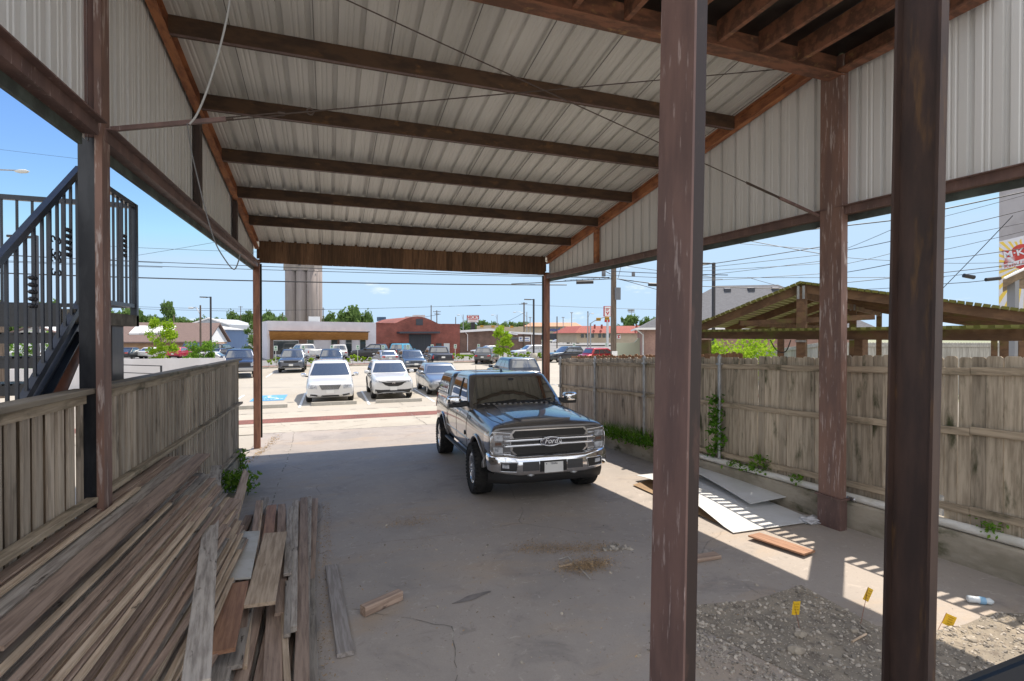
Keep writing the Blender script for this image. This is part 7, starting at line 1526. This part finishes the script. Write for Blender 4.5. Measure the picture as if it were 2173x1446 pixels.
# traffic lights on mast arms
SIG = mat('signal_yellow', (.45, .25, .03)); d = 100; root = empty('traffic_light', at(1253, d), 'traffic signal mast with yellow heads by the restaurant', 'traffic light'); p = at(1253, d); b = MB(); b.tube([(p.x, p.y, 0), (p.x, p.y, D(1253, 686, d).z)], .15, 8); b.build('mast', GALV, root); b = MB(); b.tube([D(1253, 687, d), D(1262, 681, d), D(1280, 674, d), D(1296, 672, d)], .09, 6); b.build('mast_arm', GALV, root)
for px, py in ((1270, 678), (1288, 676)):
    q = D(px, py, d - .3); b = MB(); b.bar(q - u * .42, q + u * .42, .35, .62, bev=.05); hd = b.build('signal_head', SIG, root); b = MB()
    for t in (-.28, 0, .28): b.lathe([(0, -.2), (.1, -.2), (.1, -.1)], q + u * t, 'Y', 10)
    b.build('signal_lens', LPM, hd)
for i, (px, py) in enumerate(((1022.5, 693), (1046, 693.5), (1061, 693), (1067, 694), (1086, 694))):
    q = D(px, py, 125); b = MB(); b.bar(q - u * .4, q + u * .4, .3, .5, bev=.05); o = b.build('signal_head', SIG); tag(o, 'far yellow traffic signal head hanging over the street, ' + ('leftmost of the row', 'second from the left of the row', 'third from the left of the row', 'fourth from the left of the row', 'rightmost of the row')[i], 'traffic light')
b = MB(); b.tube([D(985, 689, 125), D(1055, 691, 125), D(1125, 689, 125)], .03, 5); tag(b.build('span_wire', BLACK), 'wire carrying the row of far traffic signals over the street', 'cable')
# overhead cables: spans in space, given by two sight lines and their distances
WIRE = mat('cable_black', (.02, .02, .022), rough=.5)
def cable(p, q, dp, dq, r, label, group, ext=.25, sag=.12, name='overhead_cable'):
    a, c = D(*p, dp), D(*q, dq); d = c - a; a2, c2 = a - d * ext, c + d * ext; n = 18; Ln = (c2 - a2).length; pts = []
    f0, f1 = -ext, 1 + ext
    for k in range(n + 1):
        f = f0 + (f1 - f0) * k / n; s = sag * 4 * (f * f - f) / 4 * 1.0; pts.append(a + d * f + Vector((0, 0, s)))
    b = MB(); b.tube(pts, r, 5); tag(b.build(name, WIRE), label, 'cable', group)
cable((287, 554.7), (1000, 581), 31, 33, .020, 'upper of the paired black cables crossing behind the header boards', None, .45); cable((287, 564), (1000, 584.5), 31, 33, .018, 'lower of the paired black cables crossing behind the header boards', None, .45)
cable((237, 588), (1000, 604), 30, 33, .035, 'thickest black cable crossing the sky under the shed header', None, .30, .25)
b = MB(); b.tube([D(x, y, 33.6) for x, y in ((1085, 603), (1150, 600), (1200, 597), (1299, 592))], .03, 6); b.tube([D(x, y, 33.6) for x, y in ((1196, 595), (1250, 592), (1299, 588))], .012, 5)
for x in range(1200, 1296, 12): b.tube([D(x, 594.5 - (x - 1200) * .06, 33.6), D(x, 598 - (x - 1200) * .06, 33.6)], .02, 4)
b.tube([D(1223, 600, 33.55), D(1259, 599, 33.55)], .11, 10); tag(b.build('spliced_cable', WIRE), 'thick lashed cable with a black splice case left of the utility pole', 'cable')
b = MB(); b.tube([D(x, y, 33.4) for x, y in ((1309, 592), (1345, 597), (1400, 604))], .03, 6); b.tube([D(1376, 604, 33.3), D(1402, 605, 33.3)], .11, 10); b.tube([D(1309, 592, 33.4), D(1330, 597, 33.4), (D(1420, 622, 33.4))], .02, 5); tag(b.build('spliced_cable', WIRE), 'thick cable with a black splice case right of the utility pole', 'cable')
g1 = 'thin black overhead cables in the sky at the left'; l1 = 'thin black overhead cable in the sky left of the shed, behind the stairs'
for p, q, r in (((287, 525.7), (503, 534), .010), ((287, 543), (476, 511), .010), ((0, 160), (39, 165), .010), ((0, 317.6), (263, 348), .008), ((0, 540), (287, 556), .012), ((0, 556), (287, 566), .014)): cable(p, q, 30, 30, r, l1, g1, .5 if p[0] == 287 else .2, .05)
g2 = 'thin far cables low in the sky'; l2 = 'thin far cable low in the sky above the roofs'
for p, q in (((286, 651), (543, 656.5)), ((286, 655), (543, 661)), ((559, 659.5), (998, 649)), ((960, 650), (1112, 645)), ((1115, 647), (1390, 657)), ((820, 684), (930, 668)), ((1060, 690), (1112, 664))): cable(p, q, 110, 110, .035, l2, g2, .05, .4)
g3 = 'black overhead cables in the sky at the right'; l3 = 'black overhead cable in the sky right of the shed, above the pergola'
RW = [((1492, 563), (1737, 525)), ((1492, 568.6), (1737, 541.6)), ((1541, 515), (1737, 529)), ((1573, 508), (1737, 538)), ((1492, 589), (1885, 589)), ((1492, 596), (1737, 581.6)), ((1492, 608), (1670, 613.6)), ((1601, 593), (1673, 612)), ((1797, 527.7), (1888, 489.5)), ((1797, 531), (1888, 513)), ((1797, 547), (1884, 553)), ((1797, 560), (1884, 540)), ((1797, 578), (1884, 562)), ((1797, 615), (1884, 612)), ((1999, 461), (2173, 415)), ((1999, 488), (2173, 446.5)), ((1997, 507), (2173, 473.6)), ((1997, 532), (2173, 491)), ((1996, 551.5), (2173, 527.7)), ((1996, 559), (2118, 558)), ((1994, 588), (2118, 574)), ((1994, 619), (2118, 491)), ((1492, 585), (1737, 555)), ((1492, 575), (1737, 560)), ((1320, 577), (1492, 583)), ((1320, 586), (1492, 592)), ((1330, 565), (1480, 585)), ((1797, 600), (2118, 566))]
for i, (p, q) in enumerate(RW): cable(p, q, 27 + i % 5, 24 + i % 4, .013 + .006 * (i % 3 == 0), l3, g3, .22, .06)
for p, q, r, l in (((1612, 499), (1888, 469), .028, 'thick twisted black cable rising from behind the right wall towards the outer post'), ((1999, 445), (2173, 408), .03, 'thick twisted black cable at the top right before the mural tower')):
    cable(p, q, 26, 25, r, l, None, .2, .03, 'twisted_cable')
b = MB(); b.tube([D(x, y, 25) for x, y in ((1985, 604), (2060, 599), (2125, 592))], .018, 6); b.tube([D(2045, 585, 25), D(2067, 589, 25)], .10, 10); b.tube([D(2092, 594, 25), D(2122, 591, 25)], .09, 10); tag(b.build('spliced_cable', WIRE), 'lashed cable with two black splice cases left of the mural tower', 'cable')
# ================================================================ WEEDS
def weed(name, label, pts, n, ls, spread, hgt, seed, m=LEAFW, blade=False, group=None):
    rn = random.Random(seed); c = sum((Vector(p) for p in pts), Vector()) / len(pts); root = empty(name, c, label, 'plant', group); b = MB(); s = MB()
    for k in range(n):
        p = Vector(pts[rn.randrange(len(pts))]) + Vector((rn.gauss(0, spread), rn.gauss(0, spread), 0)); h = hgt * rn.uniform(.15, 1.1)
        if blade:
            d = Vector((rn.gauss(0, .35), rn.gauss(0, .35), 1)) * h; w = Vector((rn.gauss(0, 1), rn.gauss(0, 1), 0)).normalized() * .006; b.add([p - w, p + w, p + d * .6 + w * .7, p + d + Vector((d.x * .4, d.y * .4, 0)), p + d * .6 - w * .7], [(0, 1, 2, 3, 4)])
        else: leaf(b, p + Vector((0, 0, h)), ls * rn.uniform(.5, 1.2), rn, flat=.9)
    for k in range(max(3, n // 25)):
        p = Vector(pts[rn.randrange(len(pts))]); q = p + Vector((rn.gauss(0, spread), rn.gauss(0, spread), hgt * rn.uniform(.5, 1))); s.tube([p, (p + q) / 2 + Vector((0, 0, .02)), q], .004, 4)
    b.add(s.v, s.f, 1); b.build('foliage', [m, LEAFW], root, fix=False); return root
ct = lambda px, py: (lambda p: Vector((6.56, p.y, gz(p.y) + .36)))(PX(px, py, 6.56))
weed('wild_grass', 'long grassy weeds growing along the curb top beyond the front of the pickup', [ct(x, 905 + (x - 1285) * .3) for x in range(1285, 1390, 8)], 700, .05, .09, .34, 1, LEAFM, True)
weed('leafy_weed', 'leafy weeds spilling over the curb between the pickup and the middle column', [ct(x, 925 + (x - 1290) * .3) - Vector((.12, 0, .10)) for x in range(1285, 1390, 9)], 620, .045, .08, .25, 2, LEAFW)
vx = XF - .09; pv = PX(1522, 900, vx)
weed('climbing_vine', 'green leafy vine climbing the galvanised fence post behind the middle column', [Vector((vx, pv.y + random.uniform(-.05, .1), z)) for z in [gz(pv.y) + .45 + .08 * k for k in range(14)]], 330, .055, .07, .08, 3, LEAFW)
weed('leafy_weed', 'leafy weed on the curb below the fence, between the vine and the right column', [ct(1612, 992), ct(1622, 995), ct(1600, 990)], 120, .045, .07, .30, 5, LEAFM)
weed('leafy_weed', 'low weeds on the pipe left of the right column', [ct(1560, 990), ct(1575, 992), ct(1590, 995)], 110, .035, .06, .10, 6, LEAFM)
weed('leafy_weed', 'small weed on the curb just left of the right column', [ct(1690, 1010), ct(1697, 1012)], 45, .04, .05, .14, 7, LEAFM)
weed('leafy_weed', 'small weed behind the pipe at the right edge of the picture', [ct(2095, 1135), ct(2115, 1145), ct(2085, 1130)], 60, .03, .05, .16, 8, LEAFM)
weed('leafy_weed', 'bushy green weed growing at the left curb behind the lumber', [G(x, y) for x, y in ((478, 1048), (490, 1045), (505, 1048), (525, 1052), (515, 1046))], 420, .05, .11, .34, 9, LEAFM)
weed('leafy_weed', 'upright green weed at the end of the left curb', [G(512, 1000), G(516, 1002)], 130, .045, .06, .42, 10, LEAFM)
for i, px in enumerate((980, 960, 940)): pass
LAWN = leafmat('lawn_blade', (.10, .20, .03), (.2, .32, .06)); b = MB(); rn = random.Random(4)
for k in range(2600):
    p = at(rn.uniform(975, 1012), rn.uniform(72, 77)); h = rn.uniform(.06, .16); w = Vector((rn.gauss(0, 1), rn.gauss(0, 1), 0)).normalized() * .05; b.add([p - w, p + w, p + Vector((rn.gauss(0, .05), rn.gauss(0, .05), h))], [(0, 1, 2)])
tag(b.build('grass', LAWN, fix=False), kind='stuff')
# ================================================================ SKY, SUN, CAMERA
SUN_EL, SUN_AZ = R(60.5), math.atan2(.8, .6)
w = bpy.data.worlds.new('World'); scn.world = w; w.use_nodes = True; nt = w.node_tree; bg = nt.nodes['Background']; sky = N(nt, 'ShaderNodeTexSky', sky_type='NISHITA'); sky.sun_disc = False; sky.sun_elevation = SUN_EL; sky.sun_rotation = SUN_AZ; sky.air_density = 1.; sky.dust_density = .3; sky.ozone_density = 1.6; sky.altitude = 200
tc = N(nt, 'ShaderNodeTexCoord'); sp = N(nt, 'ShaderNodeSeparateXYZ'); L = nt.links.new; L(tc.outputs['Generated'], sp.inputs[0])
mp = N(nt, 'ShaderNodeMapping'); mp.inputs['Scale'].default_value = (1, 1, 3.2); mp.inputs['Location'].default_value = (.35, .1, .0); L(tc.outputs['Generated'], mp.inputs[0])
n = N(nt, 'ShaderNodeTexNoise'); n.inputs['Scale'].default_value = 5.2; n.inputs['Detail'].default_value = 9; n.inputs['Roughness'].default_value = .58; L(mp.outputs[0], n.inputs['Vector'])
r = N(nt, 'ShaderNodeMapRange', interpolation_type='SMOOTHSTEP'); r.inputs[1].default_value = .60; r.inputs[2].default_value = .76; L(n.outputs[0], r.inputs[0])
r2 = N(nt, 'ShaderNodeMapRange'); r2.inputs[1].default_value = .55; r2.inputs[2].default_value = .05; L(sp.outputs[2], r2.inputs[0])
# bright cloud added behind and overhead, out of view, to fill the shed's shade
dt = N(nt, 'ShaderNodeVectorMath', operation='DOT_PRODUCT'); L(tc.outputs['Generated'], dt.inputs[0]); dt.inputs[1].default_value = (.335, .942, 0)
bs = N(nt, 'ShaderNodeMapRange', interpolation_type='SMOOTHSTEP'); bs.inputs[1].default_value = .42; bs.inputs[2].default_value = -.12; L(dt.outputs['Value'], bs.inputs[0])
ba = N(nt, 'ShaderNodeMath', operation='MULTIPLY_ADD'); L(bs.outputs[0], ba.inputs[0]); ba.inputs[1].default_value = .24; L(n.outputs[0], ba.inputs[2]); L(ba.outputs[0], r.inputs[0])
mxm = N(nt, 'ShaderNodeMath', operation='MAXIMUM'); L(r2.outputs[0], mxm.inputs[0]); L(bs.outputs[0], mxm.inputs[1])
ml = N(nt, 'ShaderNodeMath', operation='MULTIPLY'); L(r.outputs[0], ml.inputs[0]); L(mxm.outputs[0], ml.inputs[1])
x = N(nt, 'ShaderNodeMix', data_type='RGBA'); L(ml.outputs[0], x.inputs['Factor']); x.inputs['B'].default_value = (7.2, 7.15, 7.2, 1); tn = N(nt, 'ShaderNodeVectorMath', operation='MULTIPLY'); L(sky.outputs[0], tn.inputs[0]); tr_ = N(nt, 'ShaderNodeMapRange'); tr_.inputs[1].default_value = .02; tr_.inputs[2].default_value = .40; L(sp.outputs[2], tr_.inputs[0]); tm = N(nt, 'ShaderNodeMix', data_type='RGBA'); L(tr_.outputs[0], tm.inputs['Factor']); tm.inputs['A'].default_value = (.88, .96, 1, 1); tm.inputs['B'].default_value = (.55, .75, 1.0, 1); L(tm.outputs['Result'], tn.inputs[1]); mn = N(nt, 'ShaderNodeVectorMath', operation='MINIMUM'); L(tn.outputs[0], mn.inputs[0]); mn.inputs[1].default_value = (2.9, 3.95, 5.1); L(mn.outputs[0], x.inputs['A']); L(x.outputs['Result'], bg.inputs[0]); bg.inputs[1].default_value = .115
sd = bpy.data.lights.new('sun', 'SUN'); sd.energy = 3.7; sd.angle = R(.5); sd.color = (1, .90, .77); so = bpy.data.objects.new('sun', sd); COL.objects.link(so)
sv = Vector((math.cos(SUN_EL) * math.sin(SUN_AZ), math.cos(SUN_EL) * math.cos(SUN_AZ), math.sin(SUN_EL))); so.rotation_euler = sv.to_track_quat('Z', 'Y').to_euler(); so.location = (20, 15, 40)
cd = bpy.data.cameras.new('camera'); cam = bpy.data.objects.new('camera', cd); COL.objects.link(cam); cd.sensor_width = 36; cd.lens = F / 2173 * 36; cd.clip_end = 3000; cd.clip_start = .05; cam.location = (0, 0, HC); cam.rotation_euler = (R(90) - PIT, 0, -YAW); scn.camera = cam
scn.view_settings.view_transform = 'Standard'; scn.view_settings.look = 'None'; scn.view_settings.exposure = .80; scn.view_settings.gamma = 1
scn.cycles.max_bounces = 10; scn.cycles.diffuse_bounces = 7; scn.cycles.use_denoising = True
